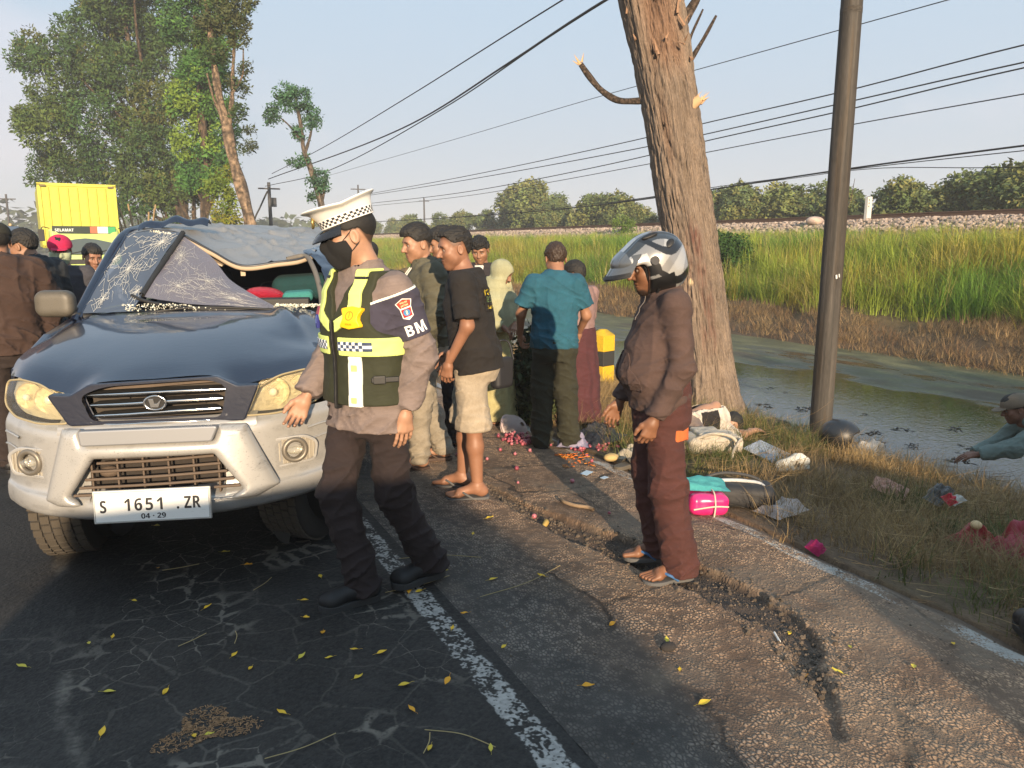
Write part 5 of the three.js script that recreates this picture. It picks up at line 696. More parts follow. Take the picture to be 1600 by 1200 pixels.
{ // man in a motorcycle helmet
  const hoodM = cloth([.088, .054, .046]), trM = cloth([.078, .026, .022]);
  const P = person({ label: 'man in silver and black motorcycle helmet, brown hoodie and blue flip-flops', p: at(2.14, -2.83), turn: -110, h: 1.6, skin: DARK, cell: .009, headCell: .0035, handCell: .0032, footCell: .004,
    J: { pelvis: [0, .9, -.01], neck: [0, 1.38, .0], head: [0, 1.49, .06], elL: [.195, 1.05, -.04], wrL: [.175, .82, .07], elR: [-.2, 1.06, .0], wrR: [-.185, .83, .14], anL: [.11, .085, -.1], anR: [-.13, .085, -.08], knL: [.1, .47, -.03], knR: [-.11, .475, .0] },
    head: { yaw: 4, pitch: 14 }, face: { beard: .9, moustache: .6, nose: 1.3, jaw: .98 }, hands: { L: { d: [-.05, -.95, .3], m: [-1, 0, .15], curl: [.75, .8, .85, .9] }, R: { d: [.0, -.9, .4], m: [1, 0, .0], curl: .8 } },
    prof: [[-.4, .155, .12, 0], [-.05, .165, .128, .012], [.22, .162, .15, .044], [.48, .164, .138, .022], [.7, .168, .116, .004], [.84, .165, .104, -.012], [.95, .1, .08, -.018], [1.08, .055, .058, -.012]],
    shirt: { name: 'hoodie', mat: hoodM, hem: -.3, infl: .012, arm: 1.0, collar: .055, wr: .006, cuff: -.005, band: -.16 },
    pants: { mat: trM, hem: .035, wide: 1.28, flare: 1.12, wr: .009, stack: .5, infl: .012 }, shoes: { mat: GREYF, strapMat: BLUEF } });
  const { root, J, A, HF, tOf } = P, f = P.shirt;
  { const g = (x, y, z) => smax(torso(J, [[-.5, .18, .14, .012], [.0, .176, .136, .012], [.2, .165, .13, .01]], .0)(x, y, z), (-.175 - tOf(x, y, z) - .2) * .5 - .03 + .02 * noise(x * 8, 0, z * 8), .006) + Math.max(0, z + .03) * 1.2;
    part('shirt_tail', skin(g, [-.28, .6, -.25], [.28, 1.02, .25], .008), cloth([.72, .17, .045]), root); }
  for (const s of [1, -1]) shellPiece(P, f, .007, (x, y, z) => { const u = x * s; return Math.max(.035 - u, u - .15, Math.abs(y - 1.02) - .085, u * 1.15 + (y - 1.03) * .9 - .13, -z); }, [-.25, .88, .0], [.25, 1.15, .3], .005, hoodM, 'pocket', P.shirtMesh);
  shellPiece(P, f, .005, (x, y, z) => Math.max(Math.abs(x) - .004, 1.25 - y, -z), [-.03, 1.2, 0], [.03, 1.46, .3], .003, std([.12, .1, .09], .4), 'zip', P.shirtMesh);
  // helmet
  const Hm = new THREE.Group(); Hm.name = 'helmet'; root.add(Hm); Hm.position.set(...J.head); Hm.scale.setScalar(1.0); Hm.rotation.set(20 * RAD, 4 * RAD, 0, 'YXZ');
  const o1 = ell([0, .03, -.018], [.128, .132, .158]), o2 = ell([0, -.05, -.04], [.118, .085, .122]), outer = (x, y, z) => smin(o1(x, y, z), o2(x, y, z), .05), brow = ell([0, .062, .09], [.105, .055, .085]);
  const face = (x, y, z) => { const a = smax(y - .045 + .0 * z, -(y + .3), .01), b = .045 - z + (y < -.0 ? (-.0 - y) * .12 : 0); return smax(smax(a, b, .03), Math.abs(x) - .14, .01); };
  const ridge = (x, y, z) => { const ax = Math.abs(x); return .004 * sst(.012, .004, Math.abs(ax - .045 - (z + .1) * .08)) * sst(.06, .12, y); };
  const shellF = (x, y, z) => { let d = smin(outer(x, y, z), brow(x, y, z), .03) - ridge(x, y, z); d = smax(d, -face(x, y, z), .012); d = smax(d, -.125 - y - (z < 0 ? 0 : z * .2), .015); return smax(d, -(outer(x, y, z) + .028), .006); };
  const flow = (x, y, z) => { // painted flames: silver, white and black sweeps along the shell
    const ax = Math.abs(x), an = Math.atan2(y - .0, -z + .02), r = z; const s = Math.sin(z * 34 + y * 42 + 1.2 * Math.sin(y * 30 + z * 12)), b = Math.sin(z * 20 - y * 46 + .8 + 1.4 * Math.sin(z * 26));
    let c = [.26, .26, .26]; if (s > .1) c = [.42, .42, .41]; if (y > .085 && Math.abs(ax - .06) < .028) c = [.045, .05, .055]; if (b > .62 && ax > .05) c = [.02, .02, .022]; if (y < -.035 && z > -.06) c = [.014, .014, .015]; if (Math.hypot((z - .03) / 1.2, y - .01) < .032 && ax > .09) c = [.02, .02, .022]; if (y > .03 && z > .03 && y < .085 && ax > .04) c = [.52, .515, .5]; if (z > .11) c = [.12, .13, .14]; return c; };
  part('shell', skin(shellF, [-.16, -.16, -.21], [.16, .19, .2], .0035, flow), phys([1, 1, 1], .28, { vertexColors: true, metalness: .35, clearcoat: .8, clearcoatRoughness: .1 }), Hm);
  part('liner', skin((x, y, z) => smax(smax(outer(x, y, z) + .024, -(outer(x, y, z) + .05), .004), smax(-face(x, y, z - .008), -.115 - y, .01), .01), [-.16, -.15, -.2], [.16, .18, .18], .006), cloth([.02, .02, .022]), Hm);
  { const rows = []; for (let k = 0; k <= 6; k++) { const t = k / 6; rows.push(Array.from({ length: 15 }, (_, i) => { const a = (i / 14 - .5) * 2.2, q = Math.pow(Math.cos(a * .68), .7); return [Math.sin(a) * (.132 - .01 * t), .06 - t * .068 + .04 * q * (1 - t * .2) - .012 * t * (1 - q), Math.cos(a) * .128 + t * .095 * q]; })); }
    part('visor', [patch(rows, 40, 14), xf(patch(rows, 40, 14), [0, -.0035, 0])], phys([.085, .092, .1], .2, { clearcoat: .7 }), Hm);
    const r2 = rows.slice(5).map(r => r.map(([x, y, z]) => [x * 1.005, y + .002, z + .004])); part('visor_edge', [patch([r2[0], r2[1]], 40, 3), xf(patch([r2[0], r2[1]], 40, 3), [0, -.008, 0])], BLACKF, Hm); }
  for (const s of [1, -1]) { part('vent', xf(new THREE.SphereGeometry(1, 16, 10), [.062 * s, .148, -.02], [0, 0, -.45 * s], [.014, .008, .04]), BLACKF, Hm); part('vent', xf(new THREE.SphereGeometry(1, 16, 10), [.105 * s, .09, -.085], [.5, .3 * s, -1 * s], [.016, .006, .026]), BLACKF, Hm); part('hinge', cyl(.018, .02, .012, [.127 * s, .045, .012], [0, 0, Math.PI / 2]), std([.05, .05, .055], .3), Hm); }
  part('chin_strap', tube([[.1, -.08, .02], [.06, -.118, .035], [0, -.132, .045], [-.06, -.118, .035], [-.1, -.08, .02]], .007, 6), BLACKF, Hm);
  shade(Hm);
}
{ // man in black T-shirt and beige shorts
  const P = person({ label: 'man in black T-shirt with yellow back print, beige shorts and flip-flops', p: at(1.81, -4.25), turn: -120, h: 1.65, skin: [.265, .128, .075], cell: .01, headCell: .004, handCell: .0038, footCell: .005,
    J: { neck: [0, 1.385, .045], head: [.01, 1.51, .095], shL: [.178, 1.32, .025], shR: [-.178, 1.32, .045], elL: [.232, 1.08, -.005], wrL: [.19, .865, .11], elR: [-.22, 1.08, .04], wrR: [-.19, .88, .15], anL: [.1, .085, -.04], anR: [-.11, .085, .08], knL: [.1, .47, -.02], knR: [-.1, .48, .05], pelvis: [0, .9, -.02] },
    head: { yaw: 26, pitch: 12 }, face: { nose: 1.25, moustache: .4, stubble: .15, buzz: .5 }, hands: { L: { d: [-.1, -.95, .2], m: [-.95, 0, -.3], curl: [.7, .75, .8, .85] } },
    shirt: { name: 't_shirt', mat: cloth([.016, .013, .012]), sleeve: 'half', cut: .86, hem: -.22, infl: .026, wr: .006, open: .062, prof: [[-.35, .185, .135, 0], [-.05, .178, .13, -.004], [.25, .16, .118, .0], [.6, .17, .118, .006], [.82, .165, .1, -.004], [.95, .1, .078, -.012], [1.08, .055, .058, -.005]] },
    pants: { name: 'shorts', mat: cloth([.43, .36, .27]), hemY: .44, wide: 1.5, wr: .007, infl: .016 }, shoes: { mat: GREYF },
    hair: { thick: .007, top: .012, front: .088, back: -.06, temple: .04, tuft: .009, cell: .004 } });
  const tx = ctex(256, 192, (c, w, h) => { c.fillStyle = '#1b1716'; c.fillRect(0, 0, w, h); c.fillStyle = '#d9c02a'; c.font = 'bold 62px sans-serif'; c.textAlign = 'center'; c.fillText('POWM', w / 2, 62); c.fillStyle = '#5e7a4a'; c.fillText('BIKER', w / 2, 118); c.fillStyle = '#d9c02a'; c.font = 'italic bold 44px serif'; c.fillText('Lamong', w / 2, 172); });
  shellPiece(P, P.shirt, .003, (x, y, z) => Math.max(Math.abs(x - .02) - .105, Math.abs(y - 1.22) - .07, z - .0), [-.25, 1.1, -.3], [.25, 1.35, .1], .005, cloth([1.1, 1.1, 1.1], { map: tx }), 'back_print', P.shirtMesh, (x, y, z) => [.5 - (x - .02) / .21, (y - 1.22) / .14 + .5]);
}
{ // man in the grey-green hoodie
  const hm = cloth([.105, .098, .066]);
  const P = person({ label: 'man in olive grey hoodie and stone trousers with swept black hair', p: at(1.8, -4.98), turn: -100, h: 1.665, skin: [.33, .175, .108], cell: .011, headCell: .0042,
    J: { neck: [0, 1.39, .02], head: [0, 1.52, .065], elL: [.235, 1.08, -.02], wrL: [.2, .87, .1], pelvis: [0, .9, -.01], anL: [.11, .085, .1], anR: [-.1, .085, -.1], knL: [.1, .47, .08] }, head: { yaw: 12, pitch: 12 }, face: { nose: 1.1, buzz: .75, moustache: .25 }, hands: { L: { d: [-.1, -.9, .2], m: [-1, 0, -.1], curl: 1.15 } },
    shirt: { name: 'hoodie', mat: hm, hem: -.12, infl: .03, arm: 1.2, wr: .009, collar: .03, band: -.02 }, pants: { mat: cloth([.30, .26, .20]), wide: 1.12, wr: .009 }, shoes: { mat: BROWNF },
    hair: { thick: .009, top: .026, front: .07, back: -.01, tuft: .006, fade: .18 } });
  part('hood', skin((x, y, z) => { const t = [x, (y - 1.375 + (z) * .35) * 1.15, z + .005], q = Math.hypot(t[0] * .95, t[2]) - .088; return Math.hypot(q, t[1]) - .03 - .012 * (z < 0 ? -z * 8 : 0) + .005 * noise(x * 20, y * 20, z * 20); }, [-.2, 1.2, -.2], [.2, 1.5, .22], .007), hm, P.root);
  for (const s of [1, -1]) part('drawstring', tube([[.035 * s, 1.37, .11], [.04 * s, 1.31, .15], [.042 * s, 1.23, .155]], .004), std([.7, .68, .62], .8), P.root);
  shellPiece(P, P.shirt, .004, (x, y, z) => Math.max(Math.abs(x - .085) - .022, Math.abs(y - 1.235) - .009, -z), [0, 1.2, 0], [.2, 1.27, .25], .004, std([.55, .53, .46], .7), 'chest_logo', P.shirtMesh);
}
{ const P = person({ label: 'man in dark navy jacket half hidden behind the olive hoodie man', p: at(2.16, -5.45), turn: -108, h: 1.665, skin: MID, head: { yaw: 6, pitch: 14 }, J: { head: [0, 1.525, .06] }, shirt: { name: 'jacket', mat: cloth([.014, .017, .03]), infl: .028, arm: 1.15, collar: .04 }, pants: { mat: cloth([.02, .02, .028]) }, shoes: { mat: BLACKF }, hair: { thick: .014, top: .022, front: .06, tuft: .008 } });
  part('jacket_trim', tube([[.06, 1.36, .1], [.04, 1.32, .135], [.015, 1.25, .15]], .005), std([.7, .7, .7], .7), P.root); }
person({ label: 'man with short cropped hair bowing his head behind the policeman', p: at(1.78, -6.0), turn: -100, h: 1.57, skin: [.33, .17, .105], head: { yaw: 4, pitch: 26 }, J: { neck: [0, 1.39, .04], head: [0, 1.51, .11] }, face: { buzz: .8 }, shirt: { mat: cloth([.06, .045, .04]), infl: .02, collar: .02 }, pants: { mat: cloth([.02, .02, .02]) }, shoes: { type: 'shoe', mat: BLACKF }, hair: { thick: .007, top: .007, front: .06, tuft: .003, fade: .08 } });
{ const P = person({ label: 'young man in dark open jacket over a white T-shirt looking down', p: at(3.05, -6.9), turn: -38, h: 1.64, skin: MID, head: { yaw: 6, pitch: 24, roll: 4 }, J: { head: [0, 1.52, .05] }, face: { nose: 1 }, shirt: { name: 'jacket', mat: cloth([.03, .026, .03]), infl: .026, arm: 1.1, open: .078 }, pants: { mat: cloth([.03, .03, .04]) }, shoes: { mat: BLACKF }, hair: { thick: .017, top: .026, front: .058, tuft: .013 } });
  const t = torso(P.J, PROF, .002); part('white_shirt', skin((x, y, z) => smax(t(x, y, z) - .036, Math.max(Math.abs(x) - .045 * sst(1.0, 1.4, y), y - 1.385, .02 - z), .006), [-.2, 1, -.05], [.2, 1.42, .26], .006), cloth([.7, .68, .64]), P.root); }
{ // woman with pale green hijab
  const hj = cloth([.40, .40, .25]);
  const P = person({ label: 'woman in long pale green hijab and dress with her head bowed', p: at(2.80, -6.1), turn: 20, h: 1.47, skin: [.25, .125, .075], head: { yaw: 25, pitch: 30 }, J: { neck: [0, 1.37, .06], head: [0, 1.485, .13], elL: [.2, 1.1, .02], wrL: [.06, 1.0, .24], elR: [-.22, 1.08, .02], wrR: [-.08, .98, .22] },
    hands: { L: { d: [-.6, -.5, .5], m: [0, -.8, -.3], curl: .7 }, R: { d: [.5, -.6, .5], m: [0, -.8, -.3], curl: .7 } }, shirt: { name: 'blouse', mat: hj, infl: .03, hem: -.3 }, skirt: { mat: cloth([.47, .42, .20]), top: 1.0, w0: .19, d0: .15, w1: .26, d1: .24, hem: .05 }, shoes: { mat: BROWNF } });
  const { J, toH } = P, bd = torso(J, [[.05, .23, .165, .03], [.4, .215, .165, .03], [.75, .21, .145, .02], [.95, .14, .12, .01], [1.15, .095, .1, .02]], .022), hd = ell([0, .02, -.014], [.094, .112, .116]), fc = ell([0, -.02, .1], [.056, .078, .07]);
  part('hijab', skin((x, y, z) => { const q = toH(x, y, z); let d = smin(hd(...q), bd(x, y, z), .06); d += .008 * noise(x * 10, y * 6, z * 10) + .005 * noise(x * 22, y * 10, z * 22); d = smax(d, -fc(...q), .012); return smax(d, .93 + .05 * noise(x * 5, 0, z * 5) - y, .01); }, [-.35, .85, -.3], [.35, 1.68, .4], .008), hj, P.root);
}
{ // man in teal shirt seen from behind
  const P = person({ label: 'man in teal short-sleeved shirt seen from behind among the scattered goods', p: at(2.86, -5.1), turn: 150, h: 1.58, skin: [.29, .145, .085], cell: .011,
    J: { neck: [0, 1.395, .03], head: [0, 1.52, .07], elL: [.27, 1.09, .02], wrL: [.285, .9, .16], elR: [-.25, 1.08, .05], wrR: [-.2, .93, .2], anL: [.1, .085, -.02], anR: [-.13, .085, .04] }, head: { yaw: 16, pitch: 22 }, face: { buzz: .7 }, hands: { L: { d: [-.1, -.8, .5], m: [-1, -.2, 0], curl: .9 }, R: { d: [.1, -.8, .5], m: [1, -.2, 0], curl: .9 } },
    shirt: { mat: cloth([.018, .105, .16]), sleeve: 'half', cut: .7, infl: .03, hem: -.16, collar: .025, wr: .008 }, pants: { mat: cloth([.030, .030, .017]), wide: 1.3, infl: .014, hem: .012, wr: .009 }, shoes: { mat: BLACKF }, hair: { thick: .012, top: .016, front: .06, back: -.075, tuft: .008, mat: std([.035, .02, .012], .6) } });
}
person({ label: 'person in mauve dress with tied-up black hair beyond the teal shirt man', p: at(3.56, -5.9), turn: 205, h: 1.47, skin: [.26, .13, .08], head: { yaw: 10, pitch: 20 }, J: { head: [0, 1.515, .06], elR: [-.24, 1.1, .05], wrR: [-.2, .96, .2], elL: [.23, 1.1, .05], wrL: [.12, 1.05, .24] }, hands: { R: { d: [-.1, -.9, .2], m: [1, 0, 0], curl: .6 } },
  shirt: { name: 'blouse', mat: cloth([.30, .19, .18]), infl: .03, arm: 1.25, cuff: -.09 }, skirt: { mat: cloth([.085, .025, .03]), top: 1.0, w0: .19, d0: .15, w1: .27, d1: .25, hem: .04 }, shoes: { mat: BROWNF }, hair: { thick: .018, top: .03, front: .06, back: -.06, tuft: .006 } });
// the group on the far side of the car
{ const P = person({ label: 'man in brown jacket and dark cap at the left edge beside the car', p: at(-.76, -6.0), turn: -160, h: 1.64, skin: MID, J: { elL: [.26, 1.1, .05], wrL: [.17, .92, .2], elR: [-.27, 1.1, .02] , head: [0, 1.52, .05] }, head: { pitch: 14 }, shirt: { name: 'jacket', mat: cloth([.06, .034, .026]), infl: .05, arm: 1.35, wr: .01, hem: -.2, collar: .03 }, pants: { mat: cloth([.03, .02, .018]), wide: 1.1 }, shoes: { type: 'shoe', mat: BLACKF }, hair: { thick: .008, top: .004, front: .05, tuft: .003 } });
  const cf = (x, y, z) => smax(ell([0, .05, -.012], [.094, .085, .114])(x, y, z), .03 - y, .006), bl = ell([0, .036, .115], [.07, .007, .06]);
  part('cap', skin(P.HF((x, y, z) => smin(cf(x, y, z), bl(x, y, z), .01)), vadd(P.J.head, [-.19, -.1, -.19]), vadd(P.J.head, [.19, .18, .19]), .006), cloth([.025, .025, .018]), P.root); }
person({ label: 'dark-haired man in charcoal jacket between the brown jacket and the pink cap', p: at(-.62, -6.75), turn: -120, h: 1.63, skin: MID, J: { head: [0, 1.5, .1], neck: [0, 1.39, .04] }, head: { pitch: 22 }, shirt: { name: 'jacket', mat: cloth([.028, .034, .042]), infl: .035, arm: 1.2, collar: .03 }, pants: { mat: cloth([.02, .02, .025]) }, shoes: { type: 'shoe', mat: BLACKF }, hair: { thick: .014, top: .016, front: .06, tuft: .007 } });
{ const P = person({ label: 'person in bright pink cap and pale green face mask behind the car door', p: at(-.5, -7.3), turn: -10, h: 1.56, skin: MID, head: { pitch: 10, yaw: 10 }, shirt: { name: 'jacket', mat: cloth([.06, .06, .075]), infl: .03, arm: 1.15, open: .07 }, pants: { mat: cloth([.02, .02, .025]) }, shoes: { mat: BLACKF }, hair: { thick: .012, top: .0, front: .05, back: -.09, tuft: .004 } });
  const cf = (x, y, z) => smax(ell([0, .05, -.012], [.096, .09, .118])(x, y, z), .028 - y, .006), bl = ell([0, .036, .115], [.07, .007, .06]);
  part('cap', skin(P.HF((x, y, z) => smin(cf(x, y, z), bl(x, y, z), .01)), vadd(P.J.head, [-.19, -.1, -.19]), vadd(P.J.head, [.19, .18, .19]), .006), cloth([.62, .02, .10]), P.root);
  const hs = headSDF(); part('face_mask', skin(P.HF((x, y, z) => smax(smax(Math.abs(hs(x, y, z) - .007) - .005, y - .005, .004), smax(.03 - z, -.105 - y, .005), .005)), vadd(P.J.head, [-.14, -.14, -.14]), vadd(P.J.head, [.14, .14, .14]), .005), cloth([.50, .58, .40]), P.root);
  const t = torso(P.J, PROF, .03); part('inner_shirt', skin((x, y, z) => smax(t(x, y, z) - .012, Math.max(Math.abs(x) - .05 * sst(1.0, 1.38, y), y - 1.37, .02 - z), .006), [-.2, 1, -.05], [.2, 1.42, .26], .008), cloth([.25, .05, .10]), P.root); }
person({ label: 'person in white shirt seen through the open car door frame', p: at(-.3, -7.75), turn: 20, h: 1.5, skin: [.28, .14, .09], head: { pitch: 20 }, shirt: { mat: cloth([.72, .7, .66]), infl: .03 }, pants: { mat: cloth([.03, .03, .04]) }, shoes: { mat: BLACKF }, hair: { thick: .012, top: .012, tuft: .006 } });
{ // man wading in the ditch
  const P = person({ label: 'man in beige cap and grey-green shirt wading and reaching down in the ditch', p: [6.70, -1.12, -3.54], turn: -128, h: 1.62, skin: [.17, .075, .045], cell: .012,
    J: { pelvis: [0, .93, -.1], neck: [0, 1.26, .22], head: [0, 1.32, .33], shL: [.17, 1.22, .17], shR: [-.17, 1.2, .19], elL: [.2, 1.03, .38], wrL: [.14, .95, .62], elR: [-.2, .98, .33], wrR: [-.16, .88, .56], hipL: [.085, .88, -.08], hipR: [-.085, .88, -.08] }, head: { pitch: 20, yaw: 0 }, hands: { L: { d: [-.1, -.25, 1], m: [-.3, -1, 0], curl: .4 }, R: { d: [0, -.4, 1], m: [0, -1, 0], curl: .4 } },
    shirt: { mat: cloth([.17, .23, .21]), infl: .028, hem: -.16, arm: 1.15, wr: .008, collar: .03 }, pants: { mat: cloth([.016, .018, .026]) }, shoes: { type: 'shoe', mat: BLACKF }, hair: { thick: .008, top: .0, front: .05, tuft: .003 } });
  const cf = (x, y, z) => smax(ell([0, .05, -.012], [.094, .085, .114])(x, y, z), .03 - y, .006), bl = ell([0, .036, .115], [.07, .007, .06]);
  part('cap', skin(P.HF((x, y, z) => smin(cf(x, y, z), bl(x, y, z), .01)), vadd(P.J.head, [-.19, -.1, -.19]), vadd(P.J.head, [.19, .18, .19]), .006), cloth([.21, .16, .11]), P.root); }
{ // person lying at the foot of the tree
  const P = person({ label: 'person in black and white top lying in dry grass against the big trunk', p: [4.42, groundY(4.5, -5.2) + .0, -5.18], turn: 90, h: 1.55, skin: LIGHT, cell: .01,
    J: { pelvis: [-.05, .17, -.28], neck: [.0, .2, .2], head: [.02, .1, .34], shL: [.0, .31, .13], shR: [-.02, .1, .15], elL: [.2, .2, .3], wrL: [.1, .07, .46], elR: [-.2, .06, .3], wrR: [-.12, .06, .5], hipL: [-.02, .25, -.28], hipR: [-.04, .1, -.26], knL: [-.38, .12, -.3], knR: [-.36, .08, -.2], anL: [-.5, .09, -.62], anR: [-.46, .08, -.6] }, head: { yaw: 0, pitch: 80, roll: 0 }, shoes: 'none', hands: { L: { d: [-.2, -.5, .8], m: [0, -1, -.2] }, R: { d: [0, -.1, 1], m: [0, -1, 0] } },
    shirt: { mat: cloth([1, 1, 1], { vertexColors: true }), col: (x, y, z) => { const w = Math.abs(x + .02 + noise(x * 5, y * 5, z * 5) * .05) ; return (z > .06 || z < -.16 || y > .3) ? [.62, .57, .5] : [.018, .014, .014]; }, infl: .03, hem: -.1, wr: .012 }, pants: { mat: cloth([.27, .2, .165]), hemY: -.1, wr: .012 }, hair: { thick: .012, top: .01 } });
}
// ---------- trees, grass, railway, poles and wires ----------
seed = 4711;
const BARKT = dtex(512, 512, (i, j) => { const a = vn(i / 9, j / 60, 57), b = vn(i / 4, j / 24, 128), c = vn(i / 2, j / 2, 256), f = Math.abs(vn(i / 16, j / 90, 32) - .5) * 2; const v = clamp(.30 + .5 * f + .25 * b + .2 * (c - .5) + .2 * (a - .5)); return [v, v * .97, v * .92]; }, true);
const BARKG = dtex(256, 256, (i, j) => { const f = Math.abs(vn(i / 7, j / 40, 36) - .5) * 2, c = vn(i / 2, j / 3, 128), v = clamp(.80 + .2 * f + .3 * (c - .5)); return [v, v, v]; }, true); BARKG.repeat.set(2.5, 1.6);
const BARK = c => std(c, .95, { map: BARKT, bumpMap: BARKT, bumpScale: .03 });
function tuft(n, R, leafL, leafW, up = .3) { // a spray of leaf-shaped faces
  const pos = [], idx = [], nor = [];
  for (let i = 0; i < n; i++) {
    const c = V(rr(-1, 1), rr(-1, 1), rr(-1, 1)); if (c.lengthSq() > 1) { i--; continue; } c.multiplyScalar(R);
    const d = V(rr(-1, 1), rr(-.8, .6) + up * .2, rr(-1, 1)).normalize(), s = V(rr(-1, 1), rr(-1, 1), rr(-1, 1)).cross(d).normalize(), L = leafL * rr(.7, 1.3), W = leafW * rr(.7, 1.3), k = pos.length / 3, nn = d.clone().cross(s);
    const P = [c, c.clone().addScaledVector(d, L * .45).addScaledVector(s, W), c.clone().addScaledVector(d, L).addScaledVector(nn, -L * .15), c.clone().addScaledVector(d, L * .45).addScaledVector(s, -W)];
    for (const p of P) { pos.push(p.x, p.y, p.z); nor.push(nn.x, nn.y, nn.z); } idx.push(k, k + 1, k + 2, k, k + 2, k + 3);
  }
  const g = new THREE.BufferGeometry(); g.setAttribute('position', new THREE.Float32BufferAttribute(pos, 3)); g.setIndex(idx); g.computeVertexNormals(); return g;
}
const LEAF = phys([1, 1, 1], .7, { transmission: 0, thickness: 0, specularIntensity: .5 });
const SPR = [0, 1, 2, 3].map(() => tuft(22, .3, .2, .05)), SPRF = [0, 1, 2].map(() => tuft(18, .42, .34, .1));
const mtx = new THREE.Matrix4(), qt = new THREE.Quaternion(), eu = new THREE.Euler();
function crown(parent, clumps, cols, dens, spr, size = 1, name = 'crown') { // clump: x, y, z, radius
  const list = [];
  for (const [x, y, z, r, c] of clumps) { const n = Math.max(4, Math.round(dens * r * r)), cc = c ?? (rnd() * cols.length | 0); for (let i = 0; i < n; i++) { const d = V(rr(-1, 1), rr(-1, 1), rr(-1, 1)); if (d.lengthSq() > 1) { i--; continue; } const l = d.length(); d.multiplyScalar(Math.pow(l, -.35)); list.push([x + d.x * r, y + d.y * r * .85, z + d.z * r, rnd() < .7 ? cc : (rnd() * cols.length | 0)]); } }
  const k = spr.length; for (let a = 0; a < 1; a++) { const m = new THREE.InstancedMesh(merge([spr[0]]), LEAF, list.length); m.geometry = spr[(rnd() * k) | 0];
    list.forEach(([x, y, z, c], i) => { const s = size * rr(.7, 1.35); mtx.compose(V(x, y, z), qt.setFromEuler(eu.set(rr(-1, 1), rr(0, 6.3), rr(-1, 1))), V(s, s, s)); m.setMatrixAt(i, mtx); const q = cols[c], v = rr(.74, 1.22); m.setColorAt(i, lin(q[0] * v, q[1] * v * rr(.93, 1.07), q[2] * v)); });
    m.name = name; m.userData.kind = 'stuff'; m.castShadow = m.receiveShadow = true; parent.add(m); }
}
function tree(name, label, p, trunks, clumps, cols, o = {}) {
  const t = thing(name, label, o.cat || 'tree', p, 0, o.group);
  trunks.forEach((k, i) => part('trunk', tube(k.pts, u => lerp(k.r, k.r1, u) * (1 + .12 * Math.sin(u * 23 + i)), 9, k.pts.length * 6), o.bark || BARK([.20, .145, .10]), t));
  const limbs = []; (o.limbs || []).forEach(([a, b, r]) => { const m = V(...a).lerp(V(...b), .5).add(V(rr(-.3, .3), rr(-.1, .4), rr(-.3, .3))); limbs.push(tube([a, [m.x, m.y, m.z], b], u => r * (1 - .75 * u), 6, 10)); });
  if (limbs.length) { const m = part('limbs', limbs, o.bark || BARK([.20, .145, .10]), t); if (limbs.length > 1) m.userData.kind = 'stuff'; }
  crown(t, clumps, cols, o.dens || 40, o.spr || SPR, o.size || 1); return t;
}
const jit = (l, k) => l.map(([x, y, z, r]) => { const d = rr(-1, 1) * r * k; return [x + d * .45, y, z - d * .9, r]; });
const OLIVE = [[.045, .085, .022], [.06, .095, .024], [.075, .115, .024], [.085, .10, .026], [.04, .085, .026], [.042, .095, .026]], GREENS = [[.05, .13, .028], [.07, .16, .03], [.04, .10, .028], [.14, .22, .03]];
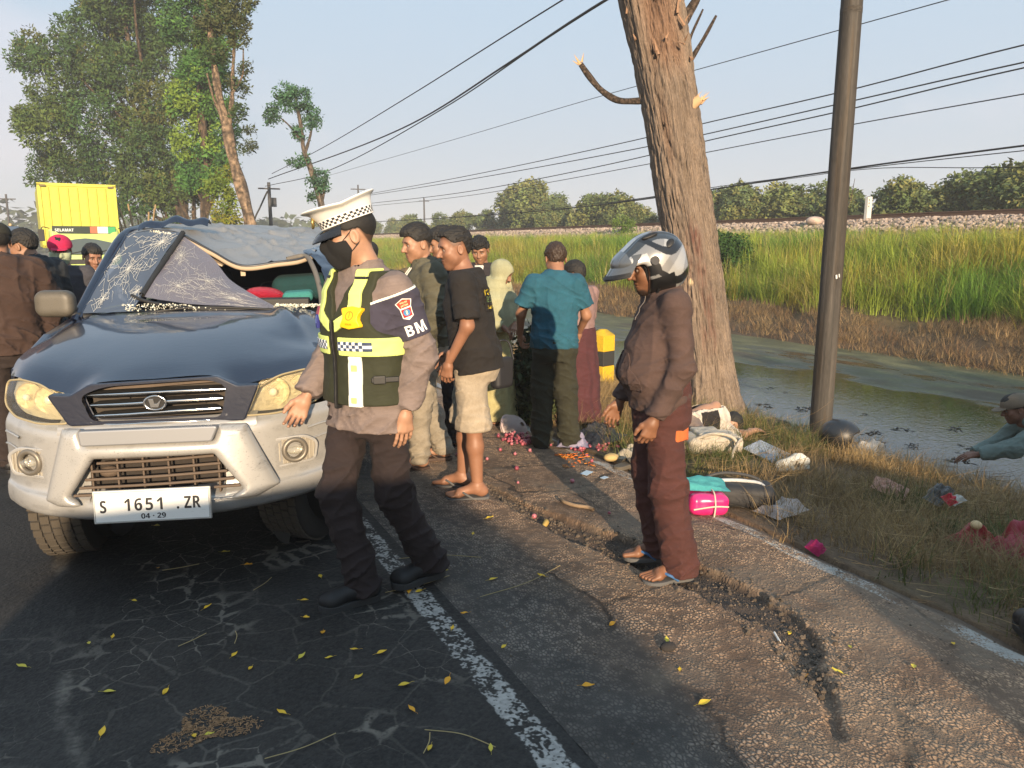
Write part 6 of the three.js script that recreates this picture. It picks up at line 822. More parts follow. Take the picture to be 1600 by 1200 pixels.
{
  const big = jit([[-7.9,12.8,-3.9,.84],[-7.4,11.7,-3.6,1],[-6,13.5,-3,.92],[-4.9,14.2,-2.4,1.5],[-5.7,11.8,-2.8,1.3],[-6.4,9.8,-3.1,1.4],[-4.5,11.5,-2.2,1.7],[-7.8,8.5,-3.8,.95],[-8.6,8.7,-4.2,.65],[-6.4,8,-3.1,1.5],[-4.7,8.7,-2.3,1.9],[-5.6,6.2,-2.7,1.5],[-7.1,6.1,-3.5,1],[-8.1,5.5,-4,.6],[-4.2,6.2,-2.1,1.5],[-3,13.5,-1.5,1.7],[-2.9,11.1,-1.4,1.7],[-2.6,8.4,-1.3,1.7],[-2.6,5.5,-1.3,1.5],[-1.3,14.2,-.7,1.7]], 1.2), b2 = jit([[-1,11.8,-.5,1.7],[-.9,9.4,-.4,1.5],[-1.2,7,-.6,1.5],[-1.2,4.8,-.6,1.2],[-4.8,4.1,-2.3,1.15],[-2.6,4.1,-1.3,1.2],[-7.9,6.6,-3.9,.7],[-3.2,14.8,-1.6,1.7],[-1.2,16.2,-.6,1.9],[-4,16.5,-2,1.9]], 1.2), all = [...big, ...b2];
  tree('roadside_tree', 'large dark olive tree overhanging the road above the yellow truck', [3.59, -.2, -49.5], [{ pts: [[-.4, -.3, 0], [-.6, 3, 0], [-1.3, 6.5, -.4], [-2.4, 10, -1], [-2.8, 14, -1.4]], r: .42, r1: .1 }], all, OLIVE, { dens: 68, size: .9, limbs: all.filter((_, i) => i % 2 === 0).map(([x, y, z]) => [[-.7 - .12 * Math.max(0, 12 - y) * .3 - 1.2 * sst(3, 11, y - 3), Math.max(2.5, y * .6), -.5], [x, y, z], .12]) });
  const gr = jit([[-.3,12,-.1,1.23],[-.1,10,-.1,1.23],[.3,8.2,.1,1.1],[-.4,6.7,-.2,1.1],[.3,6.1,.2,.9],[-.2,4.9,-.1,.84],[.8,4.8,.4,.7],[.8,10,.4,1],[-.5,8.5,-.2,1.1],[1.3,11.1,.6,.9],[.4,13.7,.2,1.3],[1.2,7,.6,.55],[1.3,5.7,.6,.55]], 1);
  tree('roadside_tree', 'bright green feathery tree between the dark olive tree and the tall pollarded trunk', [3.53, -.2, -41.7], [{ pts: [[-.2, -.3, 0], [-.1, 2.5, 0], [.1, 5, 0], [.2, 9, .1], [.1, 13, 0]], r: .27, r1: .06 }, { pts: [[-.2, 2.6, 0], [.5, 4.2, .2], [.9, 6, .3]], r: .12, r1: .04 }], gr, GREENS, { dens: 95, size: .9, limbs: gr.map(([x, y, z]) => [[0, y * .7, 0], [x, y, z], .07]) });
  const tl = jit([[-.1,9.9,-.1,.62],[-.5,10.2,-.3,.62],[0,9.3,0,.36],[-.2,7.7,-.1,.41],[-.2,6.7,-.1,.36],[.15,5.4,0,.3],[-1.2,9.6,-.6,.46],[.1,8.3,.1,.26],[.15,6.1,.1,.2],[-.7,8.8,-.4,.5],[0,10.7,0,.7],[-1,11.2,-.5,.7],[-.9,9.9,-.4,.5]], .6);
  tree('pollarded_tree', 'tall leaning pollarded trunk with sparse shoots left of the policeman', [4.34, -.2, -32.4], [{ pts: [[.12, -.3, 0], [.04, 2.3, 0], [-.23, 3.9, -.1], [-.47, 5.1, -.23], [-.61, 6.5, -.3]], r: .27, r1: .2 }, { pts: [[-.6, 6.2, -.3], [-.78, 7.2, -.36], [-.9, 8.6, -.41], [-1.02, 11.5, -.5]], r: .17, r1: .07 }, { pts: [[-.55, 6.0, -.28], [-.35, 7.1, -.2], [-.28, 8.0, -.1], [-.1, 9.6, 0]], r: .11, r1: .04 }, { pts: [[-.3, 7.4, -.15], [.05, 8.0, 0], [.15, 9.0, .05]], r: .05, r1: .025 }, { pts: [[-.6, 6.1, -.3], [-.95, 7.1, -.5], [-1.15, 8.1, -.6]], r: .07, r1: .03 }], tl, [[.045, .06, .022], [.06, .07, .025], [.04, .075, .02]], { dens: 150, size: .62, bark: BARK([.42, .32, .24]) });
  const sl = jit([[-.9,7.4,-.5,.4],[-1.1,6.9,-.6,.35],[-.6,7.2,-.3,.45],[-.3,6.7,-.2,.37],[-1.5,6.5,-.7,.3],[-.6,6,-.3,.32],[-.1,6.3,0,.25],[-.5,4.9,-.2,.27],[0,4.3,0,.37],[-.8,4.9,-.4,.22],[-.3,3.7,-.2,.2],[.1,3.9,.1,.25]], .6);
  tree('slender_tree', 'slender lone tree with two tufts of foliage above the white peaked cap', [6.65, -.4, -30.15], [{ pts: [[.2, -.4, 0], [.06, 3.2, 0], [-.21, 4.5, -.1], [-.48, 5.4, -.23], [-.53, 6.2, -.26], [-.7, 7.4, -.35]], r: .24, r1: .04 }, { pts: [[0, 3.3, 0], [.15, 3.9, .1], [.12, 4.4, .1]], r: .07, r1: .03 }, { pts: [[-.45, 5.2, -.2], [-.2, 6.0, -.1], [-.1, 6.5, 0]], r: .07, r1: .02 }, { pts: [[-.5, 5.6, -.2], [-.9, 6.2, -.4], [-1.3, 6.6, -.6]], r: .05, r1: .02 }], sl, [[.045, .10, .055], [.05, .12, .06], [.035, .08, .04]], { dens: 170, size: .55, bark: BARK([.26, .22, .19]) });
  // stems standing under the canopy
  for (const [x, z, h, l, lab] of [[2.4, -50, 5, -.6, 'thin grey stem leaning left under the dark olive canopy'], [2.95, -49.6, 6, .5, 'thin brown stem leaning right under the dark olive canopy'], [3.1, -45, 5.5, .3, 'stout forked stem just behind the wrecked car roof']]) tree('roadside_tree', lab, [x, -.2, z], [{ pts: [[0, -.3, 0], [l * .2, h * .4, 0], [l, h, 0]], r: .16, r1: .07 }, { pts: [[l * .2, h * .4, 0], [l * .2 - .5, h * .75, 0]], r: .08, r1: .03 }], [[l, h, 0, 1.0], [l * .5, h * .8, 0, .7]], OLIVE, { dens: 70 });
  tree('shrub', 'yellow-green shrub at the foot of the tall pollarded trunk', [3.68, -.2, -34.9], [{ pts: [[0, -.2, 0], [0, 1.5, 0], [.1, 3, 0]], r: .1, r1: .03 }], [[0, 2.6, 0, .6], [.1, 3.4, 0, .5], [-.3, 4.0, 0, .45], [0, 1.6, 0, .6], [.3, 4.6, 0, .3]], [[.14, .18, .02], [.20, .20, .025], [.09, .14, .02]], { dens: 130, size: .7, cat: 'shrub' });
  { const st = thing('dry_stalks', 'clump of dry leaning stalks under the canopy right of the yellow truck', 'dry plants', [.3, -.1, -33.3]); for (let i = 0; i < 16; i++) { const a = rr(-.9, .9); part('stalk', tube([[a * .5, 0, rr(-.3, .3)], [a * .8 - .1, 1.4, 0], [a * 1.4 - .3, rr(2.2, 3.2), rr(-.3, .3)]], .035, 5), std([.28, .2, .11], .9), st); } }
  tree('shrub', 'dark bushy thicket under the canopy right of the truck', [1.2, -.2, -43], [{ pts: [[0, 0, 0], [0, 2, 0]], r: .1, r1: .04 }], [[0, 1.4, 0, 1.1], [1.2, 1.2, 0, 1], [-1.2, 1.1, 0, .9], [2.4, 1.4, 0, 1], [.6, 2.3, 0, .8]], OLIVE, { dens: 75, cat: 'shrub' });
}
{ // rows of small trees beyond the railway
  const FAR = [[.10, .14, .045], [.135, .165, .05], [.085, .12, .042], [.17, .18, .055]], protos = [];
  for (let k = 0; k < 4; k++) { const cl = []; const n = 7 + k; for (let i = 0; i < n; i++) { const a = i / n * 6.3, r = rr(.25, .75); cl.push([Math.cos(a) * r, rr(.95, 2.3) - .1 * k, Math.sin(a) * r, rr(.42, .7)]); } cl.push([0, 2.35, 0, .55], [rr(-.3, .3), 1.7, 0, .8], [.4, .5, .2, .5], [-.5, .5, 0, .5]); protos.push(cl); }
  const R = [[-126.5,2.65,3.6],[-106,2.8,3],[-90.8,2.6,2.7],[-78.9,2.5,2.5],[-70.8,4.9,2.7],[-65.3,4.8,2.6],[-60.5,2.6,2.3],[-55.2,2.85,2.2],[-51.4,2.8,2],[-48,1.7,1.9],[-45.6,1.6,1.5],[-40.3,2.4,1.5],[-37.9,2.6,1.4],[-35.7,2.5,1.5],[-33.2,2.4,1.4],[-31.1,1.9,1.2],[-27,2,1.4],[-25.6,2,1.3],[-24,2.2,1.5],[-22.5,2.3,1.4],[-21.1,2.3,1.5],[-19.8,2.3,1.4],[-150,3.4,4],[-175,4,4],[-210,4.6,5],[-74.5,3.2,2.5],[-62.8,3.4,2.3],[-57.8,2.6,2.3],[-53.2,2.7,2.2],[-49.7,2.2,2],[-46.8,1.7,2],[-43,1.8,2],[-41.7,2,2],[-39.1,2.2,1.5],[-36.8,2.3,1.5],[-34.4,2.2,1.5],[-32.2,2.1,1.5],[-28.8,1.5,1.2],[-18.6,2.4,1.5],[-98,2.6,3],[-85,2.6,3],[-116,2.7,3]];
  const pl = ['far left of the row', 'left part of the row', 'middle of the row', 'right part of the row']; const first = [];
  R.forEach(([z, h, w], i) => { const k = i % 4, x = 34 + rr(-1, 3); let t; if (!first[k]) { t = tree('distant_tree', '', [x, 1.2, z], [{ pts: [[0, -.2, 0], [.05, 1.2, 0], [0, 2, 0]], r: .09, r1: .04 }], protos[k], FAR, { dens: 150, spr: SPRF, size: .42, group: 'small trees in the row beyond the railway' }); first[k] = t; } else { t = first[k].clone(); t.name = numbered('distant_tree'); scene.add(t); t.position.set(x, 1.2, z); t.userData = { ...first[k].userData }; }
    const s = (h + 1.5) / 2.9; t.scale.set(Math.max(.9, s * 1.1) * rr(.95, 1.25), s, Math.max(1, s * 1.15)); t.rotation.y = rr(0, 6); t.userData.label = 'small bushy green tree in the hazy row beyond the railway embankment'; t.userData.group = 'small trees in the row beyond the railway'; });
  // low scrub under and between them, too dense to count
  const m = new THREE.InstancedMesh(SPRF[1], LEAF, 2600); m.name = numbered('distant_scrub'); m.userData.kind = 'stuff'; tag(m, 'low hazy scrub growing beneath the distant row of trees', 'scrub'); for (let i = 0; i < 2600; i++) { const z = -16 - Math.pow(rnd(), 2) * 230, s = rr(.8, 1.7) * (1 + -z / 150), v = rr(.7, 1.3); mtx.compose(V(31.5 + rr(0, 4), 1.3 + rnd() * (.9 - .4 * sst(-20, -60, z)) , z), qt.setFromEuler(eu.set(rr(-1, 1), rr(0, 6), 0)), V(s, s, s)); m.setMatrixAt(i, mtx); m.setColorAt(i, lin(.10 * v, .12 * v, .04 * v)); } scene.add(m); m.castShadow = m.receiveShadow = true;
  const far = new THREE.InstancedMesh(SPRF[0], LEAF, 2400); far.name = numbered('horizon_wood'); far.userData.kind = 'stuff'; tag(far, 'far wooded horizon strip at the left end of the road', 'wood'); for (let i = 0; i < 2400; i++) { const a = rr(-75, 15) * RAD, d = rr(170, 260), v = rr(.7, 1.2), s = rr(4, 8); mtx.compose(V(Math.sin(a) * d, rnd() * rnd() * (8 + 4 * noise(a * 9, 1, 2)), -Math.cos(a) * d), qt.setFromEuler(eu.set(rr(-1, 1), rr(0, 6), 0)), V(s, s * .7, s)); far.setMatrixAt(i, mtx); far.setColorAt(i, lin(.055 * v, .07 * v, .035 * v)); } scene.add(far);
  tree('dead_tree', 'bare dead branches beside the utility pole beyond the railway', [29, 1.2, -25.4], [{ pts: [[0, 0, 0], [-.1, 1.2, 0], [-.4, 2.6, 0]], r: .06, r1: .02 }, { pts: [[-.1, 1.2, 0], [.5, 2.2, 0], [.7, 3.2, 0]], r: .04, r1: .01 }, { pts: [[-.2, 1.6, 0], [-.8, 2.1, 0], [-1.1, 2.9, 0]], r: .03, r1: .01 }], [[0, .4, 0, .3]], FAR, { dens: 30, size: .4 });
  tree('shrub', 'rounded dark green bush on the grassy bank behind the helmeted man', [14.6, .3, -17.2], [{ pts: [[0, -.2, 0], [0, .8, 0]], r: .05, r1: .02 }], [[0, .5, 0, .8], [-.7, .4, .3, .6], [.7, .6, 0, .7], [.1, 1.0, 0, .6], [.9, 1.1, 0, .45]], [[.028, .07, .012], [.035, .085, .014]], { dens: 230, size: .5, cat: 'shrub' });
  tree('shrub', 'small pale green shrub at the ballast edge left of the big trunk', [19.6, 1.8, -29], [{ pts: [[0, -.2, 0], [0, .5, 0]], r: .03, r1: .01 }], [[0, .5, 0, .45], [.4, .4, 0, .3]], [[.10, .16, .03]], { dens: 200, size: .45, cat: 'shrub' });
}
{ // the big bare trunk
  const P = [[5.66, -.42, -6.51], [5.66, -.33, -6.51], [5.53, .56, -6.57], [5.39, 1.39, -6.62], [5.25, 2.05, -6.66], [5.11, 2.68, -6.67], [4.94, 3.29, -6.66], [4.75, 3.85, -6.63], [4.59, 4.27, -6.6], [4.4, 4.9, -6.57], [4.3, 5.6, -6.5]];
  const c = new THREE.CatmullRomCurve3(P.map(p => V(...p))), NU = 150, NV = 340, pos = [], uv = [], col = [], idx = [];
  const cam2 = 2.1; // direction (about the trunk) of the struck, stained side
  for (let j = 0; j <= NV; j++) { const t = j / NV, o = c.getPointAt(t), y = o.y;
    for (let i = 0; i <= NU; i++) { const a = i / NU * Math.PI * 2, ca = Math.cos(a), sa = Math.sin(a);
      let r = .29 + .12 * Math.exp(-Math.max(0, y + .35) * 3.2) * (1 + .5 * Math.sin(a * 5 + 1)) + .03 * sst(2.6, 4, y);
      const f1 = fbm(ca * 2.2, y * .5, sa * 2.2, 2), ridge = Math.abs(noise(ca * 8 + f1 * 2, y * 2.1 + f1, sa * 8)), ridge2 = Math.abs(noise(ca * 17 + f1 * 3, y * 4.6, sa * 17 + 7)), fine = noise(ca * 30, y * 15, sa * 30) + .8 * noise(ca * 12, y * 6, sa * 12 + 3);
      r += -.024 * Math.pow(1 - ridge * 1.6 < 0 ? 0 : 1 - ridge * 1.6, 4) - .014 * Math.pow(1 - ridge2 * 1.7 < 0 ? 0 : 1 - ridge2 * 1.7, 3) + .006 * fine + .03 * f1;
      const da = Math.atan2(Math.sin(a - cam2), Math.cos(a - cam2)); // torn bark high on the trunk
      const torn = sst(3.05, 3.4, y + .25 * f1) * sst(1.0, .3, Math.abs(da + .1 + .3 * f1)); r -= torn * (.05 + .06 * Math.abs(noise(ca * 9, y * 5, sa * 9))); const cav = Math.exp(-(((da + .05) / .22) ** 2 + ((y - 3.95) / .22) ** 2)); r -= .16 * cav;
      const scar = Math.exp(-(((da - .42) / .17) ** 2 + ((y - 2.62) / .35) ** 2)); r -= scar * .02 * (1 + noise(ca * 20, y * 14, sa * 20));
      const knot = Math.exp(-(((da - .36) / .13) ** 2 + ((y - 1.12) / .045) ** 2));
      pos.push(o.x + ca * r, y, o.z + sa * r); uv.push(a * .5, y * .5);
      const n = .78 + .45 * fbm(ca * 3, y * 1.2, sa * 3, 3); let q = [.31 * n, .238 * n, .182 * n]; const mx = (k, d) => { q = q.map((v, m) => lerp(v, d[m], clamp(k))); };
      mx(torn * .75, [.26, .15, .095]); mx(scar * .7, [.17, .1, .065]); mx(cav * .9, [.05, .03, .02]);
      const red = sst(.42, .62, .5 + .9 * fbm(ca * 4 + 3, y * 1.4, sa * 4, 4)) * sst(.75, .2, Math.abs(da - .12 - (y - 1.2) * .1)) * sst(.2, .6, y) * sst(1.95, 1.5, y) + .9 * Math.exp(-(((da + .1) / .2) ** 2 + ((y - 1.6) / .09) ** 2)); mx(red * .5 * (.3 + 1.2 * Math.max(0, .5 + noise(ca * 22, y * 9, sa * 22))), [.15, .062, .046]);
      mx(sst(.45, .8, knot), [.78, .60, .36]); col.push(...q); } }
  for (let j = 0; j < NV; j++) for (let i = 0; i < NU; i++) { const a = j * (NU + 1) + i, b = a + NU + 1; idx.push(a, b, a + 1, a + 1, b, b + 1); }
  const g = new THREE.BufferGeometry(); g.setAttribute('position', new THREE.Float32BufferAttribute(pos, 3)); g.setAttribute('uv', new THREE.Float32BufferAttribute(uv, 2)); g.setAttribute('color', new THREE.Float32BufferAttribute(col, 3)); g.setIndex(idx); g.computeVertexNormals();
  const T = thing('bare_tree', 'thick bare leaning trunk with scarred bark and snapped branch stubs', 'tree', [0, 0, 0]);
  part('trunk', g, std([1, 1, 1], .95, { vertexColors: true, map: BARKG, bumpMap: BARKT, bumpScale: .012 }), T);
  const bb = BARK([.26, .2, .17]), br = (pts, r, r1) => part('branch', tube(pts, t => lerp(r, r1, t) * (1 + .08 * Math.sin(t * 17)), 8), bb, T);
  const b1 = br([[4.86, 2.95, -6.74], [4.75, 2.946, -6.848], [4.592, 2.955, -6.926], [4.444, 3.05, -7.0], [4.325, 3.19, -7.057], [4.25, 3.3, -7.092]], .034, .03);
  const raw = std([.55, .36, .2], .9); part('splintered_tip', [xf(new THREE.ConeGeometry(.018, .12, 5), [4.215, 3.35, -7.11], [0, 0, .7]), xf(new THREE.ConeGeometry(.014, .1, 5), [4.27, 3.37, -7.09], [.1, 0, -.2]), xf(new THREE.ConeGeometry(.012, .09, 5), [4.2, 3.32, -7.12], [0, 0, 1.2])], raw, b1);
  br([[5.05, 3.1, -6.6], [5.2, 3.28, -6.6], [5.28, 3.4, -6.59], [5.36, 3.55, -6.55], [5.46, 3.76, -6.5]], .035, .014); br([[5.04, 3.2, -6.62], [5.2, 3.38, -6.63], [5.235, 3.55, -6.61], [5.34, 3.82, -6.56]], .024, .01); br([[4.9, 3.55, -6.6], [5.12, 3.66, -6.6], [5.21, 3.79, -6.62], [5.29, 3.95, -6.58], [5.36, 4.3, -6.55]], .06, .03);
  { const sp = []; for (let i = 0; i < 26; i++) { const a = rr(.8, 3.2), y = rr(3.3, 4.1), o = c.getPointAt(clamp((y + .42) / 6.1)), r = .31; sp.push(xf(new THREE.ConeGeometry(rr(.008, .022), rr(.06, .18), 4), [o.x + Math.cos(a) * r, y, o.z + Math.sin(a) * r], [rr(-.7, .7), rr(0, 6), rr(-.7, .7)])); } const m = part('bark_splinters', sp, std([.30, .18, .11], .95), T); m.userData.kind = 'stuff'; }
  { const sp = []; for (let i = 0; i < 9; i++) sp.push(xf(new THREE.ConeGeometry(rr(.007, .014), rr(.06, .13), 4), [5.2 + rr(-.03, .05), 2.93 + rr(-.05, .05), -6.36 + rr(-.02, .02)], [rr(0, .9), 0, rr(-1.2, .2)])); const m = part('snapped_stub', [...sp, xf(new THREE.CylinderGeometry(.045, .06, .1, 8), [5.17, 2.9, -6.4], [.9, 0, -.5])], raw, T); m.userData.kind = 'stuff'; }
}
{ // grass: tufts of bent blades
  const blade = (out, x, z, h, w, lean, a) => { const dx = Math.cos(a), dz = Math.sin(a), k = out.pos.length / 3, S = 4; for (let s = 0; s <= S; s++) { const t = s / S, y = h * (t - .28 * lean * t * t), o = lean * h * t * t * .85, ww = w * (1 - t * .92); const px = x + dx * o, pz = z + dz * o; out.pos.push(px - dz * ww, y, pz + dx * ww, px + dz * ww, y, pz - dx * ww); if (s) { const b = k + s * 2; out.idx.push(b - 2, b - 1, b, b, b - 1, b + 1); } } };
  const mk = (n, r, h0, h1, w, l0, l1) => { const o = { pos: [], idx: [] }; for (let i = 0; i < n; i++) { const a = rr(0, 6.3), q = r * Math.sqrt(rnd()); blade(o, Math.cos(a) * q, Math.sin(a) * q, rr(h0, h1), w * rr(.6, 1.2), rr(l0, l1), a + rr(-1, 1)); } const g = new THREE.BufferGeometry(); g.setAttribute('position', new THREE.Float32BufferAttribute(o.pos, 3)); g.setIndex(o.idx); g.computeVertexNormals(); return g; };
  const GM = phys([1, 1, 1], .75, { transmission: .25, thickness: 0, specularIntensity: .3 });
  const field = (name, label, g, n, place) => { const m = new THREE.InstancedMesh(g, GM, n); let k = 0; for (let i = 0; i < n * 6 && k < n; i++) { const p = place(); if (!p) continue; const [x, y, z, s, c, tx = 0, tz = 0, sy = 1] = p; mtx.compose(V(x, y, z), qt.setFromEuler(eu.set(tx, rr(0, 6.3), tz)), V(s, s * sy, s)); m.setMatrixAt(k, mtx); const v = rr(.7, 1.3); m.setColorAt(k++, lin(c[0] * v, c[1] * v, c[2] * v)); } m.count = k; m.name = numbered(name); m.userData.kind = 'stuff'; tag(m, label, 'grass'); m.castShadow = m.receiveShadow = true; scene.add(m); };
  const tall = [mk(28, .3, .3, 1.0, .0085, .2, 1.3), mk(26, .34, .25, .9, .009, .4, 1.6)], dry = [mk(30, .24, .12, .5, .0045, .5, 1.5), mk(26, .2, .1, .34, .004, .3, 1.3)], shortG = mk(26, .13, .05, .24, .0028, .3, 1.2), straw = mk(7, .2, .15, .55, .0024, .4, 1.2);
  for (let a = 0; a < 2; a++) field('tall_grass', a ? 'tall yellow-green grass swaying on the railway bank' : 'tall bright green grass covering the railway bank', tall[a], 5200, () => { const z = 3 - Math.pow(rnd(), 1.3) * 75, x = rr(12.7, 19.6), n = fbm(x * .25, 3, z * .2, 3), m = fbm(x * .6 + 20, 3, z * .6, 3); if (x < 13.6 + n * 1.6) return; const y = hAt(x, z) - .04; let c = m > .14 ? [.40, .36, .07] : n > .1 ? [.17, .30, .045] : [.29, .37, .055]; if (rnd() < .12) c = [.46, .38, .14]; const s = rr(.7, 1.15) * lerp(1, .38, sst(16.8, 19, x)); return [x, y, z, s, c, rr(-.12, .12), rr(-.12, .12)]; });
  field('dry_grass', 'withered brown grass hanging over the far edge of the ditch', dry[0], 3800, () => { const z = 2 - Math.pow(rnd(), 1.4) * 60, n = fbm(z * .35, 3, 1, 3), x = rr(12.2, 14); if (x > 13.5 + n * 1.2) return; const c = rnd() < .4 ? [.36, .26, .135] : rnd() < .5 ? [.19, .12, .07] : [.28, .19, .10]; return [x, hAt(x, z) - .02, z, rr(.4, .95), c, rr(-.3, .3), rr(.0, .6)]; });
  const verge = () => { const z = 1 - Math.pow(rnd(), 1.15) * 16, x = rr(3.08, 6.25); const n = fbm(x * .9, 0, z * .9, 4), d = Math.hypot(x, z); return [x, z, n, d]; };
  for (let a = 0; a < 2; a++) field('verge_grass', a ? 'dry straw-coloured grass along the roadside verge' : 'trampled brown and green grass along the roadside verge', dry[a], 2300, () => { const [x, z, n] = verge(); if (rnd() > sst(3.1, 3.9, x) || (x < 4.4 && z > -4.9 && z < -3.2 && rnd() < .45)) return; const g = n > .04 && z > -4.6; if (x > 5.5 + n * .8) return; const c = g ? [.115, .125, .04] : rnd() < .5 ? [.46, .32, .14] : [.30, .20, .09]; return [x, hAt(x, z) - .01, z, rr(.28, .62) * (g ? 1.15 : 1) * (x > 3.7 && x < 4.9 && z < -3.6 && z > -5.2 ? .6 : 1), c, rr(-.3, .3), rr(-.3, .3), rr(.6, 1.1)]; });
  field('verge_grass', 'short fine grass tufts at the roadside edge', shortG, 4200, () => { const [x, z, n] = verge(); if (rnd() > sst(3.05, 3.5, x)) return; const c = n > .03 ? [.10, .12, .035] : [.28, .2, .1]; return [x, hAt(x, z) - .005, z, rr(.5, 1.2), c, rr(-.4, .4), rr(-.4, .4)]; });
  field('loose_straw', 'loose dry straw lying flat on the verge', straw, 2200, () => { const [x, z] = verge(); if (rnd() > sst(2.94, 3.2, x)) return; return [x, hAt(x, z) + .012, z, rr(.4, 1), rnd() < .6 ? [.40, .29, .15] : [.22, .15, .085], 1.45 + rr(-.15, .15), rr(-.2, .2)]; });
  { const m = new THREE.InstancedMesh(tuft(9, .07, .08, .02), std([.03, .022, .018], .8), 420); let k = 0; for (let i = 0; i < 3000 && k < 150; i++) { const z = rr(-14, .5), x = rr(6.1, 8.2); if (fbm(x * 1.4, 7, z * 1.4, 3) < .02 || rnd() > sst(8.6, 6.3, x)) continue; const s = rr(.4, 1.1); mtx.compose(V(x, -.495, z), qt.setFromEuler(eu.set(0, rr(0, 6), 0)), V(s * 1.5, s * .3, s * 1.5)); m.setMatrixAt(k++, mtx); } m.count = k; m.name = numbered('floating_debris'); m.userData.kind = 'stuff'; tag(m, 'dark rotting leaf litter floating in the shallow ditch water', 'debris'); scene.add(m); }
  { const m = new THREE.InstancedMesh(new THREE.DodecahedronGeometry(.055, 0), std([1, 1, 1], .95), 9000); for (let i = 0; i < 9000; i++) { const z = -8 - Math.pow(rnd(), 1.5) * 70, x = rr(19.4, 22.2), s = rr(.5, 1.4), v = rr(.5, 1.2); mtx.compose(V(x, hAt(x, z) + .02, z), qt.setFromEuler(eu.set(rr(0, 6), rr(0, 6), 0)), V(s, s * .8, s)); m.setMatrixAt(i, mtx); m.setColorAt(i, lin(.36 * v, .29 * v, .24 * v)); } m.name = numbered('ballast'); m.userData.kind = 'stuff'; tag(m, 'grey-brown crushed stone ballast beside the railway track', 'gravel'); scene.add(m); }
}
{ // railway
  const rs = new THREE.Shape(); [[-.07, 0], [.07, 0], [.07, .02], [.015, .04], [.015, .12], [.036, .13], [.036, .165], [-.036, .165], [-.036, .13], [-.015, .12], [-.015, .04], [-.07, .02]].forEach((p, i) => i ? rs.lineTo(...p) : rs.moveTo(...p));
  const rg = new THREE.ExtrudeGeometry(rs, { depth: 330, bevelEnabled: false }); const rm = std([.11, .065, .045], .7, { metalness: .3 });
  [22.3, 23.4].forEach((x, i) => single('rail', rg, rm, i ? 'rusty far rail of the railway track' : 'rusty near rail of the railway track', 'rail', [x, 2.3, -320]));
  const km = thing('marker_post', 'white marker post with black dots beside the railway track', 'marker post', [21.4, 2.2, -17.7]); part('post', box(.2, .78, .12, [0, .39, 0], 0, .012), std([.72, .7, .64], .8, { map: GRAINC }), km); for (const y of [.68, .58, .48, .1]) part('dot', cyl(.022, .022, .01, [-.05, y, .063], [Math.PI / 2, 0, 0], 12), std([.05, .05, .05], .8), km);
  single('rubble_block', new THREE.DodecahedronGeometry(.22, 1).scale(1.6, .7, 1), std([.52, .40, .33], .9, { bumpMap: GRAIN, bumpScale: .02 }), 'pale block of rubble beside the track next to the utility pole', 'rubble', [20.6, 2.25, -19.1]);
}
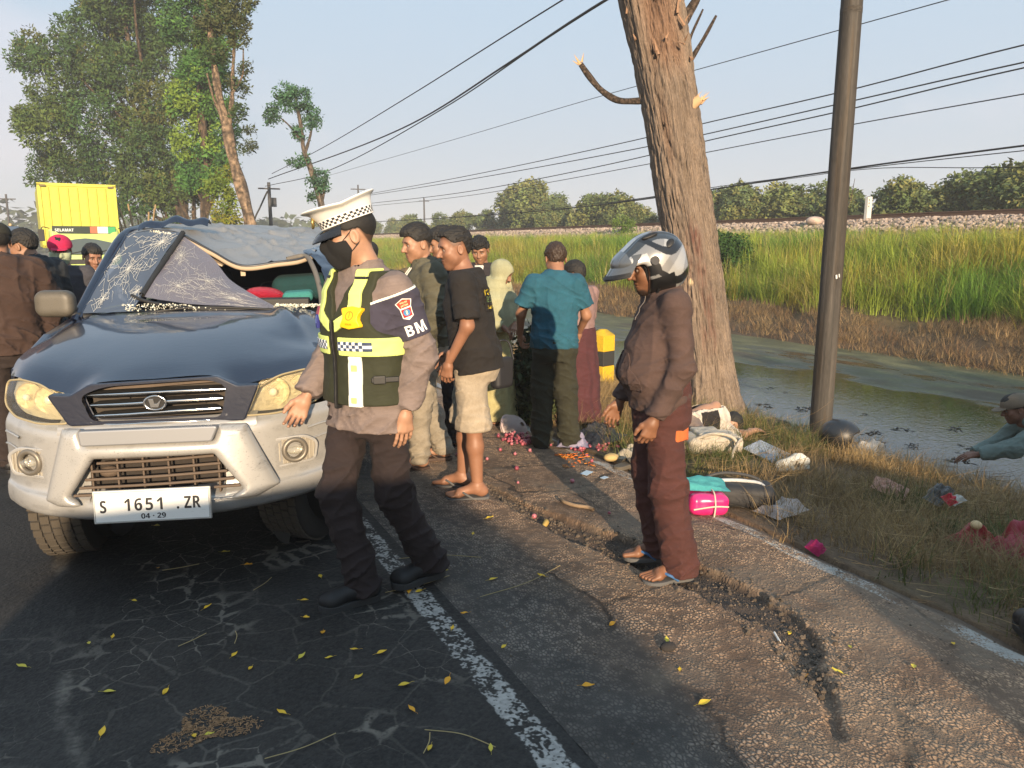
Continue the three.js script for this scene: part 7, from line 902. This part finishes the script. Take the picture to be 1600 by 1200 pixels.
{ // poles and wires
  const steel = std([.095, .083, .070], .75, { map: dtex(256, 512, (i, j) => { const s = vn(i / 6, j / 50, 42) * .5 + vn(i / 20, j / 30, 12) * .35 + vn(i / 2, j / 3, 128) * .25, v = .42 + .6 * s, r = sst(.5, .75, vn(i / 18 + 7, j / 60, 14)); return [v, v * (1 - .06 * r), v * (1 - .14 * r)]; }, true), bumpMap: GRAIN, bumpScale: .003 });
  const P = thing('utility_pole', 'dark steel utility pole standing at the edge of the ditch', 'pole', [5.786, -.4, -5.123]);
  part('shaft', cyl(.082, .1, 7.4, [0, 3.7, 0], 0, 28), steel, P); part('collar', cyl(.092, .092, .05, [0, 3.9, 0], 0, 28), steel, P);
  part('paint_mark', [box(.02, .035, .004, [-.045, 1.62, .095], [0, 0, .2], 0), box(.012, .03, .004, [-.015, 1.63, .098], [0, 0, .2], 0)], std([.6, .6, .58], .8), P);
  const pole = (label, x, z, h, r, tr) => { const o = thing('distant_pole', label, 'pole', [x, hBase(x) - .2, z]); part('shaft', cyl(r * .7, r, h, [0, h / 2, 0], 0, 10), std([.07, .07, .075], .8), o); part('crossarm', box(1.2, .08, .08, [0, h - .35, 0]), std([.07, .07, .075], .8), o); if (tr) { part('transformer', [cyl(.16, .16, .5, [.22, h - 1.1, 0], 0, 12)], std([.08, .08, .085], .7), o); part('cable_loop', tube([[-.1, h - .5, 0], [-.5, h - 1.3, 0], [-.9, h - 2.2, 0], [-.7, h - 2.8, 0]], .05, 6), std([.03, .03, .03], .8), o); } };
  pole('slim black pole with transformer between the pollarded trunk and the slender tree', 7.4, -46.5, 5.9, .13, true); pole('thin pole on the far bank behind the policeman’s neck', 17, -63, 5.2, .09); pole('thin pole above the distant trees right of the swept-haired man', 30, -83.6, 5.4, .12); pole('thin far pole at the left edge above the minibus', -8.5, -62, 6, .1); pole('second thin far pole beside the left edge pole', -8, -70, 5.6, .1);
  const wire = (pts, r, label) => single('overhead_wire', tube(pts, r, 5, 60), std([.02, .02, .023], .7), label, 'wire');
  wire([[8.5, 6.9, 8], [8.5, 6.52, -14], [8.5, 6.19, -24.9], [8.5, 5.91, -38], [7.6, 5.4, -46.5]], .017, 'topmost overhead cable slanting down from the top edge above the road');
  wire([[8.5, 6.7, 8], [8.5, 6.07, -13.3], [8.5, 5.77, -17.4], [8.5, 5.31, -24.9], [7.4, 5.1, -46.5]], .024, 'thick middle overhead cable slanting down toward the slender tree');
  wire([[8.5, 6.72, 8], [8.5, 6.04, -13.5], [8.5, 5.39, -21.5], [8.5, 4.8, -38], [7.2, 4.7, -46.5]], .017, 'lowest of the three overhead cables slanting toward the slender tree');
  wire([[14, 5.7, 4], [14, 5.96, -10.2], [14, 6.08, -17.2], [14, 6.17, -22], [14, 6.27, -33.9], [14, 6.6, -63]], .011, 'thin faint wire passing behind the broken branch of the bare trunk');
  [[5.57, 5.41, 5.33, 5.25, 5.16, 5.3, 'highest of the four parallel railway-side wires right of the trunk'], [5.22, 5.12, 4.98, 4.93, 4.95, 5.2, 'second highest of the four parallel railway-side wires'], [5.11, 4.93, 4.76, 4.6, 4.32, 4.6, 'third highest of the four parallel railway-side wires'], [4.58, 4.53, 4.4, 4.31, 4.1, 4.4, 'lowest of the four parallel railway-side wires']].forEach(([a, b, c, d, e, f, l], i) => wire([[17, a + .1, 3], [17, a, -10.5], [17, b, -14.85], [17, c, -20.7], [17, d, -24.1], [17, e, -39.4], [17, f, -63]], i === 3 ? .014 : .018, l));
  wire([[12, 3.1, 4], [12, 2.94, -7.3], [12, 2.87, -10.4], [12, 2.72, -14.3], [12, 2.6, -18.1], [12, 2.54, -25.5], [12, 2.7, -45], [12.4, 2.9, -59]], .016, 'low heavy wire crossing in front of the distant trees'); wire([[12.2, 2.9, 4], [12.2, 2.89, -7.3], [12.2, 2.88, -10], [12.2, 2.79, -14.3], [12.2, 2.66, -18.1], [12.2, 2.58, -30]], .008, 'thin wire running just above the low heavy wire'); wire([[12.4, 2.5, 4], [12.4, 2.66, -7.3], [12.4, 2.87, -10.2], [12.4, 2.83, -12.4], [12.4, 2.5, -24]], .007, 'thin sagging wire crossing the utility pole at the right');
  const gp = thing('guide_post', 'yellow and black banded concrete guide post on the verge', 'guide post', [5.2, -.4, -8.05], 18 * RAD), prism = (a, b) => { const g = new RoundedBoxGeometry(.22, b - a, .22, 2, .012); g.translate(0, (a + b) / 2, 0); return g; }, py = std([.72, .46, .02], .75, { map: SPECK, bumpMap: GRAIN, bumpScale: .002 });
  part('lower_band', prism(0, .42), py, gp); part('black_band', prism(.421, .60), std([.035, .035, .033], .8, { map: SPECK }), gp); part('upper_band', prism(.601, .80), py, gp); part('cap', xf(new THREE.CylinderGeometry(.05, .15, .07, 4), [0, .835, 0], [0, Math.PI / 4, 0]), py, gp);
}
{ // out of frame: what shades the verge and the left of the shot
  tree('roadside_bush', 'tall leafy bush on the verge behind the photographer', [4.6, -.2, 5.4], [{ pts: [[0, 0, 0], [0, 1.5, 0], [.2, 3, 0]], r: .09, r1: .03 }], [[-.9, 1.0, 0, .62], [-.85, 1.9, 0, .6], [-.2, 1.0, 0, .8], [.6, 1.2, .4, .9], [0, 2.1, 0, .75], [.9, 2.3, .3, .8], [1.8, 1.3, .5, .9], [2.0, 2.4, .6, .8], [2.9, 1.3, 1, .9], [3.1, 2.3, 1, .8], [.2, 2.9, .2, .5], [1.4, 3.0, .4, .5]], OLIVE, { dens: 150, cat: 'bush' });
}
// ---------- things scattered over the road and the verge ----------
seed = 9091;
const lie = (x, z, up = 0) => [x, (x > 1.12 && x < 3.05 ? shH(x, z) : hAt(x, z) + (x <= 1.12 ? .005 : 0)) + up, z];
{ // fallen leaves
  const lg = [0, 1, 2].map(k => patch([[[0, 0, 0], [.0, .002, 0], [0, 0, 0]], [[.018, .006 + k * .003, -.013], [.019, .001, 0], [.018, .005, .013]], [[.038, .004, -.011], [.04, .003 + k * .003, 0], [.038, .006, .012]], [[.058, .004, 0], [.06, .006 + k * .004, 0], [.06, .004, 0]]], 10, 6));
  const lm = [[.80, .50, .03], [.72, .50, .04], [.75, .36, .02], [.60, .5, .06]].map(c => phys(c, .6, { bumpMap: GRAIN, bumpScale: .0008 })), stem = tube([[0, .001, 0], [-.012, .003, .002], [-.022, .001, .001]], .0007, 4);
  const L = [[-.11,-3.48],[.16,-3.26],[.52,-3.01],[.54,-3.17],[.66,-2.66],[-.18,-3.15],[-.26,-3.16],[.22,-2.81],[.44,-2.69],[.71,-2.6],[.57,-2.86],[.59,-2.47],[.76,-2.36],[.72,-2.19],[0,-2.69],[-.2,-2.76],[-.45,-3.05],[.34,-2.36],[.06,-2.38],[.09,-2.36],[.71,-2.01],[-.2,-2.49],[1.18,-2.46],[1.03,-2.65],[1.36,-3.02],[1.18,-3.33],[1.2,-3.2],[1.13,-3.15],[1.05,-3.04],[1.15,-2.76],[.98,-3.03],[.79,-3.34],[1.68,-2.46],[1.6,-1.84],[1.68,-2.04],[1.77,-2.23],[2.4,-1.91],[2.1,-1.84],[2.2,-1.76],[2.51,-1.71],[2.82,-1.77],[2.31,-2.12],[.9,-2.34],[0,-4.41],[.37,-3.66],[0,-3.8],[1.69,-3.79],[1.52,-3.58],[2.85,-3.47],[.56,-2.65],[.28,-2.71],[.67,-3.36],[.29,-3.87],[1.62,-2.95],[.86,-1.9],[1.3,-2.1]];
  L.forEach(([x, z], i) => { const m = single('fallen_leaf', [lg[i % 3], stem], lm[(hash2(i, 4) * 4) | 0], x < 1.0 ? 'small yellow leaf fallen on the cracked dark lane' : 'small yellow leaf fallen on the rough road shoulder', 'leaf', lie(x, z, .004), [rr(-.1, .2), rr(0, 6.3), rr(-.15, .25)], x < 1.0 ? 'yellow leaves on the dark lane' : 'yellow leaves on the road shoulder'); m.scale.setScalar(rr(.45, .85)); });
}
for (const [i, [x, z, l, a]] of [[.1, -3.0, .06, .5], [.25, -2.95, .05, 1.4], [.8, -2.0, .12, 2.3], [.7, -2.02, .05, 1], [.35, -2.17, .11, .1], [1.5, -2.95, .25, .25], [1.05, -3.1, .16, .1], [1.25, -3.35, .2, 2.7], [.1, -3.75, .08, 0], [.42, -3.4, .07, .8]].entries()) single('twig', tube([[-l, .003, 0], [0, .006, l * .12], [l, .003, -l * .05]], .0016, 5), std([.38, .3, .14], .9), 'thin dry straw stem lying on the dark asphalt', 'straw', lie(x, z, .004), [0, a, 0], 'dry straw stems on the road');
{ // red shallots: the heap by the teal shirt man and single ones further off
  const sg = xf(new THREE.SphereGeometry(.016, 12, 9), 0, 0, [1, .92, 1]), tip = xf(new THREE.ConeGeometry(.005, .014, 6), [0, .018, 0]), sm = [[.34, .075, .10], [.44, .14, .17], [.24, .045, .07]].map(c => phys(c, .4, { clearcoat: .3 }));
  const g = merge([sg, tip]), put = (x, z, up, grp, lab) => { const m = single('shallot', g, sm[(rnd() * 3) | 0], lab, 'shallot', lie(x, z, .014 + up), [rr(-1.4, 1.4), rr(0, 6), rr(-1.4, 1.4)], grp); m.scale.setScalar(rr(.55, 1)); };
  for (let i = 0; i < 78; i++) put(2.72 + rr(-.22, .18) * Math.sqrt(rnd()) * 1.1, -5.33 + rr(-.2, .2), i % 3 ? 0 : .02, 'shallots heaped left of the teal shirt man', 'red shallot in the loose heap left of the teal shirt man');
  for (let i = 0; i < 70; i++) put(3.16 + rr(-.22, .2), -5.05 + rr(-.16, .16), i % 3 ? 0 : .02, 'shallots heaped right of the teal shirt man', 'red shallot in the heap below the black plastic sheet');
  for (const [x, z] of [[2.35, -3.53], [2.29, -4.6], [1.98, -3.75], [2.5, -4.2], [2.2, -4.9], [2.45, -4.95], [2.4, -5.1], [2.9, -4.6], [2.15, -4.3], [2.6, -5.0], [2.05, -5.1], [2.95, -4.75]]) put(x, z, 0, 'single shallots strewn over the shoulder', 'single red shallot strewn over the open road shoulder');
  const cg = tube([[-.012, 0, 0], [0, .003, .003], [.012, 0, 0]], .003, 5), cm = [phys([.62, .14, .01], .4), phys([.6, .22, .02], .4)]; // small orange chillies
  for (let i = 0; i < 70; i++) { const a = i < 52; single('chilli', cg, cm[i % 2], a ? 'tiny orange chilli in the dense spill in front of the black plastic' : 'tiny orange chilli strewn just below the dense spill', 'chilli', lie((a ? 2.86 : 2.75) + rr(-.13, .13), (a ? -4.79 : -4.58) + rr(-.07, .09), .006 + (i % 4 === 0 ? .005 : 0)), [rr(-.3, .3), rr(0, 6), 0], a ? 'chillies in the dense spill' : 'chillies strewn below the spill'); }
  single('potato', xf(new THREE.SphereGeometry(.05, 18, 12), 0, 0, [1.2, .6, .9]), std([.5, .36, .15], .7, { bumpMap: GRAIN, bumpScale: .003 }), 'pale yellow potato beside the grey sandal', 'potato', lie(3.08, -4.62, .028));
}
const crumple = (w, d, h, n, fr, sd) => patch(Array.from({ length: 5 }, (_, i) => Array.from({ length: 5 }, (_, j) => [(j / 4 - .5) * w, 0, (i / 4 - .5) * d])), 34, 34, p => { const e = Math.max(Math.abs(p.x) / w, Math.abs(p.z) / d) * 2; p.y += h * (.55 + fbm(p.x * fr + sd, 1, p.z * fr, 3) * n) * sst(1, .5, e) + .004; p.x += .03 * noise(p.x * 9 + sd, 2, p.z * 9) * w * 3; p.z += .03 * noise(p.x * 9, 8 + sd, p.z * 9) * d * 3; });
single('plastic_sheet', crumple(.5, .34, .13, 1.5, 9, 1), phys([.014, .014, .017], .35, { bumpMap: SCRATCH, bumpScale: .01 }), 'crumpled black plastic sheet covering shallots beside the mauve dress', 'plastic sheet', lie(3.3, -5.2, .02), [0, .4, .05]);
single('plastic_bag', crumple(.3, .26, .2, 1.4, 9, 4), phys([.03, .30, .06], .4, { bumpMap: SCRATCH, bumpScale: .006 }), 'bright green plastic bag behind the pale pink basket', 'bag', lie(3.1, -6.3, .02), [.2, .2, 0]);
single('plastic_bag', crumple(.3, .25, .13, 1.4, 9, 9), phys([.3, .27, .36], .4, { bumpMap: SCRATCH, bumpScale: .008 }), 'pale violet plastic bag under the black sheet', 'bag', lie(3.05, -5.12, .02), [0, 1, 0]);
{ const b = thing('basket', 'pale pink upturned plastic basket beside the shallots', 'basket', lie(2.8, -5.72, .0), .6); const pts = Array.from({ length: 11 }, (_, i) => { const t = i / 10; return new THREE.Vector2(.02 + .115 * Math.pow(Math.sin(t * 1.5), .7), .13 * (1 - t) + .01); }); part('shell', xf(new THREE.LatheGeometry(pts, 28), [0, 0, 0], [1.0, 0, .2]), std([.62, .50, .46], .6, { bumpMap: WEAVE, bumpScale: .01 }), b); part('rim', xf(new THREE.TorusGeometry(.133, .008, 8, 30), [0, .01, .005], [1.0 - Math.PI / 2, 0, .2]), std([.58, .44, .42], .6), b); shade(b); }
{ const b = thing('vegetable_bundle', 'dark green bundle of leafy vegetables behind the teal shirt man', 'vegetables', lie(3.2, -6.05, 0)); part('sack', xf(new THREE.SphereGeometry(.24, 20, 14), [0, .3, 0], 0, [.8, 1.35, .7]), cloth([.03, .035, .02]), b); crown(b, [[0, .5, 0, .24], [0, .3, .05, .24], [.05, .7, 0, .2], [-.05, .15, .05, .2]], [[.03, .045, .018], [.045, .055, .02]], 1400, SPR, .28, 'leaves'); part('string', tube([[-.18, .45, .1], [0, .47, .2], [.18, .45, .1]], .006, 5), std([.3, .28, .2], .8), b); }
{ const k = thing('handbag', 'black shoulder bag hanging from the teal shirt man’s left hand', 'bag', [2.5, .42, -5.28]); part('bag_body', xf(new RoundedBoxGeometry(.2, .24, .1, 4, .04), [0, .12, 0], [0, .4, 0]), std([.02, .02, .024], .6), k); part('strap', tube([[-.08, .22, 0], [-.03, .36, 0], [.05, .36, 0], [.09, .22, .02]], .008, 6), std([.02, .02, .024], .6), k); }
single('id_card', box(.085, .002, .054, 0, 0, 0), phys([.42, .55, .66], .4), 'pale blue card lying in the long shadow on the shoulder', 'card', lie(2.69, -4.33, .012), [.04, .5, .03]);
single('id_card', box(.05, .002, .035, 0, 0, 0), phys([.40, .50, .6], .4), 'smaller pale scrap of card right of the pale blue card', 'card', lie(2.75, -4.2, .012), [.04, .3, .03]);
single('stick', tube([[.02, .012, -.12], [-.02, .02, -.05], [-.01, .015, .02], [.03, .012, .1], [.02, .012, .14]], .011, 7), std([.3, .21, .13], .9, { bumpMap: GRAIN, bumpScale: .004 }), 'short crooked brown stick on the sunlit shoulder', 'stick', lie(2.24, -3.75, 0), [0, .3, 0]);
single('banana_piece', xf(tube([[-.07, 0, 0], [0, .012, .015], [.07, 0, 0]], t => .017 * Math.sin(.3 + t * 2.5), 8), 0, 0), std([.5, .33, .08], .7), 'squashed yellow fruit piece in the pavement crack', 'fruit', lie(1.97, -3.62, .012), [0, .9, 0]);
single('cigarette', [cyl(.0045, .0045, .055, 0, [Math.PI / 2, 0, 0], 10), cyl(.0047, .0047, .018, [0, 0, .034], [Math.PI / 2, 0, 0], 10)], std([.75, .72, .66], .8), 'white cigarette stub in the broken hollow of the shoulder', 'cigarette', lie(2.18, -2.07, .007), [0, -.5, 0]);
single('clod', new THREE.DodecahedronGeometry(.026, 1).scale(1.3, .7, 1), std([.03, .026, .024], .95), 'small dark clod of tar on the sunlit shoulder', 'clod', lie(1.75, -2.2, .008));
{ const s = thing('fabric_sandal', 'grey-brown worn sandal on the verge beside the potato', 'sandal', lie(3.04, -4.42, .005), 1.9); part('sole', xf(extrude(soleShape(1), .02, .005), [0, .025, 0], [Math.PI / 2, 0, 0]), std([.10, .085, .065], .9), s); part('strap', patch([[[-.05, .025, .05], [0, .07, .05], [.05, .025, .05]], [[-.055, .025, .12], [0, .06, .13], [.055, .025, .12]]], 6, 14), cloth([.12, .1, .075]), s); }
single('cloth_rag', crumple(.24, .2, .1, 1.4, 9, 13), cloth([.5, .44, .34]), 'crumpled off-white rag behind the helmeted man’s hip', 'rag', lie(3.32, -4.68, .01), [0, .5, 0]);
{ // cream bag with loose straps
  const b = thing('backpack', 'cream canvas bag with loose straps on the verge below the tree', 'bag', lie(4.02, -4.62, .03), -.35), m = cloth([.60, .53, .43]);
  part('bag_body', skin((x, y, z) => rbox([0, .06, 0], [.22, .07, .15], .05)(x, y, z) + .012 * noise(x * 9, y * 9, z * 9) + .006 * noise(x * 22, y * 22, z * 22), [-.3, -.05, -.24], [.3, .2, .24], .009), m, b); part('flap', skin((x, y, z) => rbox([-.04, .14, 0], [.1, .02, .12], .018)(x, y, z) + .01 * noise(x * 12, y * 9, z * 12), [-.2, .08, -.16], [.12, .2, .16], .008), m, b);
  part('strap', tube([[-.2, .1, .1], [-.05, .17, .17], [.1, .14, .2], [.14, .04, .22]], .014, 6), m, b); part('strap', tube([[.2, .08, .1], [.16, .13, .2], [.08, .06, .27], [.05, .0, .3]], .012, 6), m, b); }
single('panel', box(.3, .012, .36, 0, 0, .004), std([.46, .50, .56], .5, { map: SPECK }), 'pale blue-grey flat board leaning on the grass near the sneaker', 'board', lie(4.5, -4.45, .05), [.28, .35, -.06]);
{ // white trainer
  const s = thing('sneaker', 'white trainer with dark side stripes lying on the grassy verge', 'shoe', lie(4.32, -3.98, .03), -1.75); s.rotation.z = .25; const f = shoeSDF([0, .085, 0], [0, 0, 1], .012), op = ell([0, .1, -.02], [.03, .05, .055]);
  part('upper', skin((x, y, z) => smax(f(x, y, z), -op(x, y, z), .006), [-.12, -.03, -.14], [.12, .18, .24], .006), std([.66, .64, .56], .7), s); part('sole', xf(extrude(soleShape(.92), .022, .004), [0, .026, 0], [Math.PI / 2, 0, 0]), std([.6, .57, .48], .8), s);
  for (const k of [-1, 1]) for (let i = 0; i < 3; i++) part('stripe', box(.004, .05, .012, [k * .044, .045, .01 + i * .026], [-.5, 0, 0], .001), std([.05, .045, .04], .8), s); part('lace', [0, 1, 2].map(i => tube([[-.025, .072 - i * .008, .05 + i * .022], [0, .082 - i * .009, .05 + i * .022], [.025, .072 - i * .008, .05 + i * .022]], .004, 5)), std([.7, .68, .62], .8), s); }
{ // black bag and bright packs at the white line
  const b = thing('black_bag', 'long black bag with pale printed band lying at the edge line', 'bag', lie(3.25, -3.52, .0), -.62); part('bag_body', skin((x, y, z) => rbox([0, .07, 0], [.25, .07, .12], .055)(x, y, z) + .008 * noise(x * 10, y * 10, z * 10), [-.32, -.03, -.2], [.32, .2, .2], .009), std([.022, .022, .024], .65, { bumpMap: WEAVE, bumpScale: .001 }), b);
  part('pale_band', tube([[-.14, .146, .02], [.05, .15, .0], [.17, .14, .03], [.2, .1, .09]], .012, 6), std([.5, .5, .5], .6), b); part('strap', tube([[-.2, .13, -.05], [-.05, .17, -.08], [.15, .15, -.06], [.24, .08, -.02]], .01, 6), std([.05, .05, .05], .7), b);
  const p = thing('pink_pack', 'bright pink wrapped package tied with cord behind the helmeted man’s leg', 'package', lie(2.96, -3.42, 0), -.4); part('wrapper', skin((x, y, z) => rbox([0, .065, 0], [.12, .065, .09], .045)(x, y, z) + .006 * noise(x * 16, y * 16, z * 16), [-.18, -.03, -.15], [.18, .17, .15], .007), phys([.62, .02, .16], .3, { clearcoat: .5 }), p); part('cord', [tube([[.02, .0, .098], [.025, .08, .1], [.03, .135, .05], [.03, .14, -.05]], .005, 6), tube([[-.1, .05, .09], [.02, .07, .1], [.11, .06, .08]], .005, 6)], std([.6, .5, .4], .8), p);
  single('cloth_fold', crumple(.3, .2, .05, .8, 8, 21), cloth([.08, .42, .42]), 'turquoise cloth folded on top of the pink package', 'cloth', [2.98, .085, -3.5], [.1, -.4, 0]);
  single('plastic_wrap', crumple(.3, .2, .1, .9, 7, 31), phys([.5, .42, .38], .35, { bumpMap: SCRATCH, bumpScale: .01 }), 'crumpled translucent grey-pink wrap at the end of the black bag', 'plastic', lie(3.42, -3.28, .01), [0, .2, 0]); }
{ const h = thing('black_helmet', 'round black motorcycle helmet lying beside the utility pole base', 'helmet', lie(5.26, -4.45, .15), .8), o = ell([0, 0, 0], [.14, .14, .165]), op = rbox([0, -.08, .14], [.11, .12, .1], .04); part('shell', skin((x, y, z) => smax(smax(smax(o(x, y, z), -.12 - y, .02), -op(x, y, z), .015), -(o(x, y, z) + .03), .006), [-.2, -.2, -.22], [.2, .2, .22], .007), phys([.010, .011, .013], .45, { clearcoat: .4 }), h); part('edge_trim', xf(new THREE.TorusGeometry(.125, .008, 8, 36), [0, -.118, -.005], [Math.PI / 2, 0, 0], [1, 1, 1.1]), PLASTIC, h); shade(h); }
{ const s = thing('black_shoe', 'black shoe at the right end of the white edge line', 'shoe', lie(3.1, -1.62, .02), 2.3), f = shoeSDF([0, .085, 0], [0, 0, 1], .012); part('upper', skin(f, [-.12, -.03, -.14], [.12, .2, .24], .007), std([.014, .014, .016], .5), s); part('sole', xf(extrude(soleShape(.92), .022, .004), [0, .026, 0], [Math.PI / 2, 0, 0]), PLASTIC, s); }
single('pink_scrap', crumple(.07, .09, .05, 1.6, 20, 41), cloth([.6, .03, .16]), 'small bright pink scrap of cloth on the white edge line', 'scrap', lie(3.1, -2.72, .015), [.5, .4, .3]);
single('red_cloth', crumple(.42, .34, .16, 1.6, 8, 51), phys([.27, .018, .03], .5), 'crumpled dark red cloth in the grass at the right edge', 'cloth', lie(4.22, -2.3, .04), [0, .3, .1]);
single('red_cloth', crumple(.2, .18, .12, 1.6, 10, 55), phys([.34, .03, .04], .5), 'small red torn cloth with pale patch left of the larger dark red cloth', 'cloth', lie(4.1, -2.52, .04), [.3, .1, .3]);
single('apple_piece', xf(new THREE.SphereGeometry(.03, 14, 10), 0, 0, [1, .8, 1]), std([.6, .42, .22], .7), 'pale bitten fruit lying on the small red torn cloth', 'fruit', lie(4.08, -2.5, .14));
single('broken_plastic', [crumple(.26, .12, .08, 1.8, 14, 61)], phys([.06, .06, .06], .35), 'broken grey plastic shard in the grass below the ditch edge', 'plastic shard', lie(4.62, -3.1, .12), [.3, .3, .1]);
single('red_scrap', crumple(.08, .08, .06, 1.8, 20, 71), phys([.5, .03, .05], .5), 'small red scrap beside the broken grey plastic shard', 'scrap', lie(4.56, -2.98, .12), [.6, 0, .2]);
single('white_scrap', crumple(.12, .08, .03, 1.8, 14, 81), cloth([.6, .58, .52]), 'small white paper scrap below the broken grey plastic shard', 'paper', lie(4.68, -3.02, .1), [.3, 0, .2]);
single('white_rag', crumple(.36, .3, .1, 1.4, 7, 91), cloth([.5, .48, .44]), 'soiled white rag at the water edge right of the black helmet', 'rag', lie(5.75, -4.55, .05), [.1, .3, -.1]);
single('pink_cloth', crumple(.14, .22, .06, 1.5, 12, 95), cloth([.55, .30, .22]), 'salmon pink scrap in the lit dry grass', 'scrap', lie(4.55, -3.4, .06), [.3, .5, .2]);
{ const s = thing('wet_shoe', 'black and white shoe at the water edge left of the utility pole', 'shoe', lie(5.8, -5.75, .03), 1.2), f = shoeSDF([0, .085, 0], [0, 0, 1], .012); part('upper', skin(f, [-.12, -.03, -.14], [.12, .2, .24], .008), std([.02, .02, .022], .5), s); part('sole', xf(extrude(soleShape(.95), .026, .004), [0, .028, 0], [Math.PI / 2, 0, 0]), std([.6, .6, .58], .7), s); }
{ const m = new THREE.InstancedMesh(new THREE.BoxGeometry(.012, .0015, .0022), std([1, 1, 1], .9), 900); for (let i = 0; i < 900; i++) { const a = rr(0, 6.3), r = .13 * Math.sqrt(rnd()) * (1 + .4 * Math.sin(a * 3)), v = rr(.5, 1.2); mtx.compose(V(.1 + Math.cos(a) * r, .008 + rnd() * .006, -2.4 + Math.sin(a) * r * .7), qt.setFromEuler(eu.set(rr(-.3, .3), rr(0, 6.3), rr(-.3, .3))), V(1, 1, 1)); m.setMatrixAt(i, mtx); m.setColorAt(i, lin(.34 * v, .2 * v, .1 * v)); } m.name = numbered('chaff'); m.userData.kind = 'stuff'; tag(m, 'small brown patch of wood chaff on the dark lane', 'chaff'); scene.add(m); }
{ // loose grit over the shoulder and in the broken hollow
  const m = new THREE.InstancedMesh(new THREE.DodecahedronGeometry(.006, 0), std([1, 1, 1], .95), 5200); for (let i = 0; i < 5200; i++) { let x, z; if (i < 2600) { const k = (rnd() * 8) | 0, a = TR[k], b = TR[k + 1], t = rnd(), w = TW[k] * 1.5; x = lerp(a[0], b[0], t) + rr(-w, w); z = lerp(a[1], b[1], t) + rr(-w, w); } else { x = rr(1.15, 3.05); z = rr(-5, -1.2); } const s = i < 260 ? rr(.8, 2.6) : Math.pow(rnd(), 3) * .9 + .16, v = i < 260 ? rr(.3, .6) : rr(.3, 1); mtx.compose(V(x, lie(x, z)[1] + .001, z), qt.setFromEuler(eu.set(rr(0, 6), rr(0, 6), 0)), V(s, s * .7, s)); m.setMatrixAt(i, mtx); m.setColorAt(i, lin(.2 * v, .155 * v, .115 * v)); } m.name = numbered('grit'); m.userData.kind = 'stuff'; tag(m, 'loose stone grit scattered over the broken road shoulder', 'gravel'); scene.add(m); m.castShadow = m.receiveShadow = true; }
scene.fog = new THREE.FogExp2(new THREE.Color().setRGB(.72, .74, .76), .0017);
renderer.render(scene, camera);
